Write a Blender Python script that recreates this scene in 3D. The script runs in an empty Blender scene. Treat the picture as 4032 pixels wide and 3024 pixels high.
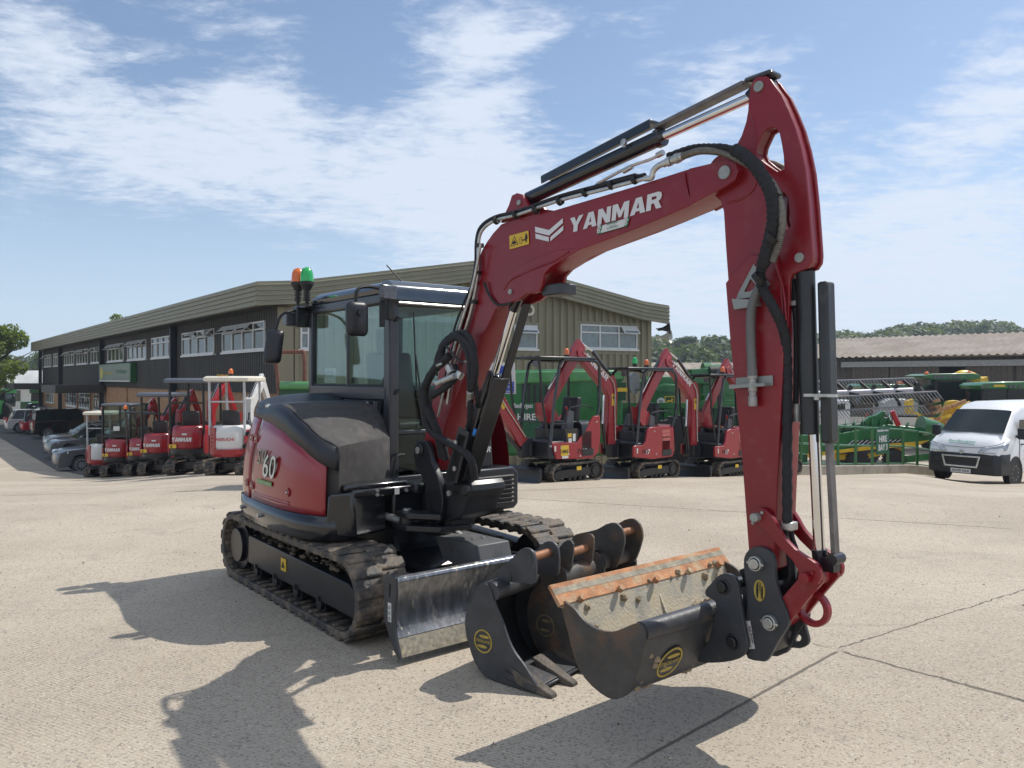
import bpy, bmesh, math, random
from mathutils import Vector, Matrix, noise
R = math.radians
random.seed(7)
SC = bpy.context.scene
COL = SC.collection
# ---------------------------------------------------------------- camera, sky, sun, exposure
F, CX, HY, CH = 3028.0, 2016.0, 1491.0, 1.8      # focal length and horizon of the photograph in its pixels, eye height in metres
cd = bpy.data.cameras.new('camera'); cam = bpy.data.objects.new('camera', cd); COL.objects.link(cam)
cam.location = (0, 0, CH); cam.rotation_euler = (R(90), 0, 0)
cd.sensor_width = 36; cd.lens = 36*F/4032; cd.shift_y = (HY-1512)/4032
cd.clip_start = .05; cd.clip_end = 3000
SC.camera = cam
SUN_EL, SUN_AZ = R(55), R(61)                    # azimuth measured from +Y (view direction) towards +X
sl = bpy.data.lights.new('sun', 'SUN'); sun = bpy.data.objects.new('sun', sl); COL.objects.link(sun)
sl.energy = 3.6; sl.angle = R(.53); sl.color = (1, .95, .87)
sd = Vector((math.sin(SUN_AZ)*math.cos(SUN_EL), math.cos(SUN_AZ)*math.cos(SUN_EL), math.sin(SUN_EL)))
sun.rotation_euler = sd.to_track_quat('Z', 'Y').to_euler()
SC.view_settings.view_transform = 'Standard'; SC.view_settings.look = 'None'
SC.view_settings.exposure = .33; SC.view_settings.gamma = 1
W = bpy.data.worlds.new('World'); SC.world = W; W.use_nodes = True
def build_sky():
    nt = W.node_tree; N = nt.nodes; L = nt.links
    bg = N['Background']; bg.inputs['Strength'].default_value = .105
    sky = N.new('ShaderNodeTexSky'); sky.sky_type = 'NISHITA'; sky.sun_disc = False
    sky.sun_elevation = SUN_EL; sky.sun_rotation = SUN_AZ
    sky.air_density = 1.0; sky.dust_density = .7; sky.ozone_density = 2.2; sky.altitude = 50
    tc = N.new('ShaderNodeTexCoord'); sep = N.new('ShaderNodeSeparateXYZ'); L.new(tc.outputs['Generated'], sep.inputs[0])
    def m(op, a, b=None, c=None, clamp=False):
        n = N.new('ShaderNodeMath'); n.operation = op; n.use_clamp = clamp
        for i, v in enumerate((a, b, c)):
            if v is None: continue
            if isinstance(v, (int, float)): n.inputs[i].default_value = v
            else: L.new(v, n.inputs[i])
        return n.outputs[0]
    z = m('MAXIMUM', sep.outputs[2], .0)
    zz = m('ADD', z, .10)
    cb = N.new('ShaderNodeCombineXYZ'); L.new(m('DIVIDE', sep.outputs[0], zz), cb.inputs[0]); L.new(m('DIVIDE', sep.outputs[1], zz), cb.inputs[1])
    def noi(scale, det, rough, dist, stretch, rot, off):
        mp = N.new('ShaderNodeMapping'); L.new(cb.outputs[0], mp.inputs[0]); mp.inputs['Rotation'].default_value = (0, 0, rot)
        mp.inputs['Scale'].default_value = stretch; mp.inputs['Location'].default_value = off
        n = N.new('ShaderNodeTexNoise'); L.new(mp.outputs[0], n.inputs['Vector']); n.inputs['Scale'].default_value = scale
        n.inputs['Detail'].default_value = det; n.inputs['Roughness'].default_value = rough; n.inputs['Distortion'].default_value = dist
        return n.outputs[0]
    big = noi(.55, 3, .5, .3, (1, 1, 1), .3, (3.4, 1.9, 0))
    med = noi(3.0, 11, .66, .45, (1, 1.3, 1), -.5, (.6, 2.1, 0))
    fine = noi(11, 9, .66, .3, (1, 1.7, 1), -.6, (0, .3, 0))
    s = m('ADD', m('MULTIPLY', big, .65), m('ADD', m('MULTIPLY', med, 1.0), m('MULTIPLY', fine, .62)))
    # broad banks of cloud, each a soft lobe in the sky: (sideways, upwards, half width, half height, strength)
    u = m('DIVIDE', sep.outputs[0], m('MAXIMUM', m('ABSOLUTE', sep.outputs[1]), .15)); v = m('DIVIDE', sep.outputs[2], m('MAXIMUM', m('ABSOLUTE', sep.outputs[1]), .15))
    for (a, b_, c, d, e) in ((-.47, .31, .26, .10, .46), (-.64, .46, .16, .08, .42), (-.05, .42, .09, .12, .42), (-.10, .24, .26, .075, .46), (.02, .16, .16, .06, .34), (.29, .36, .10, .05, .30), (.19, .30, .10, .03, .30), (.58, .20, .24, .12, .44), (.66, .38, .12, .08, .38), (.42, .13, .3, .05, .24),
                            (.34, .42, .09, .03, .30), (.50, .33, .12, .03, .26), (.12, .46, .10, .03, .22), (-.30, .46, .10, .04, .2), (-.33, .37, .10, .04, .28), (-.22, .40, .07, .09, -.26), (-.50, .15, .20, .05, -.20), (.10, .38, .05, .1, -.2), (.45, .36, .1, .1, -.08), (-.05, .05, .6, .05, .18), (.35, .10, .3, .07, .2), (-.48, .40, .08, .02, -.2)):
        g = m('ADD', m('POWER', m('ABSOLUTE', m('DIVIDE', m('SUBTRACT', u, a), c)), 2), m('POWER', m('ABSOLUTE', m('DIVIDE', m('SUBTRACT', v, b_), d)), 2))
        s = m('ADD', s, m('MULTIPLY', m('EXPONENT', m('MULTIPLY', g, -1)), e))
    def sm(v_, a, b_, o):
        n = N.new('ShaderNodeMapRange'); n.interpolation_type = 'SMOOTHSTEP'; L.new(v_, n.inputs[0]); n.inputs[1].default_value = a; n.inputs[2].default_value = b_; n.inputs[4].default_value = o; return n.outputs[0]
    s = m('ADD', s, m('ADD', sm(sep.outputs[2], .52, .75, .34), sm(m('MULTIPLY', sep.outputs[1], -1), .05, .4, .34)))   # unseen cloud added overhead and behind the camera to raise the fill light
    mr = N.new('ShaderNodeMapRange'); mr.interpolation_type = 'SMOOTHSTEP'; L.new(s, mr.inputs[0])
    mr.inputs[1].default_value = 1.22; mr.inputs[2].default_value = 1.66; mr.inputs[3].default_value = 0; mr.inputs[4].default_value = .92
    hz = N.new('ShaderNodeMapRange'); L.new(z, hz.inputs[0]); hz.inputs[1].default_value = 0; hz.inputs[2].default_value = .26; hz.inputs[3].default_value = .85; hz.inputs[4].default_value = .06
    veil = N.new('ShaderNodeMixRGB'); L.new(hz.outputs[0], veil.inputs[0]); L.new(sky.outputs[0], veil.inputs[1]); veil.inputs[2].default_value = (4.7, 5.9, 7.5, 1)
    mix = N.new('ShaderNodeMixRGB'); L.new(mr.outputs[0], mix.inputs[0]); L.new(veil.outputs[0], mix.inputs[1]); mix.inputs[2].default_value = (5.9, 6.5, 7.5, 1)
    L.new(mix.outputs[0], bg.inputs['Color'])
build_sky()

# ---------------------------------------------------------------- naming and linking
def tag(o, label=None, cat=None, group=None, kind=None):
    if label: o['label'] = label
    if cat: o['category'] = cat
    if group: o['group'] = group
    if kind: o['kind'] = kind
    return o
def thing(name, label, cat, loc=(0, 0, 0), rz=0, group=None):
    o = bpy.data.objects.new(name, None); COL.objects.link(o); o.empty_display_size = .2
    o.location = loc; o.rotation_euler = (0, 0, rz)
    return tag(o, label, cat, group)
def kids(o): return [c for c in bpy.data.objects if c.parent == o]
def copy_tree(o, parent=None):
    c = o.copy(); COL.objects.link(c); c.parent = parent
    for k in kids(o): copy_tree(k, c)
    return c

# ---------------------------------------------------------------- materials
MATS = {}
def mat(name, col, rough=.5, metal=0., var=.15, vs=6., col2=None, c2lo=.52, c2hi=.66, c2s=3., bump=0., bs=60., coat=0., spec=.5, rvar=.0, stretch=(1, 1, 1)):
    if name in MATS: return MATS[name]
    m = bpy.data.materials.new(name); m.use_nodes = True; nt = m.node_tree; N = nt.nodes; L = nt.links
    b = N['Principled BSDF']; b.inputs['Roughness'].default_value = rough; b.inputs['Metallic'].default_value = metal
    b.inputs['Coat Weight'].default_value = coat; b.inputs['Coat Roughness'].default_value = .06
    b.inputs['Specular IOR Level'].default_value = spec
    tc = N.new('ShaderNodeTexCoord'); src = tc.outputs['Object']
    if stretch != (1, 1, 1):
        mp = N.new('ShaderNodeMapping'); mp.inputs['Scale'].default_value = stretch; L.new(src, mp.inputs[0]); src = mp.outputs[0]
    n = N.new('ShaderNodeTexNoise'); n.inputs['Scale'].default_value = vs; n.inputs['Detail'].default_value = 6; L.new(src, n.inputs['Vector'])
    r = N.new('ShaderNodeValToRGB'); L.new(n.outputs[0], r.inputs[0])
    e = r.color_ramp.elements; e[0].position = .3; e[1].position = .72
    e[0].color = [c*(1-var) for c in col[:3]]+[1]; e[1].color = [min(1, c*(1+var)) for c in col[:3]]+[1]
    out = r.outputs[0]
    if col2:
        n2 = N.new('ShaderNodeTexNoise'); n2.inputs['Scale'].default_value = c2s; n2.inputs['Detail'].default_value = 9; n2.inputs['Roughness'].default_value = .65; L.new(src, n2.inputs['Vector'])
        mr = N.new('ShaderNodeMapRange'); L.new(n2.outputs[0], mr.inputs[0]); mr.inputs[1].default_value = c2lo; mr.inputs[2].default_value = c2hi
        mx = N.new('ShaderNodeMixRGB'); L.new(mr.outputs[0], mx.inputs[0]); L.new(out, mx.inputs[1]); mx.inputs[2].default_value = (*col2, 1); out = mx.outputs[0]
        if rvar:
            ra = N.new('ShaderNodeMapRange'); L.new(mr.outputs[0], ra.inputs[0]); ra.inputs[3].default_value = rough; ra.inputs[4].default_value = min(1, rough+rvar); L.new(ra.outputs[0], b.inputs['Roughness'])
    L.new(out, b.inputs['Base Color'])
    if bump:
        n3 = N.new('ShaderNodeTexNoise'); n3.inputs['Scale'].default_value = bs; n3.inputs['Detail'].default_value = 4; L.new(src, n3.inputs['Vector'])
        bp = N.new('ShaderNodeBump'); bp.inputs['Strength'].default_value = bump; bp.inputs['Distance'].default_value = .01; L.new(n3.outputs[0], bp.inputs['Height']); L.new(bp.outputs[0], b.inputs['Normal'])
    MATS[name] = m; return m
def glass(name, tint, ior_mix=.09, dark=None):
    m = bpy.data.materials.new(name); m.use_nodes = True; nt = m.node_tree; N = nt.nodes; L = nt.links; N.clear()
    o = N.new('ShaderNodeOutputMaterial'); t = N.new('ShaderNodeBsdfTransparent'); t.inputs[0].default_value = (*tint, 1)
    g = N.new('ShaderNodeBsdfGlossy'); g.inputs['Roughness'].default_value = .02; g.inputs[0].default_value = (.95, 1, .97, 1)
    fr = N.new('ShaderNodeFresnel'); fr.inputs[0].default_value = 1.5
    ad = N.new('ShaderNodeMath'); ad.operation = 'MULTIPLY'; ad.use_clamp = True; L.new(fr.outputs[0], ad.inputs[0]); ad.inputs[1].default_value = .4
    mx = N.new('ShaderNodeMixShader'); L.new(ad.outputs[0], mx.inputs[0]); L.new(t.outputs[0], mx.inputs[1]); L.new(g.outputs[0], mx.inputs[2]); L.new(mx.outputs[0], o.inputs[0])
    MATS[name] = m; return m
RED = mat('red paint', (.20, .004, .010), .36, var=.10, vs=2, col2=(.23, .060, .050), c2lo=.55, c2hi=.85, c2s=11, coat=.12, rvar=.3)
REDG = mat('glossy red panel', (.24, .006, .012), .3, var=.05, vs=2, coat=.6)
REDM = mat('light machine red', (.28, .007, .015), .32, var=.08, coat=.4)
BLK = mat('black machine paint', (.012, .013, .016), .32, var=.3, col2=(.05, .045, .038), c2lo=.62, c2hi=.85, c2s=9, rvar=.3)
BLKG = mat('glossy black', (.010, .011, .014), .16, var=.1, coat=.4)
PLA = mat('black plastic', (.011, .012, .017), .40, var=.2, bump=.15, bs=200)
CABM = mat('cab frame paint', (.022, .023, .03), .3, var=.1, coat=.2)
GREYM = mat('matt grey cover', (.052, .048, .046), .72, var=.25, vs=14, bump=.5, bs=320, col2=(.10, .09, .08), c2lo=.55, c2hi=.75, c2s=5)
HOSE = mat('hose sleeve', (.012, .012, .015), .75, var=.3, vs=40, bump=.5, bs=90)
RUB = mat('rubber', (.022, .021, .022), .6, var=.3, vs=10, bump=.3, bs=50)
TRACKM = mat('track rubber', (.042, .039, .036), .58, var=.3, vs=14, col2=(.22, .17, .12), c2lo=.44, c2hi=.68, c2s=9, bump=.8, bs=40, rvar=.3)
MUD = mat('dried mud', (.30, .235, .155), .95, var=.3, vs=30, bump=1, bs=80)
CHR = mat('chrome rod', (.72, .71, .70), .12, 1., var=.05)
STEEL = mat('zinc steel', (.50, .50, .47), .38, .8, var=.2, vs=20)
PIN = mat('pin cap', (.33, .34, .31), .5, .5, var=.15, vs=30)
DST = mat('dark bucket steel', (.055, .057, .062), .46, .25, var=.3, vs=8, col2=(.16, .095, .05), c2lo=.60, c2hi=.85, c2s=6, bump=.25, bs=25, rvar=.35)
DST2 = mat('rusty bucket steel', (.065, .060, .055), .55, .2, var=.3, vs=8, col2=(.21, .105, .045), c2lo=.5, c2hi=.80, c2s=6, bump=.35, bs=25, rvar=.3)
CLEANST = mat('charcoal coupler paint', (.042, .045, .05), .4, .1, var=.2, vs=9, col2=(.12, .11, .09), c2lo=.64, c2hi=.8, c2s=8, rvar=.3)
WORN = mat('worn bucket inside', (.47, .43, .35), .5, .25, var=.25, vs=9, col2=(.42, .34, .20), c2lo=.40, c2hi=.78, c2s=9, bump=.4, bs=60, rvar=.5)
RUST = mat('fresh rust', (.40, .185, .085), .8, .1, var=.3, vs=12, col2=(.42, .34, .22), c2lo=.48, c2hi=.66, c2s=8, bump=.4, bs=80)
YEL = mat('yellow sticker', (.62, .40, .03), .5, var=.05)
GOLD = mat('maker badge yellow', (.42, .30, .05), .5, var=.2, vs=30)
WHT = mat('white lettering', (.62, .62, .62), .5, var=.04)
WSTK = mat('white sticker', (.6, .6, .58), .5, var=.05)
INK = mat('black ink', (.012, .012, .012), .6, var=.1)
GRNS = mat('green ink', (.03, .16, .07), .5, var=.1)
GREEN = mat('farm green paint', (.012, .12, .028), .35, var=.15, vs=3, coat=.3, col2=(.04, .13, .05), c2lo=.6, c2hi=.8)
GREEND = mat('dark green steel', (.006, .055, .022), .45, var=.2, vs=3)
FYEL = mat('farm yellow paint', (.62, .40, .02), .4, var=.2, vs=4, col2=(.25, .17, .06), c2lo=.55, c2hi=.7, c2s=3)
GL = glass('cab glass', (.80, .86, .845), .0)
GLD = mat('dark glass', (.010, .016, .018), .07, var=.2, spec=.4)
GLW = mat('window glass', (.030, .048, .032), .05, var=.6, vs=1.2, spec=.7)
SEAT = mat('seat vinyl', (.016, .016, .018), .55, var=.2)
def emis(name, col, e):
    m = mat(name, col, .2, coat=.5); b = m.node_tree.nodes['Principled BSDF']; b.inputs['Transmission Weight'].default_value = .35
    return m
ORL = emis('orange lens', (.9, .18, .01), 0); GRL = emis('green lens', (.01, .55, .12), 0); RDL = emis('red lens', (.5, .01, .01), 0)

# ---------------------------------------------------------------- mesh builder
def poly2mesh(outlines, depth, bevel=0., res=2):
    cu = bpy.data.curves.new('c', 'CURVE'); cu.dimensions = '2D'; cu.fill_mode = 'BOTH'; cu.extrude = max(0, depth/2-bevel); cu.bevel_depth = bevel; cu.bevel_resolution = res
    for o in outlines:
        s = cu.splines.new('POLY'); s.points.add(len(o)-1); s.use_cyclic_u = True
        for i, p in enumerate(o): s.points[i].co = (p[0], p[1], 0, 1)
    ob = bpy.data.objects.new('c', cu); COL.objects.link(ob); bpy.context.view_layer.update()
    me = bpy.data.meshes.new_from_object(ob.evaluated_get(bpy.context.evaluated_depsgraph_get()))
    bpy.data.objects.remove(ob); bpy.data.curves.remove(cu); return me
TXT = {}
def textmesh(s, depth=.0, bold=.0, shear=.0):
    k = (s, depth, bold, shear)
    if k in TXT: return TXT[k]
    cu = bpy.data.curves.new('t', 'FONT'); cu.body = s; cu.size = 1; cu.extrude = depth/2; cu.offset = bold; cu.shear = shear; cu.resolution_u = 2
    ob = bpy.data.objects.new('t', cu); COL.objects.link(ob); bpy.context.view_layer.update()
    me = bpy.data.meshes.new_from_object(ob.evaluated_get(bpy.context.evaluated_depsgraph_get()))
    bpy.data.objects.remove(ob); bpy.data.curves.remove(cu)
    xs = [v.co.x for v in me.vertices]; ys = [v.co.y for v in me.vertices]
    TXT[k] = (me, min(xs), max(xs), min(ys), max(ys)); return TXT[k]
def frame(o, x, y):
    x = Vector(x).normalized(); y = Vector(y); y = (y-x*y.dot(x)).normalized(); z = x.cross(y)
    M = Matrix((x, y, z)).transposed().to_4x4(); M.translation = Vector(o); return M
def catmull(P, n=6):
    P = [Vector(p) for p in P]
    if len(P) < 3: return P
    Q = [P[0]*2-P[1]]+P+[P[-1]*2-P[-2]]; out = []
    for i in range(1, len(Q)-2):
        a, b, c, d = Q[i-1:i+3]
        for k in range(n):
            t = k/n; out.append(.5*((2*b)+(c-a)*t+(2*a-5*b+4*c-d)*t*t+(3*b-a-3*c+d)*t**3))
    out.append(P[-1]); return out
class MB:
    def __init__(s): s.bm = bmesh.new()
    def vs(s, pts): return [s.bm.verts.new(p) for p in pts]
    def face(s, pts):
        try: return s.bm.faces.new(s.vs(pts))
        except ValueError: return None
    def hexa(s, p):   # 8 points, bottom 4 then top 4, each counter-clockwise
        v = s.vs(p)
        for q in ((3, 2, 1, 0), (4, 5, 6, 7), (0, 1, 5, 4), (1, 2, 6, 5), (2, 3, 7, 6), (3, 0, 4, 7)): s.bm.faces.new([v[i] for i in q])
        return s
    def box(s, c, d, M=None):
        x, y, z = [k/2 for k in d]
        p = [Vector((i*x, j*y, k*z)) for k in (-1, 1) for i, j in ((-1, -1), (1, -1), (1, 1), (-1, 1))]
        if M is not None: p = [M @ q for q in p]
        c = Vector(c); return s.hexa([q+c for q in p])
    def b2(s, a, b): return s.box([(i+j)/2 for i, j in zip(a, b)], [abs(i-j) for i, j in zip(a, b)])
    def beam(s, a, b, w, h, up=(0, 0, 1)):
        a, b = Vector(a), Vector(b); x = (b-a); L = x.length
        M = frame((a+b)/2, x, up if abs(x.normalized().dot(Vector(up))) < .98 else (0, 1, 0))
        X, Y, Z = L/2, h/2, w/2
        p = [M @ Vector((i*X, j*Y, k*Z)) for k in (-1, 1) for i, j in ((-1, -1), (1, -1), (1, 1), (-1, 1))]
        return s.hexa(p)
    def tube(s, path, r, n=10, cap=True, smooth=0):
        P = [Vector(p) for p in path]
        if smooth: P = catmull(P, smooth)
        if not isinstance(r, (list, tuple)): r = [r]*len(P)
        elif len(r) != len(P): r = [r[0]+(r[-1]-r[0])*i/(len(P)-1) for i in range(len(P))]
        t0 = (P[1]-P[0]).normalized(); u = t0.orthogonal().normalized(); rings = []
        for i, p in enumerate(P):
            t = (P[min(i+1, len(P)-1)]-P[max(i-1, 0)]).normalized()
            u = (u-t*u.dot(t)).normalized(); v = t.cross(u)
            rings.append(s.vs([p+(u*math.cos(a)+v*math.sin(a))*r[i] for a in [2*math.pi*k/n for k in range(n)]]))
        for a, b in zip(rings, rings[1:]):
            for k in range(n): s.bm.faces.new((a[k], a[(k+1) % n], b[(k+1) % n], b[k]))
        if cap:
            s.bm.faces.new(rings[0][::-1]); s.bm.faces.new(rings[-1])
        return s
    def cyl(s, a, b, r, r2=None, n=16): return s.tube([a, b], [r, r if r2 is None else r2], n)
    def ring(s, a, b, r, ri, n=20):
        a, b = Vector(a), Vector(b); t = (b-a).normalized(); u = t.orthogonal().normalized(); v = t.cross(u)
        cs = [u*math.cos(2*math.pi*k/n)+v*math.sin(2*math.pi*k/n) for k in range(n)]
        A, B, C, D = (s.vs([p+c*q for c in cs]) for p, q in ((a, r), (b, r), (b, ri), (a, ri)))
        for P, Q in ((A, B), (B, C), (C, D), (D, A)):
            for k in range(n): s.bm.faces.new((P[k], P[(k+1) % n], Q[(k+1) % n], Q[k]))
        return s
    def prism(s, poly, a, b, ax='y'):   # poly (u,v) swept along axis from a to b; ax y: (u,t,v); x: (t,u,v); z: (u,v,t)
        f = {'y': lambda u, v, t: (u, t, v), 'x': lambda u, v, t: (t, u, v), 'z': lambda u, v, t: (u, v, t)}[ax]
        A = s.vs([f(u, v, a) for u, v in poly]); B = s.vs([f(u, v, b) for u, v in poly]); n = len(poly)
        for k in range(n): s.bm.faces.new((A[k], A[(k+1) % n], B[(k+1) % n], B[k]))
        s.bm.faces.new(A[::-1]); s.bm.faces.new(B); return s
    def strip(s, poly, a, b, ax='y'):   # open profile swept, no caps (sheet)
        f = {'y': lambda u, v, t: (u, t, v), 'x': lambda u, v, t: (t, u, v), 'z': lambda u, v, t: (u, v, t)}[ax]
        A = s.vs([f(u, v, a) for u, v in poly]); B = s.vs([f(u, v, b) for u, v in poly])
        for k in range(len(poly)-1): s.bm.faces.new((A[k], A[k+1], B[k+1], B[k]))
        return s
    def mesh(s, me, M, sx=1, sy=1):
        b = bmesh.new(); b.from_mesh(me)
        bmesh.ops.transform(b, matrix=M @ Matrix.Diagonal((sx, sy, 1, 1)), verts=b.verts)
        t = bpy.data.meshes.new('t'); b.to_mesh(t); b.free(); s.bm.from_mesh(t); bpy.data.meshes.remove(t); return s
    def plate(s, outlines, y0, y1, bevel=.004, ax='y'):  # outlines in (u,v), may hold holes
        me = poly2mesh(outlines, abs(y1-y0), bevel)
        c = (y0+y1)/2
        M = {'y': frame((0, c, 0), (1, 0, 0), (0, 0, 1)), 'x': frame((c, 0, 0), (0, 1, 0), (0, 0, 1)), 'z': Matrix.Translation((0, 0, c))}[ax]
        s.mesh(me, M); bpy.data.meshes.remove(me); return s
    def text(s, t, o, x, y, h=None, w=None, depth=.002, bold=.0, shear=0.):
        me, x0, x1, y0, y1 = textmesh(t, 0, bold, shear)
        sy = (h or 1)/(y1-y0) if h else None; sx = w/(x1-x0) if w else sy; sy = sy or sx
        M = frame(o, x, y)
        b = M @ Matrix.Diagonal((sx, sy, 1, 1)) @ Matrix.Translation((-x0, -y0, 0))
        s.mesh(me, b); return s
    def loft(s, rings, closed=True, cap=True):
        V = [s.vs(r) for r in rings]; n = len(V[0])
        for a, b in zip(V, V[1:]):
            for k in range(n if closed else n-1):
                try: s.bm.faces.new((a[k], a[(k+1) % n], b[(k+1) % n], b[k]))
                except ValueError: pass
        if cap and closed: s.bm.faces.new(V[0][::-1]); s.bm.faces.new(V[-1])
        return s
    def build(s, name, m, parent=None, bevel=0., smooth=35, label=None, seg=2, fixn=True):
        if fixn: bmesh.ops.recalc_face_normals(s.bm, faces=s.bm.faces)
        me = bpy.data.meshes.new(name); s.bm.to_mesh(me); s.bm.free()
        for k in (m if isinstance(m, (list, tuple)) else [m]): me.materials.append(k)
        if smooth: me.shade_smooth(); me.set_sharp_from_angle(angle=R(smooth))
        o = bpy.data.objects.new(name, me); COL.objects.link(o); o.parent = parent
        if bevel:
            b = o.modifiers.new('bevel', 'BEVEL'); b.width = bevel; b.segments = seg; b.limit_method = 'ANGLE'; b.angle_limit = R(40); b.harden_normals = False
        if label: o['label'] = label
        return o
def arc(cx, cy, r, a0, a1, n=8, ry=None):
    return [(cx+r*math.cos(R(a0+(a1-a0)*i/n)), cy+(ry or r)*math.sin(R(a0+(a1-a0)*i/n))) for i in range(n+1)]
def circ(cx, cy, r, n=16): return arc(cx, cy, r, 0, 360*(n-1)/n, n-1)
def oval(cx_, cz_, a, b, n=28): return [(cx_+a*math.cos(2*math.pi*k/n), cz_+b*math.sin(2*math.pi*k/n)) for k in range(n)]
def inset(P, d):
    n = len(P); A = sum(P[i][0]*P[(i+1) % n][1]-P[(i+1) % n][0]*P[i][1] for i in range(n)); sg = 1 if A > 0 else -1; out = []
    for i in range(n):
        a, b, c = Vector(P[i-1]), Vector(P[i]), Vector(P[(i+1) % n]); e1 = (b-a).normalized(); e2 = (c-b).normalized()
        m = Vector((-(e1.y+e2.y), e1.x+e2.x)); m = m.normalized() if m.length > 1e-6 else Vector((-e1.y, e1.x))
        out.append(tuple(b+m*d*sg))
    return out
def smoothpoly(P, n=3):
    out = []; N = len(P)
    for i in range(N):
        a, b, c, d = (Vector(P[(i+k) % N]) for k in (-1, 0, 1, 2))
        for k in range(n):
            t = k/n; out.append(tuple(.5*((2*b)+(c-a)*t+(2*a-5*b+4*c-d)*t*t+(3*b-a-3*c+d)*t**3)))
    return out
# heavy slanted capitals for the maker's name
GLY = {'Y': (1.08, [[(0, 1), (.37, 1), (.53, .66), (.74, 1), (1.1, 1), (.7, .42), (.7, 0), (.35, 0), (.35, .42)]]),
 'A': (1.06, [[(0, 0), (.34, 1), (.76, 1), (1.08, 0), (.72, 0), (.67, .17), (.4, .17), (.35, 0)], [(.45, .36), (.62, .36), (.54, .72)]]),
 'N': (1.02, [[(0, 0), (0, 1), (.33, 1), (.66, .52), (.66, 1), (.98, 1), (.98, 0), (.66, 0), (.32, .5), (.32, 0)]]),
 'M': (1.26, [[(0, 0), (0, 1), (.38, 1), (.61, .52), (.84, 1), (1.22, 1), (1.22, 0), (.9, 0), (.9, .56), (.7, .12), (.52, .12), (.32, .56), (.32, 0)]]),
 'R': (1.04, [[(0, 0), (0, 1), (.72, 1), (.93, .92), (1, .72), (.94, .52), (.8, .43), (1.04, 0), (.68, 0), (.5, .37), (.33, .37), (.33, 0)], [(.33, .6), (.6, .6), (.67, .69), (.6, .78), (.33, .78)]])}
def heavy(mb, word, o, x, y, h, w, shear=.14):
    outs = []; X = 0
    for ch in word:
        wd, pl = GLY[ch]; outs += [[(X+px+shear*py, py) for px, py in p] for p in pl]; X += wd+.07
    me = poly2mesh(outs, 0); mb.mesh(me, frame(o, x, y), w/X, h); bpy.data.meshes.remove(me)

class Frame:   # a vertical working frame: x forward at heading ph from the camera-facing direction, y to the machine's left
    def __init__(s, cx, cy, ph, z0=0.):
        s.c = (cx, cy); s.ph = ph; a = R(ph); s.f = (math.sin(a), -math.cos(a)); s.l = (math.cos(a), math.sin(a)); s.z0 = z0
        s.rz = a-math.pi/2
    def _t(s, px, py, ax, k):
        r = ((px-CX)/F, 1., (HY-py)/F); t = (k+s.c[0]*ax[0]+s.c[1]*ax[1])/(r[0]*ax[0]+r[1]*ax[1])
        X, Y = r[0]*t-s.c[0], t-s.c[1]; return (X*s.f[0]+Y*s.f[1], X*s.l[0]+Y*s.l[1], CH+r[2]*t-s.z0)
    def Y(s, px, py, y): p = s._t(px, py, s.l, y); return (p[0], p[2])
    def X(s, px, py, x): p = s._t(px, py, s.f, x); return (p[1], p[2])
    def thing(s, name, label, cat, group=None): return thing(name, label, cat, (s.c[0], s.c[1], s.z0), s.rz, group)
def lerp(tab, x):
    if x <= tab[0][0]: return tab[0][1]
    for (a, b), (c, d) in zip(tab, tab[1:]):
        if x <= c: return b+(d-b)*(x-a)/(c-a)
    return tab[-1][1]
def sst(a, b, x): t = min(1, max(0, (x-a)/(b-a))); return t*t*(3-2*t)
GP = [(12, 1945.2), (13, 1916), (14.3, 1893), (16, 1883), (18, 1872), (20, 1864), (22, 1858), (25, 1850), (28, 1842), (31, 1830)]
def zg(x, y):      # the yard is level near the camera and falls away behind the row of machines, more so to the left and right
    if y < 9: return 0.
    s = min(4600, max(-600, CX+F*x/y)); p = lerp(GP, y) if y > 12 else HY+F*CH/y
    p += (sst(850, 330, s)*32+sst(2950, 3300, s)*9+sst(3550, 3850, s)*38)*sst(10, 15, y)*(1-.5*sst(24, 40, y))
    z = CH-(p-HY)/F*y; return max(-2.1, z)*(1-sst(30, 38, y))-2.1*sst(30, 38, y)
def at(px, py, Y): return Vector(((px-CX)/F*Y, Y, CH+(HY-py)/F*Y))

def foliage(name, c, tr=.45):
    m = mat(name, c, .65, var=.35, vs=.6); nt = m.node_tree; N = nt.nodes; L = nt.links; b = N['Principled BSDF']; o = N['Material Output']
    t = N.new('ShaderNodeBsdfTranslucent'); t.inputs[0].default_value = (min(1, c[0]*1.9), min(1, c[1]*1.9), c[2]*.9, 1); mx = N.new('ShaderNodeMixShader'); mx.inputs[0].default_value = tr
    L.new(b.outputs[0], mx.inputs[1]); L.new(t.outputs[0], mx.inputs[2]); L.new(mx.outputs[0], o.inputs[0]); return m
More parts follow.
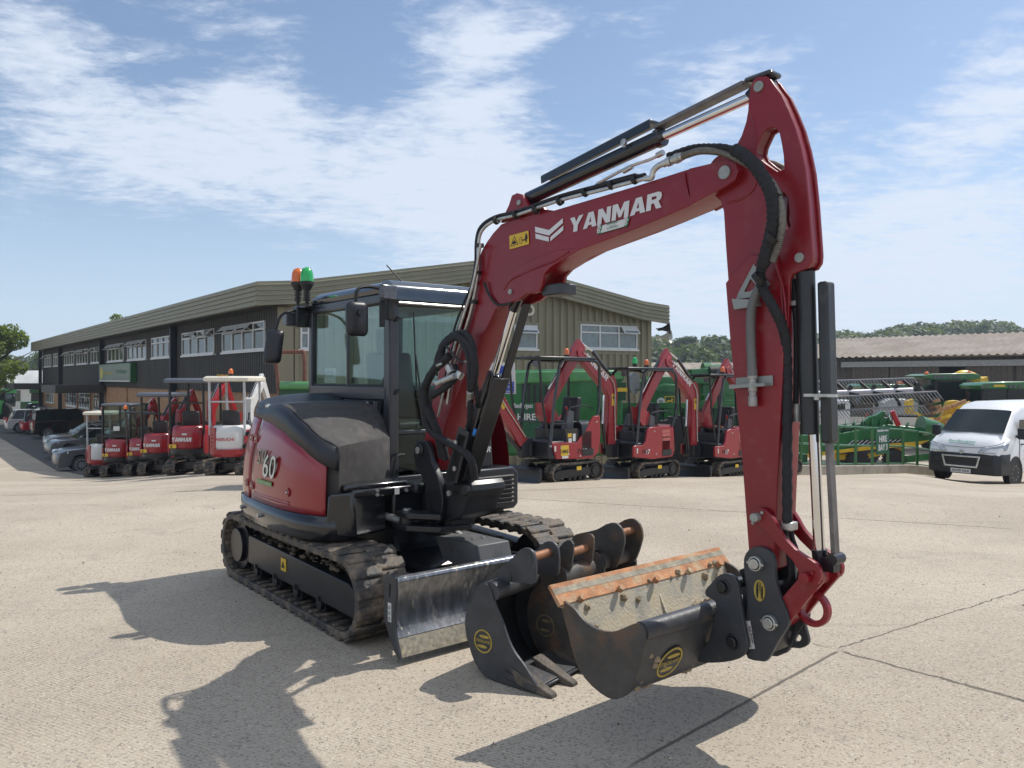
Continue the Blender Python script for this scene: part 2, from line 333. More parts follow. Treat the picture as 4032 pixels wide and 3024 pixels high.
# ================================================================ ground
def concrete():
    m = bpy.data.materials.new('exposed concrete'); m.use_nodes = True; nt = m.node_tree; N = nt.nodes; L = nt.links; b = N['Principled BSDF']
    tc = N.new('ShaderNodeTexCoord'); P = tc.outputs['Object']
    def noi(sc, det=5, rough=.6, vec=None, st=None, rot=0):
        v = vec or P
        if st: mp = N.new('ShaderNodeMapping'); mp.inputs['Scale'].default_value = st; mp.inputs['Rotation'].default_value = (0, 0, rot); L.new(v, mp.inputs[0]); v = mp.outputs[0]
        n = N.new('ShaderNodeTexNoise'); n.inputs['Scale'].default_value = sc; n.inputs['Detail'].default_value = det; n.inputs['Roughness'].default_value = rough; L.new(v, n.inputs['Vector']); return n.outputs[0]
    def mix(f, a, c, t='MIX'):
        n = N.new('ShaderNodeMixRGB'); n.blend_type = t
        for i, v in enumerate((f, a, c)):
            if isinstance(v, (int, float)): n.inputs[i].default_value = v
            elif isinstance(v, tuple): n.inputs[i].default_value = (*v, 1)
            else: L.new(v, n.inputs[i])
        return n.outputs[0]
    def mr(v, a, c, lo=0., hi=1.):
        n = N.new('ShaderNodeMapRange'); n.interpolation_type = 'SMOOTHSTEP'; L.new(v, n.inputs[0])
        for i, k in enumerate((a, c, lo, hi)): n.inputs[i+1].default_value = k
        return n.outputs[0]
    def m2(op, a, c):
        n = N.new('ShaderNodeMath'); n.operation = op
        for i, v in enumerate((a, c)):
            if isinstance(v, (int, float)): n.inputs[i].default_value = v
            else: L.new(v, n.inputs[i])
        return n.outputs[0]
    base = mix(mr(noi(.35, 4), .35, .68), (.39, .335, .262), (.485, .425, .338))
    base = mix(mr(noi(1.6, 8, .7), .52, .75), base, (.33, .285, .235))
    vo = N.new('ShaderNodeTexVoronoi'); vo.inputs['Scale'].default_value = 95; L.new(P, vo.inputs['Vector'])
    sx = N.new('ShaderNodeSeparateXYZ'); L.new(vo.outputs['Color'], sx.inputs[0])
    base = mix(mr(sx.outputs[0], .86, .95, 0, .50), base, (.15, .10, .07)); base = mix(mr(sx.outputs[1], .84, .96, 0, .55), base, (.58, .53, .45))
    base = mix(mr(sx.outputs[2], .90, .97, 0, .55), base, (.10, .10, .11))
    base = mix(mr(noi(110, 4, .8), .35, .65, 0, .35), base, (.22, .185, .15))
    base = mix(mr(noi(.8, 6, .7, st=(1, 1, 1), rot=.3), .60, .80, 0, .5), base, (.42, .33, .22))       # clay staining
    base = mix(mr(noi(.9, 7, .72, st=(1, 1.3, 1), rot=1.), .60, .74, 0, .45), base, (.20, .17, .14))      # old oil and water marks
    base = mix(mr(noi(2.2, 5, .6, st=(.12, 3.2, 1), rot=R(38)), .60, .72, 0, .35), base, (.24, .21, .17))      # dark tyre arcs
    ty = mix(mr(noi(1.0, 7, .75, st=(.35, 4.5, 1), rot=R(-12)), .56, .74, 0, .5), base, (.44, .38, .31)); base = ty   # tyre swept streaks
    # expansion joints and one crack
    sp = N.new('ShaderNodeSeparateXYZ'); L.new(P, sp.inputs[0]); X, Y = sp.outputs[0], sp.outputs[1]
    wob = m2('MULTIPLY', m2('SUBTRACT', noi(1.4, 5), .5), .18); wob2 = m2('MULTIPLY', m2('SUBTRACT', noi(6, 4, .7), .5), .10)
    def linemask(px, py, ang, w, wb, lo=None, hi=None):
        c, s = math.cos(ang), math.sin(ang)
        d = m2('ABSOLUTE', m2('ADD', m2('ADD', m2('MULTIPLY', X, -s), m2('MULTIPLY', Y, c)), m2('ADD', wb, px*s-py*c)), 0)
        k = mr(d, w*.4, w, 1, 0)
        if lo is not None:
            t = m2('ADD', m2('ADD', m2('MULTIPLY', X, c), m2('MULTIPLY', Y, s)), -(px*c+py*s)); k = m2('MULTIPLY', k, m2('MULTIPLY', mr(t, lo, lo+.05), mr(t, hi-.3, hi, 1, 0)))
        return k
    A = CRACKS; k = None
    for (p, q, w, wb) in A:
        ang = math.atan2(q[1]-p[1], q[0]-p[0]); ln = math.hypot(q[0]-p[0], q[1]-p[1])
        v = linemask(p[0], p[1], ang, w, {0: 0, 1: wob2, 2: wob}[wb] if wb else m2('MULTIPLY', wob2, .22), 0, ln); k = v if k is None else m2('MAXIMUM', k, v)
    base = mix(m2('MULTIPLY', k, .72), base, (.05, .045, .035))
    L.new(base, b.inputs['Base Color']); b.inputs['Roughness'].default_value = .88; b.inputs['Specular IOR Level'].default_value = .35
    # brushed ridges: fine ribs across the slabs
    wv = N.new('ShaderNodeTexWave'); wv.inputs['Scale'].default_value = 14; wv.inputs['Distortion'].default_value = 1.6; wv.inputs['Detail'].default_value = 3; wv.inputs['Detail Scale'].default_value = 2.2
    mp = N.new('ShaderNodeMapping'); mp.inputs['Rotation'].default_value = (0, 0, R(118)); L.new(P, mp.inputs[0]); L.new(mp.outputs[0], wv.inputs['Vector'])
    wm = m2('MULTIPLY', wv.outputs['Fac'], mr(noi(.5, 3), .40, .58, .15, 1))
    h = m2('ADD', m2('MULTIPLY', wm, .8), m2('ADD', m2('MULTIPLY', noi(70, 4, .75), .9), m2('MULTIPLY', k, -3)))
    bp = N.new('ShaderNodeBump'); bp.inputs['Strength'].default_value = .55; bp.inputs['Distance'].default_value = .008; L.new(h, bp.inputs['Height']); L.new(bp.outputs[0], b.inputs['Normal'])
    return m
def gpt(px, py, z=0): t = (z-CH)/((HY-py)/F); return ((px-CX)/F*t, t)
ext = lambda p, q, k: (p[0]+(q[0]-p[0])*k, p[1]+(q[1]-p[1])*k)
CRACKS = [(gpt(3190, 2530), gpt(3330, 2570), .018, 1), (gpt(3300, 2562), ext(gpt(3300, 2562), gpt(4400, 2860), 4), .020, 1), (gpt(3300, 2562), gpt(2400, 3060), .014, 0), (gpt(3290, 2556), ext(gpt(3290, 2556), gpt(4100, 2300), 3), .010, 1),
          (gpt(0, 1935, 0), gpt(1500, 1868, 0), .03, 0), (gpt(1900, 1935, 0), gpt(2600, 1905, 0), .02, 0), (gpt(2000, 1960, 0), gpt(4032, 2085, 0), .018, 1), (gpt(0, 2250), ext(gpt(0, 2250), gpt(-400, 3300), 1.6), .012, 0)]
def build_ground():
    xs = [-400, -200, -120, -80]+[-60+i*2 for i in range(15)]+[-30+i for i in range(61)]+[32+i*2 for i in range(15)]+[80, 120, 200, 400]; ys = [-30, -10, 0, 3, 6, 9]+[10+i*.5 for i in range(60)]+[42, 46, 52, 60, 80, 120, 200, 320]
    mb = MB(); V = [[mb.bm.verts.new((x, y, zg(x, y))) for x in xs] for y in ys]
    for a, b in zip(V, V[1:]):
        for i in range(len(xs)-1): mb.bm.faces.new((a[i], a[i+1], b[i+1], b[i]))
    o = mb.build('yard_concrete', concrete(), smooth=60, fixn=False); tag(o, kind='structure')
    # tarmac car park beside the building
    asp = mat('tarmac', (.085, .083, .082), .85, var=.25, vs=3, col2=(.12, .11, .10), c2s=.6, bump=.5, bs=120)
    p0 = Vector((-12.2, 24.2)); d = Vector((-.624, .781)); n = Vector((.781, .624)); mb = MB()
    V = [[mb.bm.verts.new((*(p0+d*t*1.5+n*s), zg(*(p0+d*t*1.5+n*s))+.022)) for s in (-.3, 2, 4, 6, 8, 12)] for t in range(0, 45)]
    for a, b in zip(V, V[1:]):
        for i in range(5): mb.bm.faces.new((a[i], a[i+1], b[i+1], b[i]))
    tag(mb.build('car_park', asp, smooth=60), kind='structure')
build_ground()
def grit():
    rr = random.Random(11); mb = MB()
    for k in range(1500):
        if k < 500: x, y = rr.gauss(.35, .9), rr.gauss(4.1, .7)
        else: y = 2.4+rr.random()**1.5*9; x = rr.uniform(-.75, .75)*y
        s = rr.uniform(.0018, .0045)*(1+(y > 6)*.6)*(2.2 if rr.random() < .04 else 1); p = [Vector((rr.uniform(-1, 1), rr.uniform(-1, 1), rr.uniform(0, 1)))*s for _ in range(4)]
        p = [Vector((x, y, .001))+v for v in (Vector((s, 0, 0)), Vector((-.6*s, .8*s, 0)), Vector((-.5*s, -.8*s, 0)), p[0]*.3+Vector((0, 0, s)))]
        v = mb.vs(p)
        for f in ((0, 1, 2), (0, 3, 1), (1, 3, 2), (2, 3, 0)): mb.bm.faces.new([v[i] for i in f])
    tag(mb.build('loose_grit', mat('grit', (.20, .16, .12), .9, var=.6, vs=30), smooth=0), kind='stuff')
grit()

# ================================================================ buildings
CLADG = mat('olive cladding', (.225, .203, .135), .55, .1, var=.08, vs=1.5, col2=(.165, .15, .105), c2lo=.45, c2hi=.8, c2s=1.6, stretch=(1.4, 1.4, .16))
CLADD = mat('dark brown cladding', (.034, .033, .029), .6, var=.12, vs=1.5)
FASC = mat('fascia cladding', (.225, .215, .155), .5, .1, var=.08, vs=2)
BRICK = mat('tan brick', (.33, .19, .10), .85, var=.2, vs=5)
UPVC = mat('white window frame', (.58, .58, .57), .35, var=.04)
DOWN = mat('dark navy pipe', (.012, .016, .024), .5, var=.2)
def corr(p, q, z0, z1, pitch, dep, zt=None, ref=None):
    """vertical trapezoid cladding between plan points p and q; ref = point on the inner side"""
    p, q = Vector(p), Vector(q); d = q-p; L = d.length; d /= L; n = Vector((-d.y, d.x))
    if ref is not None and (Vector(ref)-p).dot(n) > 0: n = -n
    k = int(L/pitch); mb = MB(); pr = []
    for i in range(k): b = i*pitch; pr += [(b, 0), (b+pitch*.42, 0), (b+pitch*.52, dep), (b+pitch*.9, dep)]
    pr.append((k*pitch, 0)); pr.append((L, 0))
    lo = mb.vs([(*(p+d*u+n*h), z0) for u, h in pr]); hi = mb.vs([(*(p+d*u+n*h), (zt(u) if zt else z1)) for u, h in pr])
    for i in range(len(pr)-1): mb.bm.faces.new((lo[i], lo[i+1], hi[i+1], hi[i]))
    return mb
class Wall:
    """a wall plane through plan points p, q: unprojects photo pixels into (u, z) on it, and places flat boxes"""
    def __init__(s, p, q, inside):
        s.p = Vector(p); d = Vector(q)-s.p; s.L = d.length; s.d = d/s.L; n = Vector((-s.d.y, s.d.x))
        if (Vector(inside)-s.p).dot(n) > 0: n = -n
        s.n = n
    def uv(s, px, py):
        r = Vector(((px-CX)/F, 1.)); t = s.p.dot(s.n)/r.dot(s.n); P = r*t; return ((P-s.p).dot(s.d), CH+(HY-py)/F*t)
    def pt(s, u, h, z): v = s.p+s.d*u+s.n*h; return Vector((v.x, v.y, z))
    def box(s, mb, u0, u1, z0, z1, h0, h1):
        return mb.hexa([s.pt(u0, h0, z0), s.pt(u1, h0, z0), s.pt(u1, h1, z0), s.pt(u0, h1, z0), s.pt(u0, h0, z1), s.pt(u1, h0, z1), s.pt(u1, h1, z1), s.pt(u0, h1, z1)])
    def window(s, par, u0, u1, z0, z1, n, openings=(), fanl=.28, fr=UPVC, gl=GLW, name='window', h=.05):
        u0, u1 = sorted((u0, u1)); t = .055; mb = MB()
        zz = z1-(z1-z0)*fanl
        for a, b, c, e in ((u0, u1, z0, z0+t), (u0, u1, z1-t, z1), (u0, u0+t, z0, z1), (u1-t, u1, z0, z1), (u0, u1, zz-t/2, zz+t/2)): s.box(mb, a, b, c, e, h-.03+.001*(b-a), h+.03+.001*(e-c))
        for i in range(1, n): u = u0+(u1-u0)*i/n; s.box(mb, u-t/2, u+t/2, z0, z1, h-.028, h+.033)
        w = mb.build(name, fr, par)
        mb = MB(); s.box(mb, u0+.01, u1-.01, z0+.01, z1-.01, h-.02, h-.012); mb.build('pane', gl, w)
        mb = MB(); s.box(mb, u0-.06, u1+.06, z0-.07, z0, .0, h+.07); mb.build('sill', fr if fr is UPVC else FASC, w)
        for i in openings:
            a = u0+(u1-u0)*(i+.08)/n; b = u0+(u1-u0)*(i+.92)/n; H = (z1-zz)*.95; q = []
            for hh in (0, .04): q += [s.pt(a, h+.05+hh, z1-.03), s.pt(b, h+.05+hh, z1-.03), s.pt(b, h+.30+hh, z1-.03-H), s.pt(a, h+.30+hh, z1-.03-H)]
            mb = MB(); mb.hexa(q); c = mb.build('open_light', fr, w)
            q = []
            for hh in (.041, .047): q += [s.pt(a+.06, h+.06+hh, z1-.03-H*.12), s.pt(b-.06, h+.06+hh, z1-.03-H*.12), s.pt(b-.06, h+.27+hh, z1-.03-H*.88), s.pt(a+.06, h+.27+hh, z1-.03-H*.88)]
            mb = MB(); mb.hexa(q); mb.build('pane', gl, c)
        return w
def main_building():
    b = thing('office_building', 'long two storey olive clad office with low gable roof and brick ground floor', 'building', (-4, 34, -2.1))
    inv = Matrix.Translation((4, -34, 2.1))
    _b = MB.build
    zb = -2.1
    E0 = Vector((-7.96, 24.0)); g = Vector((.876, .482)); fd = Vector((-.624, .781))
    far = E0+fd*52; G1 = E0+g*16.55
    # fascia: left side, then front following the roof line
    def fascia(p, q, zt0, zt1, H, name, inner):
        p, q = Vector(p), Vector(q); d = (q-p); L = d.length; d = d/L; n = Vector((-d.y, d.x))
        if (Vector(inner)-p).dot(n) > 0: n = -n
        prof = []
        k = 5
        for i in range(k): a = i/k; prof += [(a, 0), (a+.11, .0), (a+.13, .05), (a+.18, .05)]
        prof.append((1, 0)); mb = MB()
        A = mb.vs([(*(p+n*h), zt0-H*t) for t, h in prof]+[(*(p-n*.10), zt0-H), (*(p-n*.10), zt0)]); B = mb.vs([(*(q+n*h), zt1-H*t) for t, h in prof]+[(*(q-n*.10), zt1-H), (*(q-n*.10), zt1)])
        m = len(A)
        for i in range(m): mb.bm.faces.new((A[i], A[(i+1) % m], B[(i+1) % m], B[i]))
        mb.bm.faces.new(A[::-1]); mb.bm.faces.new(B); return mb.build(name, FASC, b)
    ins = (0, 45); H = .76
    fascia(E0, far, 4.84, 4.84, H, 'fascia', ins)
    f1, f2 = E0+g*1.3, E0+g*8.3; f3 = E0+g*15.2
    for p, q, a, c in ((E0, f1, 4.84, 4.95), (f1, f2, 4.95, 6.17), (f2, f3, 6.17, 4.96), (f3, G1, 4.96, 4.84)): fascia(p, q, a, c, H, 'fascia', ins)
    mb = MB()
    w0, w1 = E0+g*.35-fd*-.35, G1-g*.35
    for p, q, a, c in ((E0+fd*.05, f1, 4.80, 4.91), (f1, f2, 4.91, 6.13), (f2, f3, 6.13, 4.92), (f3, G1, 4.92, 4.80)):
        mb.face([(*p, a-.02), (*q, c-.02), (*(q+fd*50), c-.02), (*(p+fd*50), a-.02)])
    mb.build('roof', mat('grey roof sheet', (.2, .2, .18), .7), b)
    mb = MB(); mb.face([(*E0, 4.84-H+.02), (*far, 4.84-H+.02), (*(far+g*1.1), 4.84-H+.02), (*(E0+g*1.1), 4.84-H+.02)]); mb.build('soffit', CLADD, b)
    # walls
    L0 = E0+g*.85+fd*.5; L1 = far+g*.85
    S0 = E0+g*.85+fd*.5; S1 = G1-g*.45+fd*.5
    def zr(u): 
        t = u+.85; return (4.95+(6.17-4.95)*(t-1.3)/7 if t > 1.3 else 4.9) if t < 8.3 else (6.17-(6.17-4.96)*(t-8.3)/6.9)
    mb = corr(S0, S1, zb, 5, .33, .075, zt=lambda u: min(zr(u)-.4, 6), ref=ins); mb.build('gable_wall', CLADG, b, smooth=0)
    wl = Wall(L0, L1, ins)
    zbr = wl.uv(*ZL(1000, 605))[1]
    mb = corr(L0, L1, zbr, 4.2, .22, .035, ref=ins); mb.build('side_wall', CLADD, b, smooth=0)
    mb = MB(); wl.box(mb, 0, wl.L, zb, zbr, -.2, -.03); mb.build('brick_wall', BRICK, b, smooth=0)
    mb = MB(); q0, q1 = S1, S1+fd*50; mb.face([(*q0, zb), (*q1, zb), (*q1, 4.4), (*q0, 4.4)]); mb.build('far_wall', CLADG, b)
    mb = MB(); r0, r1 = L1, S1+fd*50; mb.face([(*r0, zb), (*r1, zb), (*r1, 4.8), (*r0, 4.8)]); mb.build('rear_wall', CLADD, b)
    gw = Wall(S0, S1, ins)
    mb = MB(); gw.box(mb, -.05, .45, zb, 4.3, .05, .12); mb.build('corner_trim', CLADG, b)
    # upper windows along the side
    for (x0, y0, x1, y1, n, op) in ((1625, 110, 1935, 325, 4, (0, 1, 2)), (1332, 182, 1565, 355, 4, (1, 3)), (1110, 212, 1278, 374, 4, ()), (935, 262, 1070, 390, 4, (0, 1, 2, 3)), (790, 290, 905, 402, 4, (0, 1, 2, 3)), (668, 307, 750, 411, 4, (0, 2)), (565, 328, 643, 421, 4, (0, 1, 2)), (475, 345, 543, 430, 4, (0, 1, 2)), (395, 345, 447, 437, 4, ()), (328, 350, 377, 444, 4, (0,))):
        a, c = wl.uv(*ZL(x0, (y0+y1)/2))[0], wl.uv(*ZL(x1, (y0+y1)/2))[0]; m = ZL((x0+x1)/2, 0)[0]
        z0 = wl.uv(m, ZL(0, y1)[1]-2)[1]; z1 = wl.uv(m, ZL(0, y0)[1]+2)[1]
        n_ = n; wl.window(b, a, c, 2.78, 3.74, n_, [n-1-i for i in op] if a > c else op)
    for (x0, x1) in ((485, 555), (578, 655), (680, 760), (335, 388)):
        a, c = wl.uv(*ZL(x0, 700))[0], wl.uv(*ZL(x1, 700))[0]; wl.window(b, a, c, -.12, .86, 4, (), fanl=.3, h=-.0)
    for x in (1285, 760, 455, 310):
        u = wl.uv(*ZL(x, 300))[0]; mb = MB(); wl.box(mb, u-.09, u+.09, zb, 4.10, .06, .30); mb.build('downpipe', DOWN, b)
    for x in (560, 655, 920): u = wl.uv(*ZL(x, 640))[0]; mb = MB(); wl.box(mb, u-.06, u+.06, zb, zbr, -.02, .03); mb.build('brick_pier', BRICK, b)
    for (x0, x1, t) in ((640, 770, 'STORES & PARTS COUNTER'), (290, 380, 'RECEPTION')):
        u0, u1 = sorted((wl.uv(*ZL(x0, 620))[0], wl.uv(*ZL(x1, 620))[0])); mb = MB(); wl.box(mb, u0, u1, zbr-.35, zbr+.10, .07, 2.6); mb.build('porch', CLADD, b)
    # sign board
    u0, u1 = sorted((wl.uv(*ZL(768, 490))[0], wl.uv(*ZL(1000, 490))[0])); mm = ZL(885, 0)[0]; z0, z1 = wl.uv(mm, ZL(0, 560)[1])[1], wl.uv(mm, ZL(0, 428)[1])[1]
    mb = MB(); wl.box(mb, u0, u1, z0, z1, .06, .34); sg = mb.build('sign_board', mat('sign green', (.02, .10, .035), .4), b)
    mb = MB(); wl.box(mb, u0+.15, u1-.05, z0+.05, z1-.05, .342, .35); mb.build('sign_face', mat('sign face', (.13, .17, .13), .35), sg)
    mb = MB(); wl.box(mb, u0+.15, u1-.05, z0+.02, z0+.08, .352, .37); mb.build('sign_trim', UPVC, sg)
    dirv = (-wl.d.x, -wl.d.y, 0)
    def wt(t, u, z, h, w, m, name, dh=.36, par=sg, bold=.01): o = wl.pt(u, dh, z); mb = MB(); mb.text(t, o, dirv, (0, 0, 1), h=h, w=w, bold=bold); mb.build(name, m, par)
    LL = u1-u0
    wt('Ben Burgess', u0+LL*.40, z0+(z1-z0)*.40, (z1-z0)*.30, LL*.30, mat('sign lettering green', (.03, .16, .08), .5), 'sign_lettering')
    wt('JOHN DEERE', u1-LL*.14, z0+(z1-z0)*.36, (z1-z0)*.20, LL*.30, mat('sign yellow', (.45, .40, .03), .5), 'sign_lettering')
    mb = MB(); c = wl.pt(u1-LL*.08, .352, (z0+z1)/2); M = frame(c, dirv, (0, 0, 1)); me = poly2mesh([oval(0, 0, LL*.045, (z1-z0)*.34)], 0); mb.mesh(me, M); mb.build('sign_emblem', MATS['sign yellow'], sg)
    wt('BEN BURGESS & CO', wl.uv(*ZL(472, 510))[0], .10, .95, abs(wl.uv(*ZL(472, 510))[0]-wl.uv(*ZL(640, 510))[0]), mat('faded lettering', (.022, .022, .022), .7), 'wall_lettering', .05, b)
    # gable windows (right hand two)
    for (xa, xb, n, op) in ((2280, 2503, 3, (2,)), (2020, 2110, 1, (0,)), (1180, 1215, 1, ())):
        a, c = gw.uv(xa, 1330)[0], gw.uv(xb, 1330)[0]; z0 = gw.uv((xa+xb)/2, 1374)[1]; z1 = gw.uv((xa+xb)/2, 1281)[1]
        mb = MB(); gw.box(mb, a-.18, c+.12, z0-.22, z1+.12, .02, .058); fr_ = mb.build('window_trim', FASC, b)
        gw.window(b, a, c, z0, z1, n, op, fanl=.33, h=.09, gl=mat('bright pane', (.16, .20, .21), .08, var=.2, coat=.5))
    for px, py, dn in ((2085, 1208, 0),): pass
    u, z = gw.uv(2080, 1222); mb = MB(); c = gw.pt(u, .10, z); M = frame(c, (gw.d.x, gw.d.y, 0), (0, 0, 1)); me = poly2mesh([circ(0, 0, .22, 24), circ(0, 0, .12, 20)], .03); mb.mesh(me, M); mb.build('wall_emblem', mat('cream badge', (.5, .46, .36), .5), b)
    # horn speakers on the right corner
    for (px, py, m, s) in ((2618, 1294, DOWN, 1.), (2618, 1326, mat('grey horn', (.42, .42, .40), .5), 1.1)):
        p = at(px, py, 32.2); d = Vector((.95, -.25, .12)) if m is DOWN else Vector((.9, -.5, .05)); t = thing('horn_speaker', 'black horn speaker at the gable corner, upper of two' if m is DOWN else 'pale grey horn speaker at the gable corner, lower of two', 'loudspeaker', p, 0, 'horn speakers on the gable corner')
        d = d.normalized(); mb = MB(); mb.tube([-d*.30, -d*.1, d*.05, d*.22*s], [.06, .07, .13, .27*s], 16, cap=False); mb.build('horn', m, t)
        mb = MB(); mb.beam(-d*.2, (-.35, .1, .0), .05, .05); mb.build('arm', m, t)
    # security lamps under the eave
    for x, y in ((1540, 120), (730, 280)):
        u = wl.uv(*ZL(x, y))[0]; mb = MB(); wl.box(mb, u-.12, u+.12, 3.45, 3.7, .1, .35); mb.build('wall_lamp', mat('lamp grey', (.35, .35, .33), .5), b)
    for o in list(bpy.data.objects):
        if o.parent == b: o.data.transform(inv) if not o.children else None
    def fix(o):
        o.data.transform(inv)
        for c in kids(o): fix(c)
    for o in kids(b):
        if o.children: fix(o)
ZL = lambda x, y: (x*.5425, 1200+y*.5425)
main_building()

def shed():
    A, B = Vector((24.4, 58.6)), Vector((46.0, 37.7)); d = (B-A).normalized(); A = A-d*3.5; L = (B-A).length; n = Vector((d.y, -d.x)); 
    if n.y > 0: n = -n
    back = -n
    b = thing('storage_shed', 'long dark shed with sliding doors and weathered corrugated roof on the right', 'building', (*A, -2.2))
    ze = 3.40+2.2
    def T(u, h, z): v = d*u+n*h; return (v.x, v.y, z)
    mb = MB(); k = int(L/.5); V = []
    rows = [(.6, ze), (-9.0, ze+1.9), (-19, ze)]
    for i in range(k*3+1):
        u = i*.5/3; o = .07*math.cos(i*2*math.pi/3); V.append([T(u, h, z+o) for h, z in rows])
    mb.loft(V, closed=False, cap=False); mb.build('roof', mat('weathered fibre cement', (.215, .18, .15), .9, var=.2, vs=.6, col2=(.28, .25, .22), c2lo=.45, c2hi=.62, c2s=.35, bump=.2), b, smooth=0)
    p0, p1 = Vector(T(0, 0, 0)[:2]), Vector(T(L, 0, 0)[:2])
    mb = MB()
    for a, c in ((0, 10.9), (12.5, L)):
        q = corr(T(a, 0, 0)[:2], T(c, 0, 0)[:2], 0, ze-.1, .45, .06, ref=(-n.x*5, -n.y*5)); 
        t = bpy.data.meshes.new('t'); q.bm.to_mesh(t); mb.bm.from_mesh(t); q.bm.free()
    mb.build('front_wall', mat('dark grey cladding', (.062, .054, .046), .7, var=.2, vs=.8), b, smooth=0)
    mb = MB(); mb.hexa([T(10.9, -.1, ze-.8), T(12.5, -.1, ze-.8), T(12.5, .0, ze-.8), T(10.9, .0, ze-.8), T(10.9, -.1, ze-.1), T(12.5, -.1, ze-.1), T(12.5, .0, ze-.1), T(10.9, .0, ze-.1)]); mb.build('door_lintel', MATS['dark grey cladding'], b)
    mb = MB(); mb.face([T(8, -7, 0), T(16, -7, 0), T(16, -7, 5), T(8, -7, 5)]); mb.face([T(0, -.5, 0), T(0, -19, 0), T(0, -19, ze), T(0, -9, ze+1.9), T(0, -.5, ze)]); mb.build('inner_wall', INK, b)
    mb = MB(); mb.hexa([T(4.3, .10, ze-.75), T(L, .10, ze-.75), T(L, .35, ze-.75), T(4.3, .35, ze-.75), T(4.3, .10, ze-.35), T(L, .10, ze-.35), T(L, .35, ze-.35), T(4.3, .35, ze-.35)]); mb.build('door_rail', mat('grey rail', (.26, .26, .25), .6), b)
    for u0, u1 in ((5.0, 7.6), (7.7, 10.9), (12.5, 15.3), (15.5, 20.5)):
        mb = corr(T(u0, .15, 0)[:2], T(u1, .15, 0)[:2], 0, ze-.75, .3, .05, ref=(-n.x*5, -n.y*5)); mb.build('sliding_door', mat('brown door sheet', (.085, .070, .055), .7, var=.2), b, smooth=0)
    for u in (3.7, 24): mb = MB(); c = T(u, .45, ze-.5); mb.box(c, (.5, .3, .3)); mb.build('flood_lamp', mat('lamp grey', (.35, .35, .33)), b)
shed()
def small_roofs():
    b = thing('low_workshop', 'low workshop with mossy corrugated roof and brick end between office and hills', 'building', (18, 70, -2.1))
    mb = MB(); V = []
    for i in range(61):
        x = -14+i*.4; o = .05*(i % 2); V.append([(x, 0, 3.7+o), (x+1.2, 8, 5.5+o), (x+1.2, 16, 3.7+o)])
    mb.loft(V, closed=False, cap=False); mb.build('roof', mat('mossy roof', (.28, .24, .20), .9, var=.3, vs=1, col2=(.13, .12, .08), c2s=1.2), b, smooth=0)
    mb = MB(); mb.b2((-14, .3, 0), (9.9, .5, 3.7)); mb.prism([(.3, 0), (16, 0), (16, 3.7), (8, 5.45), (.3, 3.7)], 9.9, 10.1, 'x'); mb.build('brick_wall', mat('red brick', (.28, .12, .07), .9, var=.3, vs=6), b)
    mb = MB(); mb.cyl((-5.0, 4, 4), (-5.0, 4, 7.2), .12, n=10); mb.cyl((-5.0, 4, 7.1), (-5.0, 4, 7.3), .2, n=10); mb.build('flue', DOWN, b)
    w = thing('white_workshop', 'low white building with a pale roof and window strip at the far left', 'building', (-62, 92, -2.1))
    mb = MB(); mb.b2((-14, 0, 0), (18, 8, 3.3)); mb.build('wall', mat('white render', (.6, .6, .56), .8), w)
    mb = MB(); mb.hexa([(-15, -1, 3.3), (19, -1, 3.3), (19, 9, 3.3), (-15, 9, 3.3), (-15, 2, 4.9), (19, 2, 4.9), (19, 6, 4.9), (-15, 6, 4.9)]); mb.build('roof', mat('pale roof', (.48, .49, .48), .7, var=.2, vs=.4), w)
    for i in range(7): mb = MB(); mb.b2((-12+i*4.2, -.06, 1.2), (-9.4+i*4.2, -.02, 2.5)); mb.build('window', GLW, w)
small_roofs()

# ================================================================ hills and trees
LEAF = []
for i, c in enumerate(((.10, .14, .022), (.13, .175, .03), (.065, .10, .02))):
    LEAF.append(foliage('foliage %d' % i, c))
FAR = [foliage('far foliage %d' % i, c, .3) for i, c in enumerate(((.050, .082, .030), (.072, .108, .034), (.036, .060, .028), (.095, .128, .035)))]
BARK = mat('bark', (.10, .08, .06), .9, var=.3, vs=8)
def leaves(mb, c, rad, n, size, rnd, mi=3):
    for _ in range(n):
        d = Vector((rnd.gauss(0, 1), rnd.gauss(0, 1), rnd.gauss(0, 1))).normalized()
        r = rnd.uniform(.72, 1.04); p = Vector((c[0]+d.x*rad[0]*r, c[1]+d.y*rad[1]*r, c[2]+d.z*rad[2]*r))
        nn = (d+Vector((rnd.gauss(0, .6), rnd.gauss(0, .6), rnd.gauss(.35, .6)))).normalized(); u = nn.orthogonal().normalized(); u = Matrix.Rotation(rnd.uniform(0, 6.28), 3, nn) @ u; v = nn.cross(u); s = size*rnd.uniform(.6, 1.3)
        f = mb.face([p+u*s, p+v*s*.6, p-u*s, p-v*s*.6]); f.material_index = rnd.randrange(mi)
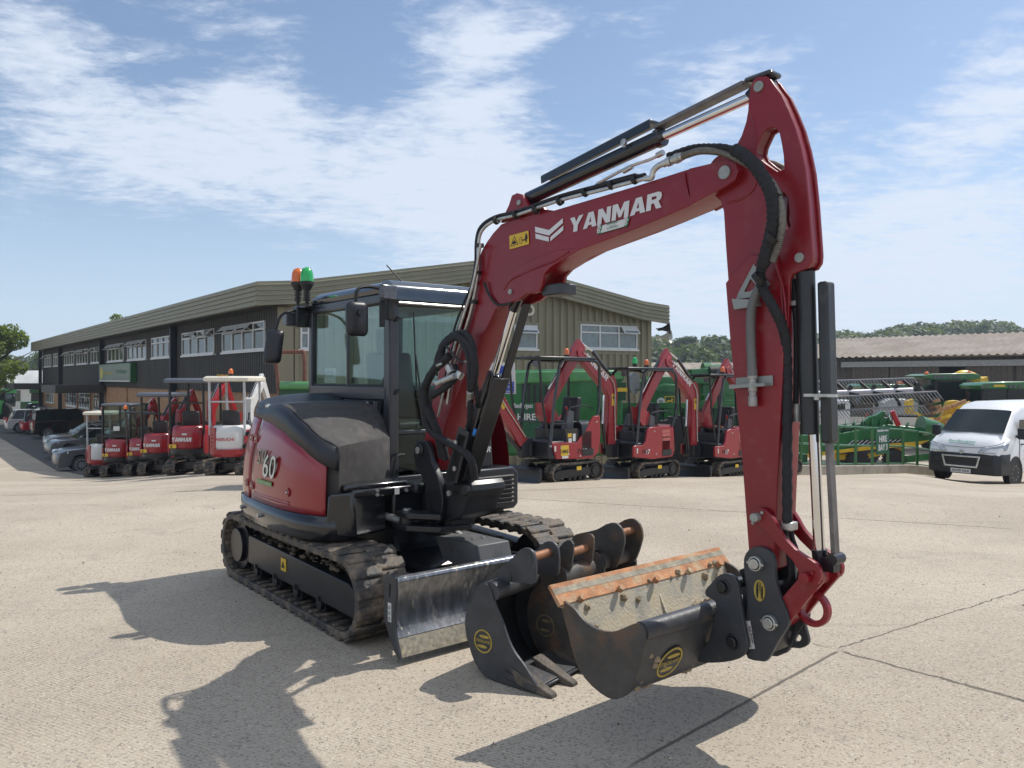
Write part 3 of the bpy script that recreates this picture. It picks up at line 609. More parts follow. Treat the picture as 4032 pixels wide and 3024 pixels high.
def tree(name, label, x, y, z, h, w, n, size, seed, mats=LEAF, group=None, cat='tree'):
    rnd = random.Random(seed); t = thing(name, label, cat, (x, y, z), 0, group)
    mb = MB(); mb.tube([(0, 0, 0), (.05*h, 0, .2*h), (0, .02*h, .45*h), (0, 0, .75*h)], [.035*h, .028*h, .018*h, .006*h], 8, smooth=3)
    tips = []
    for k in range(9):
        a = rnd.uniform(0, 6.28); z0 = rnd.uniform(.25, .6)*h; e = Vector((math.cos(a)*w*rnd.uniform(.5, .85), math.sin(a)*w*rnd.uniform(.5, .85), z0+rnd.uniform(.1, .3)*h)); mb.tube([(0, 0, z0), (e.x*.5, e.y*.5, (z0+e.z)/2+.02*h), e], [.012*h, .008*h, .003*h], 6, smooth=2); tips.append(e)
    mb.build('trunk', BARK, t)
    mb = MB(); k = 44
    for i in range(k):
        a = rnd.uniform(0, 6.28); zz = rnd.uniform(.32, .93); r = w*math.sqrt(max(.05, 1-((zz-.55)/.47)**2))*rnd.uniform(.15, .85)
        c = (math.cos(a)*r, math.sin(a)*r, zz*h); q = rnd.uniform(.17, .30)*w*1.15; leaves(mb, c, (q, q, q*.75), n//k, size, rnd)
    mb.build('crown', mats, t, smooth=0, fixn=False)
    return t
tree('broadleaf_tree', 'leafy light green tree standing beyond the left end of the office', -44.6, 66, -2.1, 8.7, 4.1, 11000, .17, 3)
tree('broadleaf_tree', 'low bushy tree at the left edge in front of the white building', -52.5, 70, -2.1, 7.2, 3.4, 7000, .17, 5)
tree('broadleaf_tree', 'tree top just showing above the office fascia', -43.9, 86, -2.1, 11.5, 3.0, 4000, .18, 8)
def hillside():
    # the wooded rise: one terrain sheet with a wood that reads as one mass
    def hz(x, y): return -2.1+7.5*sst(150, 265, y)*(.8+.2*math.sin(x*.013+1))+10*sst(70, 200, x)*sst(150, 330, y)*(1-.2*math.sin(x*.03))
    mb = MB(); xs = [-500+i*20 for i in range(61)]; ys = [100+i*15 for i in range(24)]
    V = [[mb.bm.verts.new((x, y, hz(x, y)-.4*(y < 110))) for x in xs] for y in ys]
    for a, b in zip(V, V[1:]):
        for i in range(len(xs)-1): mb.bm.faces.new((a[i], a[i+1], b[i+1], b[i]))
    tag(mb.build('hills', mat('hill grass', (.05, .07, .025), .9, var=.3, vs=.05), smooth=60), kind='structure')
    rnd = random.Random(21); mb = MB(); spots = []
    while len(spots) < 640:
        y = 165+185*rnd.random()**.8; x = rnd.uniform(-.03, .80)*y if rnd.random() < .88 else rnd.uniform(-.95, -.5)*y
        spots.append((x, y, hz(x, y), rnd.uniform(3.4, 6.6)))
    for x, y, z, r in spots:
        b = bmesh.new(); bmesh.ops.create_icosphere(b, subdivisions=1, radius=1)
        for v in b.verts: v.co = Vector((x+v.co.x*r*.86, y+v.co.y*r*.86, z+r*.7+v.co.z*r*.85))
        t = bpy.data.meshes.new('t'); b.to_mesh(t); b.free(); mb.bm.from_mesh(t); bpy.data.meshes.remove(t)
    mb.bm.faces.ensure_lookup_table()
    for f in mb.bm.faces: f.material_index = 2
    for x, y, z, r in spots:
        c0 = rnd.choice((0, 0, 1, 2, 3)); n0 = len(mb.bm.faces)
        for _ in range(260):
            d = Vector((rnd.gauss(0, 1), rnd.gauss(-.5, 1), rnd.gauss(.4, 1))).normalized(); q = rnd.uniform(.85, 1.08)
            p = Vector((x+d.x*r*q, y+d.y*r*q, z+r*.8+d.z*r*.9*q)); nn = (d+Vector((rnd.gauss(0, .5), rnd.gauss(0, .5), rnd.gauss(.2, .5)))).normalized(); u = nn.orthogonal().normalized(); v = nn.cross(u); s_ = r*.105*rnd.uniform(.6, 1.4)
            f = mb.face([p+u*s_, p+v*s_, p-u*s_, p-v*s_]); f.material_index = c0 if rnd.random() < .75 else rnd.randrange(4)
    tag(mb.build('woodland', FAR, smooth=0, fixn=False), kind='stuff')
    for i, (px, py, h, w, Y, lab) in enumerate(((2700, 1335, 11, 5, 245, 'tall round tree rising above the wood behind the low workshop'), (3515, 1305, 11, 4.5, 255, 'dark domed tree on the skyline, left of the two above the shed roof'), (3585, 1303, 10, 4.5, 258, 'flat topped dark tree on the skyline, right of the two above the shed roof'), (2320, 1352, 8, 3.5, 250, 'small tree on the skyline just right of the office gable'))):
        p = at(px, py, Y); tree('skyline_tree', lab, p.x, Y, p.z-h*.93, h, w, 5000, .32, 40+i, FAR, 'trees on the wooded skyline')
hillside()
# ================================================================ the large excavator
def Zm(ox, oy, k=.5): return lambda x, y: (ox+x*k, oy+y*k)
z1, z2, z3, z4, z5, z6, z7, z8 = Zm(2200, 200), Zm(1700, 700), Zm(850, 1000), Zm(800, 1900), Zm(1500, 1500), Zm(2600, 1800), Zm(1800, 1980), Zm(1500, 1900)
EX = Frame(-1.04, 6.71, 39)
def PL(fr, y, z, pts): return [fr.Y(*z(*p), y) for p in pts]
def track_path(xr, xf, r, zc, sag=0., n=10):
    p = arc(xf, zc, r, 90, -90, n)+arc(xr, zc, r, 270, 90, n)
    m = 12; top = [(xr+(xf-xr)*i/m, zc+r-sag*math.sin(math.pi*i/m)) for i in range(1, m)]
    return p+top
def resample(P, n):
    Q = [Vector(p) for p in P]+[Vector(P[0])]; L = [0]
    for a, b in zip(Q, Q[1:]): L.append(L[-1]+(b-a).length)
    out = []
    for k in range(n):
        d = L[-1]*k/n; i = max(j for j in range(len(L)) if L[j] <= d+1e-9); i = min(i, len(Q)-2)
        t = (d-L[i])/max(1e-9, L[i+1]-L[i]); p = Q[i].lerp(Q[i+1], t); e = (Q[i+1]-Q[i]).normalized(); out.append((p, e))
    return out
def rubber_track(par, y0, y1, xr, xf, r, zc, nl, lug, th=.035, sag=0., m=TRACKM, hero=True):
    """closed rubber belt with raised lugs, then frame, rollers, sprocket and idler"""
    w = y1-y0; s = 1 if y0 > 0 else -1; yo = y0 if s < 0 else y1   # outer side
    mb = MB(); out = track_path(xr, xf, r, zc, sag); inn = track_path(xr, xf, r-th, zc, sag)
    n = len(out); A = mb.vs([(p[0], y0, p[1]) for p in out]); B = mb.vs([(p[0], y1, p[1]) for p in out]); C = mb.vs([(p[0], y1, p[1]) for p in inn]); D = mb.vs([(p[0], y0, p[1]) for p in inn])
    for P, Q in ((A, B), (B, C), (C, D), (D, A)):
        for k in range(n): mb.bm.faces.new((P[k], P[(k+1) % n], Q[(k+1) % n], Q[k]))
    for k, (p, e) in enumerate(resample(out[::-1], nl)):
        nrm = Vector((-e.y, e.x)); 
        if (p-Vector(((xr+xf)/2, zc))).dot(nrm) < 0: nrm = -nrm
        for h, (ya, yb) in enumerate(((y0-.004, y0+w*.54), (y0+w*.46, y1+.004))):
            sh = (.5*lug*2.2 if h else 0)
            pt = []
            q = p+e*sh
            if True:
                L0, L1, H = lug*1.35, lug*.95, lug*.52
                base = [q-e*L0, q+e*L0]; top = [q+e*L1+nrm*H, q-e*L1+nrm*H]
                pp = [(v.x, v.y) for v in base+top]
                tp = .45 if hero else 0
                a = [(u, ya, v) for u, v in pp]; b = [(u, yb, v) for u, v in pp]
                mb.hexa([a[0], a[1], b[1], b[0], a[3], a[2], b[2], b[3]])
    if hero:   # inner drive lugs
        for p, e in resample(inn[::-1], nl):
            nrm = Vector((-e.y, e.x))
            if (p-Vector(((xr+xf)/2, zc))).dot(nrm) > 0: nrm = -nrm
            for ya in (y0+.02, y1-w*.36):
                pp = [p-e*.022, p+e*.022, p+e*.016+nrm*.02, p-e*.016+nrm*.02]
                a = [(v.x, ya, v.y) for v in pp]; b = [(v.x, ya+w*.34, v.y) for v in pp]
                mb.hexa([a[0], a[1], b[1], b[0], a[3], a[2], b[2], b[3]])
    t = mb.build('rubber_track', m, par, bevel=.008 if hero else 0)
    k = r/.285; ym = (y0+y1)/2
    mb = MB(); fo = [(xr+.22*k, zc-.12*k), (xr+.24*k, zc+.125*k), (xf+.02*k, zc+.085*k), (xf+.16*k, zc+.02*k), (xf+.17*k, zc-.06*k), (xf+.10*k, zc-.14*k)]
    ins = w*.16*s
    ya, yb = sorted((yo-ins, ym-s*w*.1)); mb.prism(fo, ya, yb)
    f = mb.build('track_frame', BLK, par, bevel=.008*k)
    mb = MB(); c = (xr, zc)
    mb.cyl((xr, yo-ins*.6, zc), (xr, ym, zc), .15*k, n=24); mb.cyl((xr, yo-ins*1.2, zc), (xr, ym, zc), .215*k, n=24)
    for i in range(18):
        a = i*math.pi/9; mb.box((xr+math.cos(a)*.225*k, ym+.02*s, zc+math.sin(a)*.225*k), (.05*k, w*.25, .05*k), Matrix.Rotation(-a, 3, 'Y'))
    mb.build('sprocket', BLK, par, bevel=.004)
    mb = MB(); mb.cyl((xf, yo-ins*2.4, zc), (xf, ym-s*w*.2, zc), .225*k, n=28); mb.build('idler', BLK, par, bevel=.004)
    for i in range(4):
        x = xr+.42*k+(xf-xr-.86*k)*i/3; mb = MB()
        mb.cyl((x, yo-ins*1.3, zc-.155*k), (x, ym-s*w*.2, zc-.155*k), .075*k, n=16); mb.cyl((x, yo-ins*.9, zc-.155*k), (x, yo-ins*1.4, zc-.155*k), .045*k, n=12)
        mb.cyl((x, yo-ins*.75, zc-.12*k), (x, yo-ins*1.2, zc-.12*k), .02*k, n=8); mb.build('roller', BLK, par)
    return t
def clump(mb, x, y, z, r, n=1, sx=1, sz=1):
    for _ in range(n):
        c = Vector((x, y, z)); M = Matrix.Translation(c) @ Matrix.Diagonal((sx, 1, sz, 1))
        b = bmesh.new(); bmesh.ops.create_icosphere(b, subdivisions=2, radius=r)
        for v in b.verts: v.co *= 1+.5*noise.noise(v.co*(3/r*.5)+c*9)
        bmesh.ops.transform(b, matrix=M, verts=b.verts); t = bpy.data.meshes.new('t'); b.to_mesh(t); b.free(); mb.bm.from_mesh(t); bpy.data.meshes.remove(t)
def pinhead(mb, x, y, z, r, d, n=20): mb.cyl((x, y, z), (x, y+d, z), r, n=n)
def big_excavator():
    ex = EX.thing('excavator', 'large dark red excavator with black cab and arched boom, nearest machine in the yard', 'excavator')
    yn, yf = -.25, -.05
    # ---- undercarriage
    rubber_track(ex, -1.02, -.62, -1.09, 1.02, .285, .300, 44, .036, sag=.012, th=.05)
    rubber_track(ex, .60, 1.0, -1.09, 1.02, .285, .300, 44, .036, sag=.012, th=.05)
    mb = MB()
    for k in range(190):
        clump(mb, random.uniform(-.85, .78), random.uniform(-.93, -.70), .405+random.uniform(-.015, .02), random.uniform(.007, .024), sx=1.6, sz=.8)
        if k % 3 == 0: clump(mb, random.uniform(-.8, .8), random.uniform(.62, .7), .40+random.uniform(-.015, .02), random.uniform(.01, .03), sx=1.6)
    mb.build('packed_mud', mat('packed earth', (.13, .10, .07), .95, var=.4, vs=25, bump=1, bs=80), ex)['kind'] = 'stuff'
    mb = MB()
    mb.b2((-.62, -.66, .26), (.66, .64, .44)); mb.prism([(-.95, .22), (-.62, .46), (.7, .46), (.95, .24), (.8, .2), (-.8, .2)], -.35, .35)
    mb.cyl((0, 0, .42), (0, 0, .62), .47, n=40); mb.build('chassis', BLK, ex, bevel=.012)
    s = MB(); s.b2((-.12, -.962, .26), (-.02, -.958, .36)); s.build('warning_sticker', YEL, ex)
    s = MB(); s.prism([(-.105, .285), (-.045, .285), (-.075, .335)], -.9655, -.9625); s.build('sticker_symbol', INK, ex)
    # ---- dozer blade
    mb = MB(); yl, yr = -.93, 1.02; BZ = lambda P: [(a, .045+(b-.045)*.865) for a, b in P]
    prof = [(1.60, .60)]+[(1.60+.035*math.cos(R(a)), .585+.035*math.sin(R(a))) for a in (120, 60, 10, -40)]
    face = [(1.625, .55), (1.585, .46), (1.575, .36), (1.59, .26), (1.64, .17)]
    back = [(1.60, .16), (1.55, .26), (1.535, .36), (1.545, .46), (1.57, .55)]
    mb.prism(BZ([(1.575, .60), (1.60, .62), (1.63, .61), (1.64, .585)]+face+back), yl, yr); bl = mb.build('blade', mat('scratched blade', (.26, .27, .29), .30, .75, var=.35, vs=30, col2=(.60, .56, .48), c2lo=.57, c2hi=.65, c2s=16, bump=.2, bs=40, rvar=.35, stretch=(1, 1, .22)), ex, bevel=.006)
    mb = MB(); mb.prism(BZ([(1.64, .17), (1.70, .055), (1.68, .045), (1.60, .16)]), yl, yr)
    mb.build('cutting_edge', mat('worn edge', (.22, .20, .16), .5, .5, var=.35, vs=40, col2=(.35, .30, .2), c2s=10), bl)
    for y in (yl-.02, yr):
        o = [(1.53, .60), (1.60, .64), (1.66, .62), (1.665, .5), (1.64, .36), (1.66, .2), (1.72, .05), (1.64, .10), (1.52, .3)]
        mb = MB(); mb.plate([BZ(o), BZ([(1.585, .575), (1.61, .575), (1.60, .47), (1.58, .47)])], y, y+.02, .003); mb.build('blade_end', CLEANST, bl)
    s = MB(); s.b2((1.575, yl-.0225, .26), (1.615, yl-.0205, .38)); s.build('sticker', WSTK, bl)
    s = MB(); [s.ring((1.595, yl-.024, z), (1.595, yl-.023, z), .012, .008, 12) for z in (.35, .315, .28)]; s.build('sticker_symbol', INK, bl)
    mb = MB()
    for y in (-.42, .48):
        mb.beam((.55, y*.75, .30), (1.57, y, .40), .06, .14); mb.beam((1.0, y*.9, .35), (1.55, y*1.5, .42), .04, .08)
    mb.b2((.9, -.4, .25), (.96, .46, .36)); mb.build('blade_arm', BLK, ex, bevel=.01)
    mb = MB(); mb.hexa([(1.02, -.16, .44), (1.50, -.13, .36), (1.50, .16, .36), (1.02, .13, .44), (.90, -.16, .60), (1.42, -.13, .60), (1.42, .16, .60), (.90, .13, .60)])
    mb.build('cylinder_cover', mat('dusty cover', (.10, .10, .10), .55, .1, var=.2, col2=(.045, .047, .05), c2s=4), ex, bevel=.008)
    mb = MB(); [pinhead(mb, 1.2+k*.07, .0, .6, .012, 0) for k in ()]; mb.cyl((1.22, -.02, .60), (1.22, -.02, .612), .014, n=6); mb.cyl((1.24, .06, .60), (1.24, .06, .612), .014, n=6); mb.build('bolt', STEEL, ex)
    mb = MB(); mb.tube([(.55, -.3, .55), (.75, -.34, .38), (.95, -.28, .36), (1.05, -.12, .45), (1.0, -.02, .5)], .018, 8, smooth=5); mb.build('blade_hose', mat('grey hose', (.05, .055, .065), .5), ex)
    mb = MB(); mb.cyl((.62, .05, .72), (1.0, .02, .58), .025, n=12); mb.build('blade_cylinder', STEEL, ex)
    # ---- upper body
    plan = catmull([(-1.28, .1, 0), (-1.27, -.30, 0), (-1.22, -.60, 0), (-1.10, -.85, 0), (-.84, -1.01, 0), (-.5, -1.055, 0), (-.1, -1.08, 0), (.25, -1.07, 0), (.5, -1.02, 0), (.68, -.92, 0), (.76, -.74, 0)], 6)
    farp = [Vector((p.x, -p.y, 0)) for p in plan if p.x < .3]
    topx = sorted([(EX.Y(*p, -1.0)) for p in ((1060, 1655), (1130, 1692), (1200, 1757), (1260, 1843), (1300, 1925), (1318, 1985))])
    def ztop(x):
        if x < topx[0][0]: return 1.485+(topx[0][1]-1.485)*sst(-.8, topx[0][0], x)
        return lerp(topx, x)
    def wall(mb, pts, zb, zt, off=0., tum=.16, n=7):
        rows = []
        for j in range(n+1):
            row = []
            for p in pts:
                z = zb+(zt(p)-zb)*j/n; k = 1-tum*max(0, (z-.95)/.75)**2+off
                row.append((p.x*k, p.y*k, z))
            rows.append(row)
        for a, b in zip(rows, rows[1:]):
            A, B = mb.vs(a), mb.vs(b)
            for i in range(len(A)-1): mb.bm.faces.new((A[i], A[i+1], B[i+1], B[i]))
        bmesh.ops.remove_doubles(mb.bm, verts=mb.bm.verts, dist=1e-4)
    split = -.52
    cw = [p for p in plan if p.x <= split]; dr = [p for p in plan if p.x >= split-.03]
    mb = MB(); wall(mb, list(reversed([q for q in farp]))[0:0]+cw, .80, lambda p: ztop(p.x)); o = mb.build('counterweight', REDG, ex)
    o.modifiers.new('s', 'SOLIDIFY').thickness = .02
    mb = MB(); wall(mb, farp, .80, lambda p: 1.48, 0.); mb.build('far_side_cover', REDG, ex)
    mb = MB()
    pp = dr; wall(mb, [p for p in pp if p.x < .665], .80, lambda p: max(.83, ztop(p.x)), .004)
    o = mb.build('side_door', REDG, ex); o.modifiers.new('s', 'SOLIDIFY').thickness = .02; door = o
    # black edge that follows the curved top of the door
    mb = MB(); pe = [p for p in plan if p.x < .72]; wall2 = [[(p.x*(1-.16*max(0, (z-.95)/.75)**2+.006), p.y*(1-.16*max(0, (z-.95)/.75)**2+.006), z) for p, z in ((p, max(.80, ztop(p.x))+h*(.06+.09*sst(-.7, -.1, p.x))) for p in pe)] for h in (-.08, .5, 1.02)]
    mb.loft(wall2, closed=False, cap=False); o = mb.build('cover_edge', PLA, ex, smooth=50); o.modifiers.new('s', 'SOLIDIFY').thickness = .03
    # door details: fasteners, pressed line, model lettering
    def onside(x, z):
        i = min(range(len(plan)), key=lambda i: abs(plan[i].x-x)); k = 1-.16*max(0, (z-.95)/.75)**2
        return plan[i].y*k-.012
    for x, z in ((-.60, 1.30), (-.46, 1.30), (-.62, .92), (-.46, .91), (.28, .94)):
        y = onside(x, z); mb = MB(); mb.ring((x, y+.004, z), (x, y-.004, z), .034, .022, 18); mb.build('fastener_cup', REDG, door)
        mb = MB(); mb.cyl((x, y+.01, z), (x, y-.008, z), .012, n=8); mb.build('fastener', STEEL, door)
    mb = MB(); mb.b2((-.55, -1.03, 1.06), (-.535, -.99, 1.16)); mb.build('door_latch', INK, door)
    for z in (.845, .865):
        mb = MB(); mb.tube([(x, onside(x, z)+.006, z) for x in (-.42, -.2, 0, .15, .3)], .006, 6); mb.build('pressed_line', REDG, door)
    for w, x, z, h, wd, m in (('SV', -.31, 1.105, .125, .20, mat('chrome lettering', (.30, .32, .28), .25, .8, var=.5, vs=12)), ('60', -.16, 1.015, .19, .255, mat('silver lettering', (.60, .62, .58), .35, .3, var=.08))):
        for dd, mm, b in ((.0, INK, .045), (-.003, m, .0)):
            mb = MB(); mb.text(w, (x, onside(x+.1, z)-.004+dd, z), (1, 0, 0), (0, .03, 1), h=h, w=wd, bold=b, shear=.22); mb.build('model_lettering', mm, door)
    mb = MB(); mb.b2((-.29, onside(-.1, .98)-.004, .955), (.02, onside(-.1, .98)-.002, .99)); mb.build('sticker', mat('green sticker', (.12, .25, .06), .5), door)
    mb = MB(); mb.text('Great Performance Motor', (-.285, onside(-.1, .98)-.006, .963), (1, 0, 0), (0, 0, 1), h=.02, w=.29); mb.build('sticker_lettering', WSTK, door)
    # rear vents in the counterweight
    for z in (.98, 1.09, 1.20, 1.31):
        mb = MB(); pv = [p for p in cw if -1.17 < p.x < -.93 and p.y < -.1]
        k = 1.012-.16*max(0, (z-.95)/.75)**2
        mb.tube([(p.x*k, p.y*k, z) for p in pv], .022, 6); mb.build('vent_slot', INK, ex)
    mb = MB(); mb.text('CE', (-.98, -.86, .90), (.8, -.6, 0), (0, 0, 1), h=.05); mb.build('rear_badge', mat('pale blue ink', (.3, .38, .5), .5), ex)
    # skirt
    allp = list(reversed(farp))+plan
    mb = MB(); wall(mb, allp, .62, lambda p: .795, .012, 0, 2); o = mb.build('lower_skirt', BLKG, ex); sm = o.modifiers.new('s', 'SOLIDIFY'); sm.thickness = .05
    mb = MB(); mb.prism([(p.x*.97, p.y*.97) for p in allp], .63, .80, 'z'); mb.build('turntable_deck', BLK, ex)
    for x in (-.72, -.22):
        y = onside(x, .8); mb = MB(); mb.cyl((x, y, .70), (x, y-.03, .70), .018, n=8); mb.build('bolt', STEEL, ex)
    mb = MB(); mb.hexa([(.66, -.95, .64), (.80, -.78, .64), (.78, -.50, .66), (.6, -.50, .66), (.70, -.95, .96), (.80, -.80, .97), (.76, -.50, .99), (.6, -.50, .99)])
    mb.b2((.56, -.84, .97), (.76, -.30, 1.02)); mb.b2((.70, -.80, .92), (.80, -.22, .985)); mb.build('front_corner', BLKG, ex, bevel=.02)
    mb = MB(); mb.cyl((.795, -.60, .97), (.812, -.60, .97), .014, n=8); mb.cyl((.795, -.35, .95), (.812, -.35, .95), .014, n=8); mb.cyl((.795, -.60, .94), (.812, -.60, .94), .014, n=8); mb.build('bolt', STEEL, ex)
    mb = MB(); mb.b2((.801, -.45, .925), (.803, -.41, .98)); mb.build('sticker', WSTK, ex)
    # bonnet over tank and engine
    inn = sorted(EX.Y(*p, -.23) for p in ((1330, 1562), (1400, 1600), (1465, 1680), (1510, 1755), (1537, 1840)))
    inn = [(-1.35, 1.46), (-1.1, 1.61), (-.8, 1.67)]+[p for p in inn if p[0] > -.7]+[(.45, 1.04), (.70, .97)]
    def bonnet(x0, x1, n, lift, m, name, step=0.):
        mb = MB(); rings = []
        for i in range(n+1):
            x = x0+(x1-x0)*i/n
            yo = -1.0
            for a, b in zip(plan, plan[1:]):
                if a.x <= x <= b.x and a.y < 0: yo = a.y
            if x > .62: yo = -.95+.6*(x-.62)
            if x < -1.22: yo = -.5
            zo = max(.92, ztop(x)+.06+.09*sst(-.7, -.1, x))
            k = 1-.16*max(0, (zo-.95)/.75)**2; yo = yo*k+.015; zt = lerp(inn, x)+lift+step*math.sin(i*2.6)*.0
            zt = max(zt, zo+.02)
            w_ = lambda x_, y_: x_ if x_ < .1 else .1+(x_-.1)*(1-.60*(y_-yo)/(-.23-yo))
            r = [(x, yo, .8)]
            for q in range(9):
                a = q*math.pi/16; y_ = -.23+(yo+.23)*math.cos(a)**.7; r.append((w_(x, y_), y_, zo+(zt-zo)*math.sin(a)**.75))
            r += [(w_(x, -.23), -.225, zt), (w_(x, -.23), -.225, .8)]; rings.append(r)
        mb.loft(rings); return mb.build(name, m, ex, bevel=.0, smooth=50)
    bonnet(-1.24, -.12, 18, 0, PLA, 'engine_bonnet'); bonnet(-.13, .70, 14, .012, GREYM, 'tank_cover')
    mb = MB(); mb.cyl((-.50, -.90, 1.56), (-.50, -.93, 1.55), .03, n=14); mb.build('bonnet_lock', STEEL, ex)
    mb = MB(); mb.tube([(-.40, -.93, 1.44), (-.36, -.96, 1.48), (-.31, -.96, 1.47), (-.28, -.93, 1.42)], .009, 6, smooth=3); mb.build('bonnet_handle', STEEL, ex)
    mb = MB(); mb.cyl((-1.02, -.55, 1.55), (-1.02, -.55, 1.62), .03, n=10); mb.build('exhaust_tip', STEEL, ex)
    # ---- cab
    x0, x1, y0, y1, zb, zt = -1.25, .33, -.23, .80, .90, 2.60
    mb = MB(); P = .045
    for (x, y, w, d) in ((x0+.04, y0+.03, .07, .06), (x1-.04, y0+.045, .10, .09), (x0+.04, y1-.04, .07, .07), (x1-.04, y1-.04, .08, .08)):
        top = x+(-.0 if x > 0 else .03)
        mb.hexa([(x-w/2, y-d/2, zb), (x+w/2, y-d/2, zb), (x+w/2, y+d/2, zb), (x-w/2, y+d/2, zb), (top-w/2, y-d/2, zt-.08), (top+w/2, y-d/2, zt-.08), (top+w/2, y+d/2, zt-.08), (top-w/2, y+d/2, zt-.08)])
    for y in (y0+.03, y1-.04):
        mb.b2((x0+.02, y-.03, 1.62), (x1-.03, y+.03, 1.735)); mb.b2((x0+.05, y-.03, zt-.17), (x1-.03, y+.03, zt-.09))
    mb.b2((x1-.07, y0+.02, zb), (x1, y1, .99)); mb.b2((x1-.07, y0+.06, zt-.20), (x1-.005, y1-.04, zt-.10)); mb.b2((x0+.02, y0+.02, 1.60), (x0+.07, y1-.02, 1.70)); mb.b2((x1-.055, y0+.06, 1.33), (x1-.01, y1-.04, 1.37))
    mb.b2((-.455, y0+.012, 1.72), (-.42, y0+.035, zt-.15))
    mb.build('cab_frame', CABM, ex, bevel=.018, seg=3)
    mb = MB(); mb.b2((x0+.03, y0+.01, zb-.05), (.06, y0+.05, 1.62)); mb.b2((.06, y0+.01, zb-.05), (x1-.08, y0+.05, 1.0)); mb.b2((x0+.03, y1-.05, zb-.05), (x1-.05, y1-.01, 1.62)); mb.b2((x0+.02, y0+.03, .85), (x1-.02, y1-.03, .93))
    mb.b2((x0+.03, y0+.03, zb), (x0+.06, y1-.03, 1.62)); mb.build('cab_panel', BLKG, ex, bevel=.01)
    # roof: rounded slab with a lip
    mb = MB(); rings = []
    for dz, ins in ((-.085, .0), (-.05, -.010), (-.02, .012), (.012, .05), (.028, .12)):
        a0, a1, b0, b1 = x0+.02+ins, x1-ins+.005, y0+ins, y1-ins; c = .10
        r = []
        for (cx_, cy_, s0) in ((a1-c, b1-c, 0), (a0+c, b1-c, 90), (a0+c, b0+c, 180), (a1-c, b0+c, 270)): r += [(x, y, zt+dz-.02*(x < a0+c)) for x, y in arc(cx_, cy_, c, s0, s0+90, 5)]
        rings.append(r)
    mb.loft(rings); mb.build('cab_roof', mat('blue black roof', (.018, .022, .028), .16, .1, var=.05, coat=.7), ex)
    mb = MB(); mb.tube([(x1-.01, y0+.06, zt-.175), (x1+.04, y0+.07, zt-.175), (x1+.04, y1-.05, zt-.175)], .012, 8); mb.build('roof_gutter', STEEL, ex)
    mb = MB(); vp = [(x1-.16, zt+.025), (x1-.06, zt+.018), (x1+.0, zt-.015), (x1+.035, zt-.07), (x1+.042, zt-.15), (x1+.0, zt-.16), (x1-.16, zt-.05)]; mb.prism(vp, y0+.03, y1-.03); mb.build('roof_visor', mat('gloss visor', (.05, .065, .08), .12, .5, coat=.8), ex, smooth=50)
    def pane(name, pts, m=GL): mb = MB(); mb.face(pts); return mb.build(name, m, ex, smooth=0)
    yw = y0+.028
    mb = MB(); mb.b2((x0+.07, yw, 1.735), (-.44, yw+.005, 2.43)); mb.build('side_window', GL, ex)
    mb = MB(); mb.b2((-.43, yw+.008, 1.735), (x1-.09, yw+.013, 2.43)); mb.build('side_window', GL, ex)
    mb = MB(); mb.b2((.08, y0+.02, 1.06), (.20, y0+.024, 1.52)); mb.build('side_window', GL, ex)
    mb = MB(); mb.b2((x0+.08, y1-.045, 1.70), (x1-.08, y1-.04, 2.45)); mb.build('door_window', GL, ex)
    mb = MB(); mb.b2((x1-.02, y0+.10, 1.37), (x1-.015, y1-.08, zt-.18)); ws = mb.build('windscreen', GL, ex)
    mb = MB(); mb.b2((x1-.02, y0+.10, 1.0), (x1-.015, y1-.08, 1.33)); mb.build('lower_windscreen', GL, ex)
    mb = MB(); mb.b2((x0+.03, y0+.07, 1.70), (x0+.035, y1-.08, 2.42)); mb.build('rear_window', GL, ex)
    for z in (1.74, 2.435): mb = MB(); mb.b2((x0+.06, yw-.012, z-.012), (x1-.08, yw+.02, z+.012)); mb.build('window_rail', INK, ex)
    for x in (x0+.14, -.40, .16): mb = MB(); mb.b2((x, yw+.01, 1.755), (x+.05, yw+.05, 1.81)); mb.build('window_catch', INK, ex)
    mb = MB(); mb.b2((-.95, yw+.010, 1.76), (-.72, yw+.013, 1.90)); mb.build('window_notice', WSTK, ex)
    mb = MB(); mb.text('CCTV', (-.77, yw+.007, 1.82), (-1, 0, 0), (0, 0, 1), h=.045); mb.build('notice_lettering', INK, ex)
    for z, h in ((1.50, .10), (1.39, .09)): mb = MB(); mb.b2((-.12, y0+.006, z), (-.03, y0+.009, z+h)); mb.build('sticker', WSTK, ex)
    mb = MB(); mb.b2((-.108, y0+.003, 1.515), (-.085, y0+.0055, 1.58)); mb.b2((-.07, y0+.003, 1.52), (-.04, y0+.0055, 1.54)); mb.b2((-.065, y0+.003, 1.55), (-.05, y0+.0055, 1.59)); mb.build('sticker_symbol', INK, ex)
    # wiper
    xw = x1+.01; mb = MB(); mb.tube([(xw, .10, 1.44), (xw+.02, .05, 1.75), (xw, .02, 2.0)], .008, 6); mb.tube([(xw, .03, 1.72), (xw, .0, 2.36)], .007, 6); mb.cyl((x1-.01, .10, 1.43), (xw+.02, .10, 1.43), .03, n=12); mb.build('wiper', INK, ex)
    for z in (2.28, 1.68, 1.02): mb = MB(); mb.tube([(x1-.02, y0+.06, z), (x1+.025, y0+.055, z), (x1+.03, y0+.08, z+.025)], .012, 8); mb.build('hinge_peg', INK, ex)
    mb = MB(); mb.tube([(x1+.03, y0+.13, 1.17), (x1+.05, y0+.04, 1.15), (x1+.05, y0+.0, .93)], .012, 8, smooth=4); mb.build('grab_handle', INK, ex)
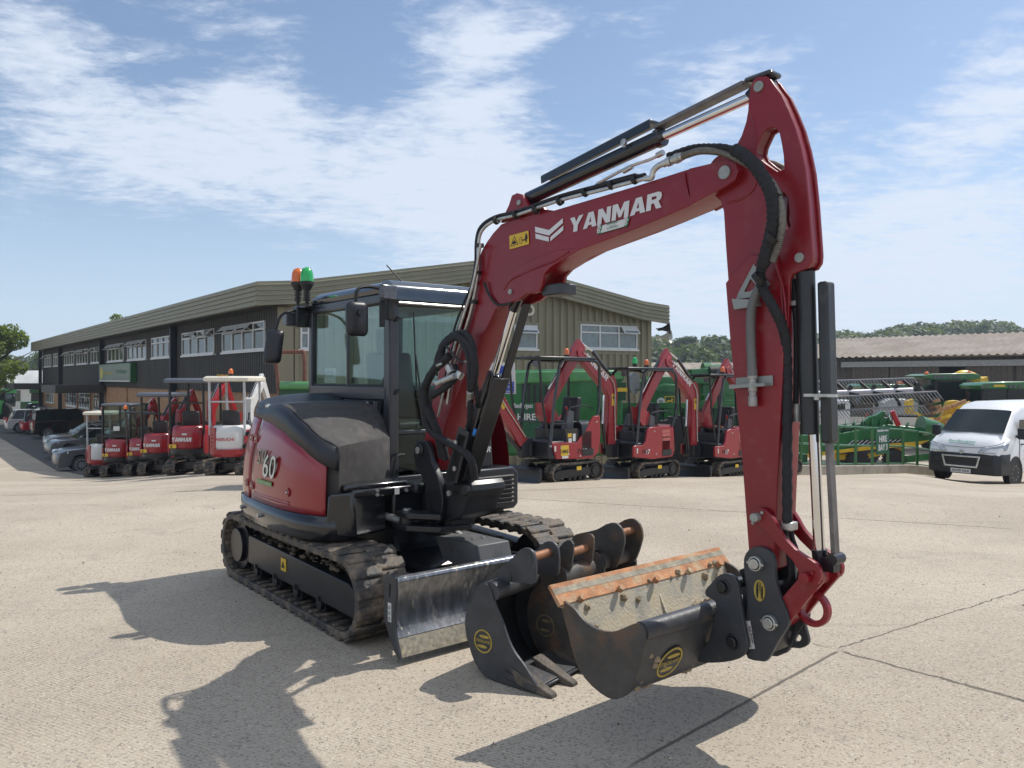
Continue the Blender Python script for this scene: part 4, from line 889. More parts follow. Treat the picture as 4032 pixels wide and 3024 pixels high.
    # interior
    mb = MB(); mb.b2((-.55, .02, 1.0), (-.05, .52, 1.32)); mb.b2((-.50, .04, 1.32), (.0, .50, 1.42)); mb.box((-.50, .27, 1.72), (.12, .46, .66), Matrix.Rotation(-.15, 3, 'Y')); mb.box((-.55, .27, 2.15), (.09, .26, .24), Matrix.Rotation(-.1, 3, 'Y')); mb.build('operator_seat', SEAT, ex, bevel=.05, seg=4)
    mb = MB()
    for y in (-.08, .62): mb.b2((-.35, y-.06, 1.3), (.02, y+.06, 1.5)); mb.tube([(-.02, y, 1.48), (.0, y, 1.62), (.0, y, 1.74)], [.035, .02, .028], 10)
    mb.tube([(.12, .2, 1.0), (.10, .2, 1.35), (.08, .2, 1.40)], .012, 8); mb.tube([(.12, .36, 1.0), (.10, .36, 1.35), (.08, .36, 1.40)], .012, 8); mb.b2((.17, .5, 1.6), (.22, .68, 1.8)); mb.b2((x0+.05, y0+.06, 1.55), (x0+.16, y1-.08, 1.70)); mb.build('control_console', SEAT, ex, bevel=.015)
    # mirrors, beacons, work lamps
    mb = MB(); mb.tube([(x1-.02, y0-.02, 2.53), (.26, y0-.14, 2.55), (.27, y0-.25, 2.52), (.27, y0-.27, 2.40), (.27, y0-.27, 2.22)], .014, 8, smooth=4); mb.build('mirror_arm', INK, ex)
    mxc = EX.X(1407, 1255, .27); mb = MB(); r = smoothpoly([(mxc[0]-.105, mxc[1]-.15), (mxc[0]+.095, mxc[1]-.15), (mxc[0]+.11, mxc[1]+.15), (mxc[0]-.115, mxc[1]+.15)], 1)
    def rr(cx_, cz_, w, h, c, n=5): return arc(cx_+w-c, cz_+h-c, c, 0, 90, n)+arc(cx_-w+c, cz_+h-c, c, 90, 180, n)+arc(cx_-w+c, cz_-h+c, c, 180, 270, n)+arc(cx_+w-c, cz_-h+c, c, 270, 360, n)
    mb.loft([[(x, a, b) for a, b in rr(mxc[0], mxc[1], w, h, .045)] for x, w, h in ((.24, .090, .136), (.275, .094, .14), (.30, .08, .125), (.312, .055, .10))]); mb.cyl((.30, mxc[0], mxc[1]+.05), (.335, mxc[0], mxc[1]+.05), .028, n=12); mb.build('mirror', PLA, ex, smooth=60)
    mb = MB(); mb.tube([(x0+.05, y0, 2.42), (-1.28, y0-.12, 2.46), (-1.22, y0-.28, 2.40), (-1.16, y0-.36, 2.24)], .013, 8, smooth=4); mb.build('mirror_arm', INK, ex)
    mb = MB(); mb.loft([[(-.98+x, y0-.32+(b-2.06)*.18+x*.6, b) for a, b in [(0, 0)]] for x in ()] or [[(-1.18+a*.45+dx, y0-.37+a*.85+(b-2.08)*.12+dx*-.4, b) for a, b in rr(0, 2.10, w, h, .04)] for dx, w, h in ((0, .085, .16), (.03, .08, .155), (.05, .045, .12))]); mb.build('mirror', PLA, ex, smooth=60)
    def beacon(x, y, z, lens):
        mb = MB(); mb.cyl((x, y, z-.23), (x, y, z-.06), .018, n=10)
        for k in range(4): mb.cyl((x, y, z-.175+k*.025), (x, y, z-.16+k*.025), .034, n=14)
        mb.cyl((x, y, z-.075), (x, y, z-.02), .035, .062, n=20); mb.cyl((x, y, z-.02), (x, y, z+.01), .068, n=20); b = mb.build('beacon_base', INK, ex)
        mb = MB(); mb.tube([(x, y, z+.01), (x, y, z+.05), (x, y, z+.10), (x, y, z+.135), (x, y, z+.15)], [.064, .063, .058, .042, .012], 20); mb.build('beacon_lens', lens, b, smooth=60)
    pg = EX.Y(1205, 1085, -.28); pg = (pg[0], pg[1]-.05); beacon(pg[0]+.02, -.28, pg[1]-.02, GRL)
    po = EX.Y(1172, 1088, -.30); beacon(po[0]+.01, -.30, po[1]-.07, ORL)
    mb = MB(); mb.b2((pg[0]-.20, -.33, pg[1]-.27), (pg[0]+.10, -.22, pg[1]-.24)); mb.b2((x0-.06, y0-.12, 2.30), (x0+.03, y0+.02, pg[1]-.25)); mb.build('beacon_bracket', BLK, ex, bevel=.008)
    mb = MB(); mb.box((-1.36, -.36, 2.38), (.10, .12, .13)); mb.build('work_lamp', mat('lamp lens', (.10, .10, .11), .25, .5, var=.4, vs=60), ex, bevel=.01)
    mb = MB(); mb.box((x1+.06, y0-.04, 2.50), (.05, .17, .12), Matrix.Rotation(.25, 3, 'Z')); mb.build('work_lamp', MATS['lamp lens'], ex, bevel=.012)
    mb = MB(); mb.b2((x1-.01, y0-.03, 2.28), (x1+.05, y0+.03, 2.46)); mb.b2((x1, y0-.09, 2.22), (x1+.03, y0-.05, 2.44)); mb.build('lamp_bracket', INK, ex, bevel=.004)
    pa = EX.X(2085, 1196, x1); mb = MB(); mb.b2((x1-.02, .62, zt-.14), (x1+.06, .70, zt-.06)); mb.build('work_lamp', STEEL, ex, bevel=.01)
    mb = MB(); mb.tube([(x1-.25, y0+.30, zt+.02), (x1-.42, y0+.22, zt+.20)], .006, 6); mb.build('aerial', INK, ex)
    # ---- far front corner with grille (below the cab door)
    mb = MB(); g0, g1 = .36, 1.06
    mb.prism([(g0+.0, 1.0), (g1-.06, 1.0), (g1, .95), (g1, .66), (g1-.05, .62), (g0, .62)], .02, .44, 'x'); gc = mb.build('grille_corner', PLA, ex, bevel=.02, seg=3)
    mb = MB(); mb.b2((.441, g0+.02, .68), (.446, g1-.08, .94)); mb.build('grille_recess', INK, gc)
    for k in range(7): mb = MB(); mb.box((.452, (g0+g1)/2-.02, .69+k*.039), (.022, g1-g0-.10, .012), Matrix.Rotation(.5, 3, 'Y')); mb.build('grille_slat', PLA, gc)
    mb = MB(); mb.prism([(.62, .99), (.84, .99), (.80, 1.55), (.70, 1.60), (.62, 1.60)], -.15, .36, 'x'); mb.build('step_panel', PLA, ex, bevel=.03, seg=3)
    mb = MB(); heavy(mb, 'YANMAR', (.3625, .50, 1.14), (0, 1, 0), (0, 0, 1), .05, .30); mb.build('maker_lettering', WHT, ex)
    # ---- swing post and bracket
    mb = MB(); mb.b2((.40, -.45, .66), (.78, .35, .96)); mb.b2((.60, -.30, .62), (.86, .20, .72)); mb.b2((.60, -.30, .92), (.86, .20, 1.0)); mb.cyl((.85, -.10, .60), (.85, -.10, 1.02), .12, n=24); mb.build('swing_post', BLK, ex, bevel=.02)
    ear = smoothpoly(PL(EX, -.31, z5, [(262, 600), (264, 520), (300, 478), (350, 485), (378, 540), (398, 650), (440, 750), (470, 860), (480, 960), (460, 1100), (400, 1130), (375, 950), (350, 800), (285, 690)]), 2)
    bodyp = smoothpoly(PL(EX, -.25, z5, [(440, 770), (500, 800), (580, 830), (650, 812), (710, 800), (728, 860), (690, 930), (665, 1000), (640, 1060), (540, 1095), (480, 1060), (455, 900)]), 2)
    mb = MB(); mb.plate([ear], -.31, -.26, .006); mb.plate([ear], .0, .05, .006); mb.plate([bodyp], -.27, .03, .01); mb.build('swing_bracket', BLK, ex)
    p = EX.Y(*z5(298, 545), -.32); c0 = EX.Y(*z5(530, 950), -.2)
    mb = MB(); mb.b2((c0[0]-.10, -.26, c0[1]-.20), (c0[0]+.08, .0, c0[1]+.10)); mb.build('bracket_block', BLK, ex, bevel=.03)
    mb = MB(); mb.cyl((p[0], -.27, p[1]), (p[0], -.325, p[1]), .05, n=24); mb.build('bracket_boss', BLK, ex, bevel=.008)
    mb = MB(); mb.cyl((p[0], -.32, p[1]), (p[0], -.335, p[1]), .026, n=24); q = EX.Y(*z5(533, 885), -.32); mb.cyl((q[0], -.31, q[1]), (q[0], -.325, q[1]), .02, n=20); mb.build('bracket_pin', PIN, ex)
    q = EX.Y(*z5(700, 855), -.25); mb = MB(); mb.cyl((q[0], -.20, q[1]), (q[0], -.30, q[1]), .045, n=20); mb.build('bracket_boss', BLK, ex, bevel=.01)
    s0 = EX.Y(*z5(-10, 1050), -.5); s1 = EX.Y(*z5(190, 1095), -.42)
    mb = MB(); mb.cyl((s0[0]-.25, -.50, s0[1]+.02), (s0[0], -.50, s0[1]), .055, n=16); mb.build('swing_cylinder', BLK, ex)
    mb = MB(); mb.cyl((s0[0], -.50, s0[1]), (s1[0], -.45, s1[1]), .028, n=16); mb.build('swing_rod', STEEL, ex)
    b0 = EX.Y(*z5(320, 1100), -.36); mb = MB(); mb.prism([(b0[0]-.14, -.50), (b0[0]-.16, -.40), (b0[0]-.05, -.33), (b0[0]+.14, -.2), (b0[0]+.25, -.08), (b0[0]+.22, -.34), (b0[0]+.02, -.50)], b0[1]-.06, b0[1]-.02, 'z'); mb.prism([(b0[0]-.14, -.50), (b0[0]-.16, -.40), (b0[0]-.05, -.33), (b0[0]+.14, -.2), (b0[0]+.22, -.34), (b0[0]+.02, -.50)], b0[1]+.03, b0[1]+.07, 'z'); mb.cyl((b0[0]-.09, -.43, b0[1]-.07), (b0[0]-.09, -.43, b0[1]+.075), .055, n=18); mb.build('swing_arm', BLK, ex, bevel=.006)
    mb = MB(); mb.cyl((b0[0]-.09, -.43, b0[1]+.075), (b0[0]-.09, -.43, b0[1]+.085), .03, n=12); mb.build('swing_pin', STEEL, ex)
    # ---- boom: side faces traced at their own distance, real width
    S = lambda pts, y: [EX.Y(*p, y) for p in pts]
    main = [(1690, 1850), (1672, 1810), (1668, 1740), (1730, 1450), (1800, 1290), (1855, 1120), (1875, 1040), (1895, 990), (1915, 955), (1940, 920), (1972, 885), (2060, 855), (2180, 831), (2500, 736), (2700, 672), (2865, 635), (2895, 645), (2908, 672), (2900, 706), (2868, 728), (2800, 762), (2730, 799), (2600, 855), (2500, 897), (2290, 977), (2245, 1000), (2205, 1025), (2165, 1050), (2100, 1100), (2040, 1140), (1985, 1180), (1950, 1215), (1900, 1315), (1845, 1440), (1790, 1570), (1745, 1680), (1735, 1800), (1720, 1850)]
    mb = MB(); me = S(main, yn); mb.plate([me], yn+.004, yf-.004, .005); boom = mb.build('boom', RED, ex, smooth=30)
    hook = [(1950, 1215), (1970, 1198), (2020, 1185), (2045, 1175), (2070, 1152), (2100, 1152), (2120, 1145), (2132, 1120), (2140, 1078), (2165, 1050), (2215, 1018), (2290, 977), (2200, 985), (2100, 1020), (2030, 1062), (1990, 1110), (1970, 1160)]
    mb = MB(); mb.plate([S(hook, yn)], yn, yn+.03, .005); mb.plate([S(hook, yn)], yf-.03, yf, .005); mb.build('boom_cylinder_lug', RED, boom)
    mb = MB(); q = EX.Y(2125, 1120, yn); mb.b2((q[0]-.02, yn+.03, q[1]-.07), (q[0]+.16, yf-.03, q[1]-.0)); mb.build('lug_lamp', CLEANST, boom, bevel=.01)
    lug = [(1990, 875), (2020, 812), (2032, 775), (2050, 766), (2070, 772), (2082, 795), (2098, 822), (2180, 833), (2060, 860)]
    mb = MB(); mb.plate([S(lug, -.20)], -.235, -.20, .005); mb.plate([S(lug, -.20)], -.10, -.065, .005); mb.build('arm_cylinder_lug', RED, boom)
    mb = MB(); fork = S([(2720, 668), (2865, 634), (2896, 643), (2910, 675), (2898, 708), (2868, 729), (2725, 805)], yn); mb.plate([fork], yn-.012, yn+.01, .004); mb.plate([fork], yf-.01, yf+.012, .004); mb.build('boom_fork', RED, boom)
    def pin(px, py, y, r, name='pin', par=boom, m=PIN, d=.012):
        x, z = EX.Y(px, py, y); mb = MB(); mb.cyl((x, y+.02, z), (x, y-d, z), r, n=26); return mb.build(name, m, par, bevel=.002)
    pin(2855, 680, yn-.012, .033); pin(2012, 1149, yn, .018); pin(2046, 799, -.235, .018)
    # lettering and stickers on the near side
    yd = yn-.001
    bl, br, tl = EX.Y(2250, 917, yn), EX.Y(2605, 817, yn), EX.Y(2240, 857, yn); tr = EX.Y(2625, 745, yn)
    dx = Vector((br[0]-bl[0], 0, br[1]-bl[1])); up = Vector((tl[0]-bl[0], 0, tl[1]-bl[1])); hgt = abs(up.z)*.93
    mb = MB(); heavy(mb, 'YANMAR', (bl[0]-.02, yd, bl[1]), dx, (0, 0, 1), hgt, dx.length*1.04); mb.build('maker_lettering', WHT, boom)
    for pts in ([(815, 385), (925, 412), (1033, 320), (1035, 355), (925, 455), (817, 428)], [(818, 440), (923, 468), (923, 503), (820, 478)], [(935, 468), (1037, 378), (1037, 414), (935, 500)]):
        mb = MB(); mb.prism(PL(EX, yn, z2, pts), yd-.001, yd+.0005); mb.build('maker_mark', WHT, boom)
    def quad(pts, y, name, m, z=z2, par=boom): mb = MB(); mb.prism(PL(EX, yn, z, pts), y-.001, y+.0005); return mb.build(name, m, par)
    st = quad([(612, 458), (762, 416), (768, 522), (616, 564)], yd, 'warning_sticker', YEL)
    y2 = yd-.0015
    mb = MB(); a = PL(EX, yn, z2, [(622, 542), (686, 524), (653, 460)]); mb.plate([a, inset(a, .007)], y2-.001, y2, 0); b = PL(EX, yn, z2, [(694, 472), (711, 467), (712, 518), (696, 522)]); mb.plate([b, inset(b, .003)], y2-.001, y2, 0)
    for pts in ([(712, 491), (722, 482), (722, 488), (733, 485), (733, 479), (743, 486), (734, 498), (733, 491), (722, 494), (722, 500)], [(738, 458), (756, 453), (757, 480), (751, 482), (752, 505), (742, 507), (741, 484), (736, 480)], [(640, 525), (650, 490), (672, 512), (660, 520)]): mb.prism(PL(EX, yn, z2, pts), y2-.001, y2)
    q = EX.Y(*z2(746, 447), yn); mb.cyl((q[0], y2-.001, q[1]), (q[0], y2, q[1]), .008, n=10); q = EX.Y(*z2(639, 513), yn); mb.cyl((q[0], y2-.001, q[1]), (q[0], y2, q[1]), .007, n=10); mb.build('sticker_symbol', INK, st)
    st = quad([(1325, 381), (1562, 312), (1543, 380), (1305, 448)], y2, 'dealer_sticker', mat('dealer green', (.02, .20, .09), .5)); y3 = y2-.0015
    quad([(1350, 376), (1533, 322), (1520, 383), (1335, 436)], y3, 'sticker_field', WSTK, par=st)
    def btxt(s, a, b, h, m, bold=0, z=z2, y=y3-.0015, par=st):
        A, B = EX.Y(*z(*a), yn), EX.Y(*z(*b), yn); d = Vector((B[0]-A[0], 0, B[1]-A[1])); mb = MB(); mb.text(s, (A[0], y, A[1]), d, (0, 0, 1), h=h, w=d.length, bold=bold); mb.build('sticker_lettering', m, par)
    btxt('BenBurgess', (1385, 382), (1470, 358), .016, GRNS, .02); btxt('NORWICH', (1402, 396), (1455, 381), .010, GRNS); btxt('TEL 01603 628251', (1382, 412), (1475, 386), .011, GRNS, .01)
    for (a, b) in (((1312, 410), (1338, 403)), ((1308, 438), (1334, 431)), ((1525, 350), (1552, 342)), ((1520, 376), (1546, 368))): btxt('B', a, b, .026, WSTK, .03)
    # ---- arm (dipper): near plate, core and far plate with real openings
    an, af = -.215, -.115
    arm = [(2957, 345), (2967, 317), (2985, 305), (3015, 303), (3032, 318), (3050, 345), (3072, 374), (3100, 435), (3128, 505), (3150, 585), (3168, 675), (3181, 800), (3190, 925), (3195, 1000), (3192, 1030), (3178, 1052), (3146, 1064), (3116, 1078), (3106, 1103), (3100, 1250), (3090, 1450), (3078, 1650), (3068, 1850), (3060, 2050), (3050, 2235), (3010, 2262), (2968, 2240), (2955, 2100), (2940, 1900), (2926, 1660), (2906, 1486), (2888, 1334), (2871, 1117), (2860, 965), (2852, 830), (2840, 790), (2800, 750), (2785, 700), (2795, 650), (2825, 618), (2870, 600), (2900, 575), (2922, 535), (2940, 480), (2948, 435), (2950, 390)]
    h1 = [(2973, 600), (2978, 572), (2992, 540), (3005, 513), (3022, 502), (3052, 497), (3072, 522), (3080, 560), (3088, 610), (3091, 668), (3060, 680), (3018, 652), (2985, 625)]
    h2 = [(3070, 755), (3088, 752), (3105, 775), (3112, 830), (3116, 890), (3100, 908), (3078, 906), (3066, 860)]
    A = S(arm, an); H1 = S(h1, an); H2 = S(h2, an)
    mb = MB(); mb.plate([A, H1, H2], an, an+.02, .005); mb.plate([A, H1, H2], af-.02, af, .005)
    low = [p for p in arm]
    C = inset(A, .007); mb.plate([C, inset(H1, -.004), inset(H2, -.004)], an+.01, af-.01, 0)
    dp = mb.build('dipper_arm', RED, ex, smooth=30)
    BX = S([(3094, 1300), (3068, 1850), (3052, 2230), (2962, 2165), (2935, 1800), (2888, 1334), (2871, 1117), (2960, 1010), (3060, 1010), (3085, 1140)], an)
    mb = MB(); mb.plate([BX], an-.022, af+.05, .006); mb.build('arm_box', RED, dp)
    q = EX.Y(2855, 680, an); mb = MB(); mb.ring((q[0], an-.03, q[1]), (q[0], af+.03, q[1]), .085, .03, 32); mb.build('arm_boss', RED, dp, bevel=.004)
    pin(2990, 342, an, .025, par=dp); pin(3150, 1015, an, .022, par=dp)
    q = EX.Y(3050, 335, an+.03); mb = MB(); mb.cyl((EX.Y(2990, 342, an)[0], an+.02, EX.Y(2990, 342, an)[1]), (EX.Y(2990, 342, an)[0], af-.02, EX.Y(2990, 342, an)[1]), .05, n=24); mb.build('rod_eye', STEEL, dp)
    for pts, y, par, rad in (([(2695, 682), (2704, 735), (2722, 800)], yn, boom, .006), ([(1985, 1140), (2010, 1105), (2045, 1085), (2120, 1052), (2180, 1030), (2240, 992)], yn, boom, .006), ([(2862, 800), (2905, 790), (2945, 768), (2972, 735), (2982, 700)], an, dp, .006), ([(2952, 440), (2968, 480), (2975, 530), (2972, 590)], an, dp, .005), ([(3045, 1015), (3060, 1060), (3085, 1150), (3095, 1260)], an-.022, dp, .006)):
        mb = MB(); mb.tube([(*(lambda q: (q[0], y, q[1]))(EX.Y(*p, y)),) for p in pts], rad, 6, smooth=4); mb.build('weld_seam', RED, par, smooth=60)
    # arm cylinder on top of the boom
    yc = (an+af)/2
    def P3(px, py, y): a = EX.Y(px, py, y); return Vector((a[0], y, a[1]))
    e0, e1, e2 = P3(2062, 792, yc), P3(2605, 540, yc), P3(2985, 350, yc)
    d = (e2-e0).normalized(); mb = MB(); mb.cyl(e0+d*.05, e1, .044, n=28); mb.cyl(e1-d*.03, e1+d*.01, .052, n=28); mb.cyl(e0-Vector((0, .045, 0)), e0+Vector((0, .045, 0)), .04, n=20)
    g0, g1 = P3(2150, 715, yc), P3(2580, 495, yc); mb.beam(g0+Vector((0, 0, .02)), g1+Vector((0, 0, .02)), .09, .02); mb.beam(g0+Vector((0, -.042, -.0)), g1+Vector((0, -.042, -.0)), .008, .045); ac = mb.build('arm_cylinder', BLKG, ex, bevel=.004)
    mb = MB(); mb.cyl(e1, P3(2960, 382, yc), .025, n=24); mb.build('arm_cylinder_rod', CHR, ac)
    mb = MB(); mb.cyl(P3(2955, 384, yc), e2, .034, n=20); mb.build('rod_end', BLK, ac)
    a, b = P3(2588, 505, yc-.0), P3(2940, 330, yc); mb = MB(); mb.beam(a, b, .07, .022); mb.beam(b, P3(2975, 318, yc), .06, .02); mb.build('rod_guard', mat('guard strip', (.16, .145, .14), .5, .5, var=.2, vs=20), ac, bevel=.003)
    mb = MB(); mb.b2((e2.x-.05, an-.0, e2.z+.03), (e2.x+.10, af+.0, e2.z+.058)); mb.build('guard_cap', BLKG, ac, bevel=.02, seg=3)
    mb = MB(); a = P3(2455, 560, yc-.07); mb.ring(a+Vector((0, -.005, 0)), a+Vector((0, .012, 0)), .018, .009, 14); mb.cyl(P3(2458, 548, yc-.06), P3(2456, 580, yc-.06), .012, n=8); mb.build('clamp', STEEL, ac)
    mb = MB(); mb.tube([P3(2350, 725, yc-.07), P3(2470, 660, yc-.07), P3(2560, 628, yc-.07), P3(2605, 605, yc-.05)], .009, 8, smooth=3); mb.cyl(P3(2588, 612, yc-.07), P3(2612, 600, yc-.07), .016, n=10); mb.cyl(P3(2455, 675, yc-.07), P3(2490, 655, yc-.07), .014, n=10); mb.build('steel_pipe', STEEL, ac)
    mb = MB(); mb.b2((P3(2360, 735, yc).x, yc-.04, P3(2360, 735, yc).z), (P3(2520, 675, yc).x, yc+.02, P3(2500, 690, yc).z)); mb.build('cushion_block', BLKG, ac, bevel=.01)
    # hoses and pipes along the boom
    def line(pts, r, y, m, name, par=boom, n=8, sm=4, z=None): mb = MB(); mb.tube([P3(*((z(*p[:2])) if z else p[:2]), p[2] if len(p) > 2 else y) for p in pts], r, n, smooth=sm); return mb.build(name, m, par, smooth=60)
    line([(1760, 1590), (1790, 1430), (1850, 1240), (1880, 1080), (1884, 960), (1900, 905), (1950, 868), (2040, 845), (2200, 790), (2380, 745), (2540, 703)], .0115, yn-.02, STEEL, 'boom_pipe')
    line([(1740, 1570), (1775, 1400), (1835, 1220), (1872, 1060), (1877, 950), (1895, 893), (1950, 855), (2040, 833), (2200, 775), (2380, 728), (2540, 690)], .014, yn-.01, HOSE, 'boom_hose')
    line([(1725, 1640), (1757, 1500), (1808, 1300), (1860, 1130), (1893, 960)], .010, yn-.045, STEEL, 'boom_pipe')
    for px, py in ((1890, 967), (1878, 1075), (1865, 1190), (1955, 868), (2032, 845), (2110, 825), (2205, 792), (2305, 757), (2408, 728), (2500, 706)):
        a = P3(px, py, yn-.02); mb = MB(); mb.ring(a-Vector((.012, 0, .004)), a+Vector((.012, 0, .004)), .026, .020, 14) if px > 1900 else mb.ring(a-Vector((.0, 0, .012)), a+Vector((.0, 0, .012)), .028, .022, 14); mb.build('cable_tie', INK, boom)
    line([(2540, 703), (2565, 700), (2572, 675), (2590, 655), (2620, 640)], .016, yn-.02, STEEL, 'elbow_pipe', n=12)
    a, b = P3(2612, 645, yn-.02), P3(2690, 614, yn-.02); mb = MB(); d = b-a
    for t, r in ((.0, .02), (.22, .025), (.45, .021), (.62, .026), (.8, .022)): mb.cyl(a+d*t, a+d*(t+.2), r, n=12)
    mb.build('pipe_fitting', STEEL, boom)
    # corrugated and sleeved hoses over the boom head and down the dipper
    spring = mat('spring guard', (.16, .145, .12), .5, .4, var=.3, vs=60)
    pts = [P3(*p) for p in ((2690, 614, yn-.02), (2760, 594, yn-.03), (2850, 602, yn-.04), (2930, 638, yn-.06), (3010, 690, yn-.07), (3060, 760, yn-.07), (3080, 860, yn-.07), (3068, 950, yn-.06), (3040, 1030, yn-.05))]
    path = catmull(pts, 22); mb = MB(); rs = [.0165+.003*(i % 2) for i in range(len(path))]; mb.tube(path, rs, 10); mb.build('corrugated_hose', spring, ex, smooth=60)
    pts = [P3(*p) for p in ((2630, 612, yn+.02), (2720, 582, yn+.0), (2790, 576, yn-.02), (2870, 582, yn-.06), (2940, 620, yn-.08), (3000, 690, yn-.09), (3038, 770, yn-.09), (3046, 860, yn-.08), (3030, 950, yn-.07), (3005, 1040, yn-.06), (2992, 1090, yn-.05), (3010, 1150, yn-.04), (3050, 1220, yn-.03), (3085, 1300, yn+.01), (3098, 1400, yn+.04), (3100, 1600, yn+.04), (3100, 1850, yn+.03), (3100, 2060, yn+.03))]
    path = catmull(pts, 12); rs = [(.014 if i < 40 else (.030 if i < 110 else .023))*(1+.10*math.sin(i*1.9)+.08*noise.noise(Vector((i*.7, 0, 0)))) for i in range(len(path))]
    mb = MB(); mb.tube(path, rs, 12); mb.build('hose_sleeve', HOSE, ex, smooth=60)
    mb = MB(); mb.tube([P3(3070, 770, yf), P3(3095, 800, yf), P3(3100, 860, yf), P3(3085, 905, yf)], .03, 10, smooth=4); mb.build('hose_sleeve', HOSE, ex, smooth=60)
    mb = MB(); mb.tube([P3(3000, 640, yf), P3(3050, 650, yf), P3(3088, 668, yf)], .02, 10); mb.build('corrugated_hose', spring, ex)
    for px, py in ((2975, 640), (3052, 755), (3040, 935), (2990, 1095)): a = P3(px, py, yn-.08); mb = MB(); mb.ring(a-Vector((.01, 0, .008)), a+Vector((.01, 0, .008)), .035, .030, 14); mb.build('cable_tie', INK, ex)
    line([(2998, 1110), (2962, 1200), (2955, 1300), (2962, 1480)], .021, an-.06, mat('grey rubber hose', (.13, .13, .125), .6), 'grey_hose', par=dp, n=12)
    ab = an-.024
    mat('plated bracket', (.26, .27, .25), .45, .5, var=.1); mb = MB(); tri = S([(2900, 1180), (2912, 1150), (2970, 1040), (3035, 1120), (3010, 1140), (2985, 1135), (2960, 1170)], ab); mb.plate([tri, S([(2932, 1150), (2958, 1098), (2985, 1128), (2955, 1148)], ab)], ab-.006, ab, 0)
    mb.plate([S([(2895, 1178), (2990, 1182), (3000, 1205), (2905, 1220)], ab)], ab-.03, ab, 0); mb.build('hose_bracket', MATS['plated bracket'], dp); mb = MB(); mb.plate([S([(2900, 1488), (3045, 1478), (3045, 1518), (2900, 1528)], ab)], ab-.006, ab, 0); mb.plate([S([(2895, 1515), (3035, 1508), (3035, 1520), (2895, 1530)], ab)], ab-.05, ab, 0); mb.build('hose_bracket', mat('plated bracket', (.46, .48, .45), .4, .6, var=.1), dp)
    mb = MB(); a = P3(2962, 1455, ab-.03); b = P3(2965, 1600, ab-.03); d = b-a
    for t, r in ((0, .024), (.12, .018), (.35, .022), (.5, .018), (.72, .022)): mb.cyl(a+d*t, a+d*(t+.25 if t < .7 else 1), r, n=8)
    mb.build('coupling', mat('dusty coupling', (.35, .34, .32), .45, .6, var=.2), dp, bevel=.003)
    # bucket cylinder behind the arm
    y4 = yc
    c0, c1, c2 = P3(3172, 1052, y4), P3(3190, 1710, y4), P3(3232, 2200, y4)
    dirty = mat('dusty black cylinder', (.022, .024, .026), .4, var=.3, col2=(.10, .095, .085), c2lo=.58, c2hi=.75, c2s=14, rvar=.2, stretch=(1, 1, .4))
    mb = MB(); mb.cyl(c0+Vector((0, 0, -.02)), c1, .041, n=26); mb.ring(c0+Vector((0, -.03, .02)), c0+Vector((0, .03, .02)), .034, .02, 20); bc = mb.build('bucket_cylinder', dirty, ex, bevel=.004)
    mb = MB(); mb.beam(P3(3252, 1110, y4+.02), P3(3268, 1745, y4+.0), .05, .075, up=(0, 1, 0)); bg_ = mb.build('cylinder_guard', dirty, bc, bevel=.012)
    mb = MB(); mb.beam(P3(3265, 1740, y4), P3(3290, 2195, y4), .02, .045, up=(0, 1, 0)); mb.build('guard_strip', MATS['guard strip'], bc, bevel=.003)
    mb = MB(); mb.cyl(P3(3205, 1710, y4), P3(3226, 2175, y4), .025, n=24); mb.build('bucket_cylinder_rod', CHR, bc)
    mb = MB(); mb.cyl(P3(3226, 2165, y4), c2+Vector((0, 0, -.02)), .034, n=20); mb.cyl(P3(3292, 2200, y4)-Vector((0, .04, 0)), P3(3292, 2200, y4)+Vector((0, .04, 0)), .026, n=16); mb.beam(P3(3235, 2215, y4), P3(3295, 2225, y4), .06, .06); mb.build('rod_end', BLK, bc)
    mb = MB(); a = P3(3210, 1558, y4-.06); mb.b2((a.x-.05, a.y-.01, a.z-.005), (a.x+.10, a.y+.01, a.z+.008)); mb.cyl(P3(3215, 1552, y4-.065), P3(3215, 1575, y4-.065), .011, n=8); mb.build('clamp', STEEL, bc)
    line([(3122, 1100), (3130, 1200), (3136, 1300), (3136, 1480), (3134, 1600)], .014, yc, HOSE, 'cylinder_hose'); mb = MB(); mb.cyl(P3(3136, 1590, yc), P3(3136, 1660, yc), .018, n=10); mb.b2(tuple(P3(3115, 1185, yc-.03)), tuple(P3(3160, 1205, yc+.03))); mb.build('hose_fitting', STEEL, bc)
    # links at the bottom
    L = smoothpoly(PL(EX, an-.05, z6, [(725, 470), (740, 430), (790, 405), (850, 440), (910, 530), (960, 620), (1060, 730), (1160, 800), (1230, 850), (1260, 920), (1240, 990), (1170, 1005), (1110, 960), (1090, 880), (1030, 790), (930, 690), (830, 570), (760, 520)]), 2)
    for ya in (an-.055, af+.03):
        mb = MB(); mb.plate([L], ya, ya+.028, .004); lk = mb.build('tipping_link', REDM if 0 else RED, ex)
    T = PL(EX, an-.03, z6, [(960, 1110), (1100, 950), (1180, 900), (1260, 930), (1270, 980), (1140, 1130), (1060, 1230), (1010, 1300), (960, 1260), (940, 1180)])
    for ya in (an-.028, af+.004):
        mb = MB(); mb.plate([T], ya, ya+.026, .004); mb.build('push_link', RED, ex)
    q = PL(EX, yc, z6, [(1205, 1190)])[0]; mb = MB(); mb.ring((q[0], yc-.018, q[1]), (q[0], yc+.018, q[1]), .082, .055, 30); mb.build('lifting_eye', RED, ex, bevel=.006)
    mb = MB(); w = PL(EX, yc, z6, [(1010, 1320), (1100, 1230), (1190, 1040), (1150, 1000), (980, 1200)]); mb.plate([w], yc-.06, yc+.06, .004); mb.build('link_web', RED, ex)
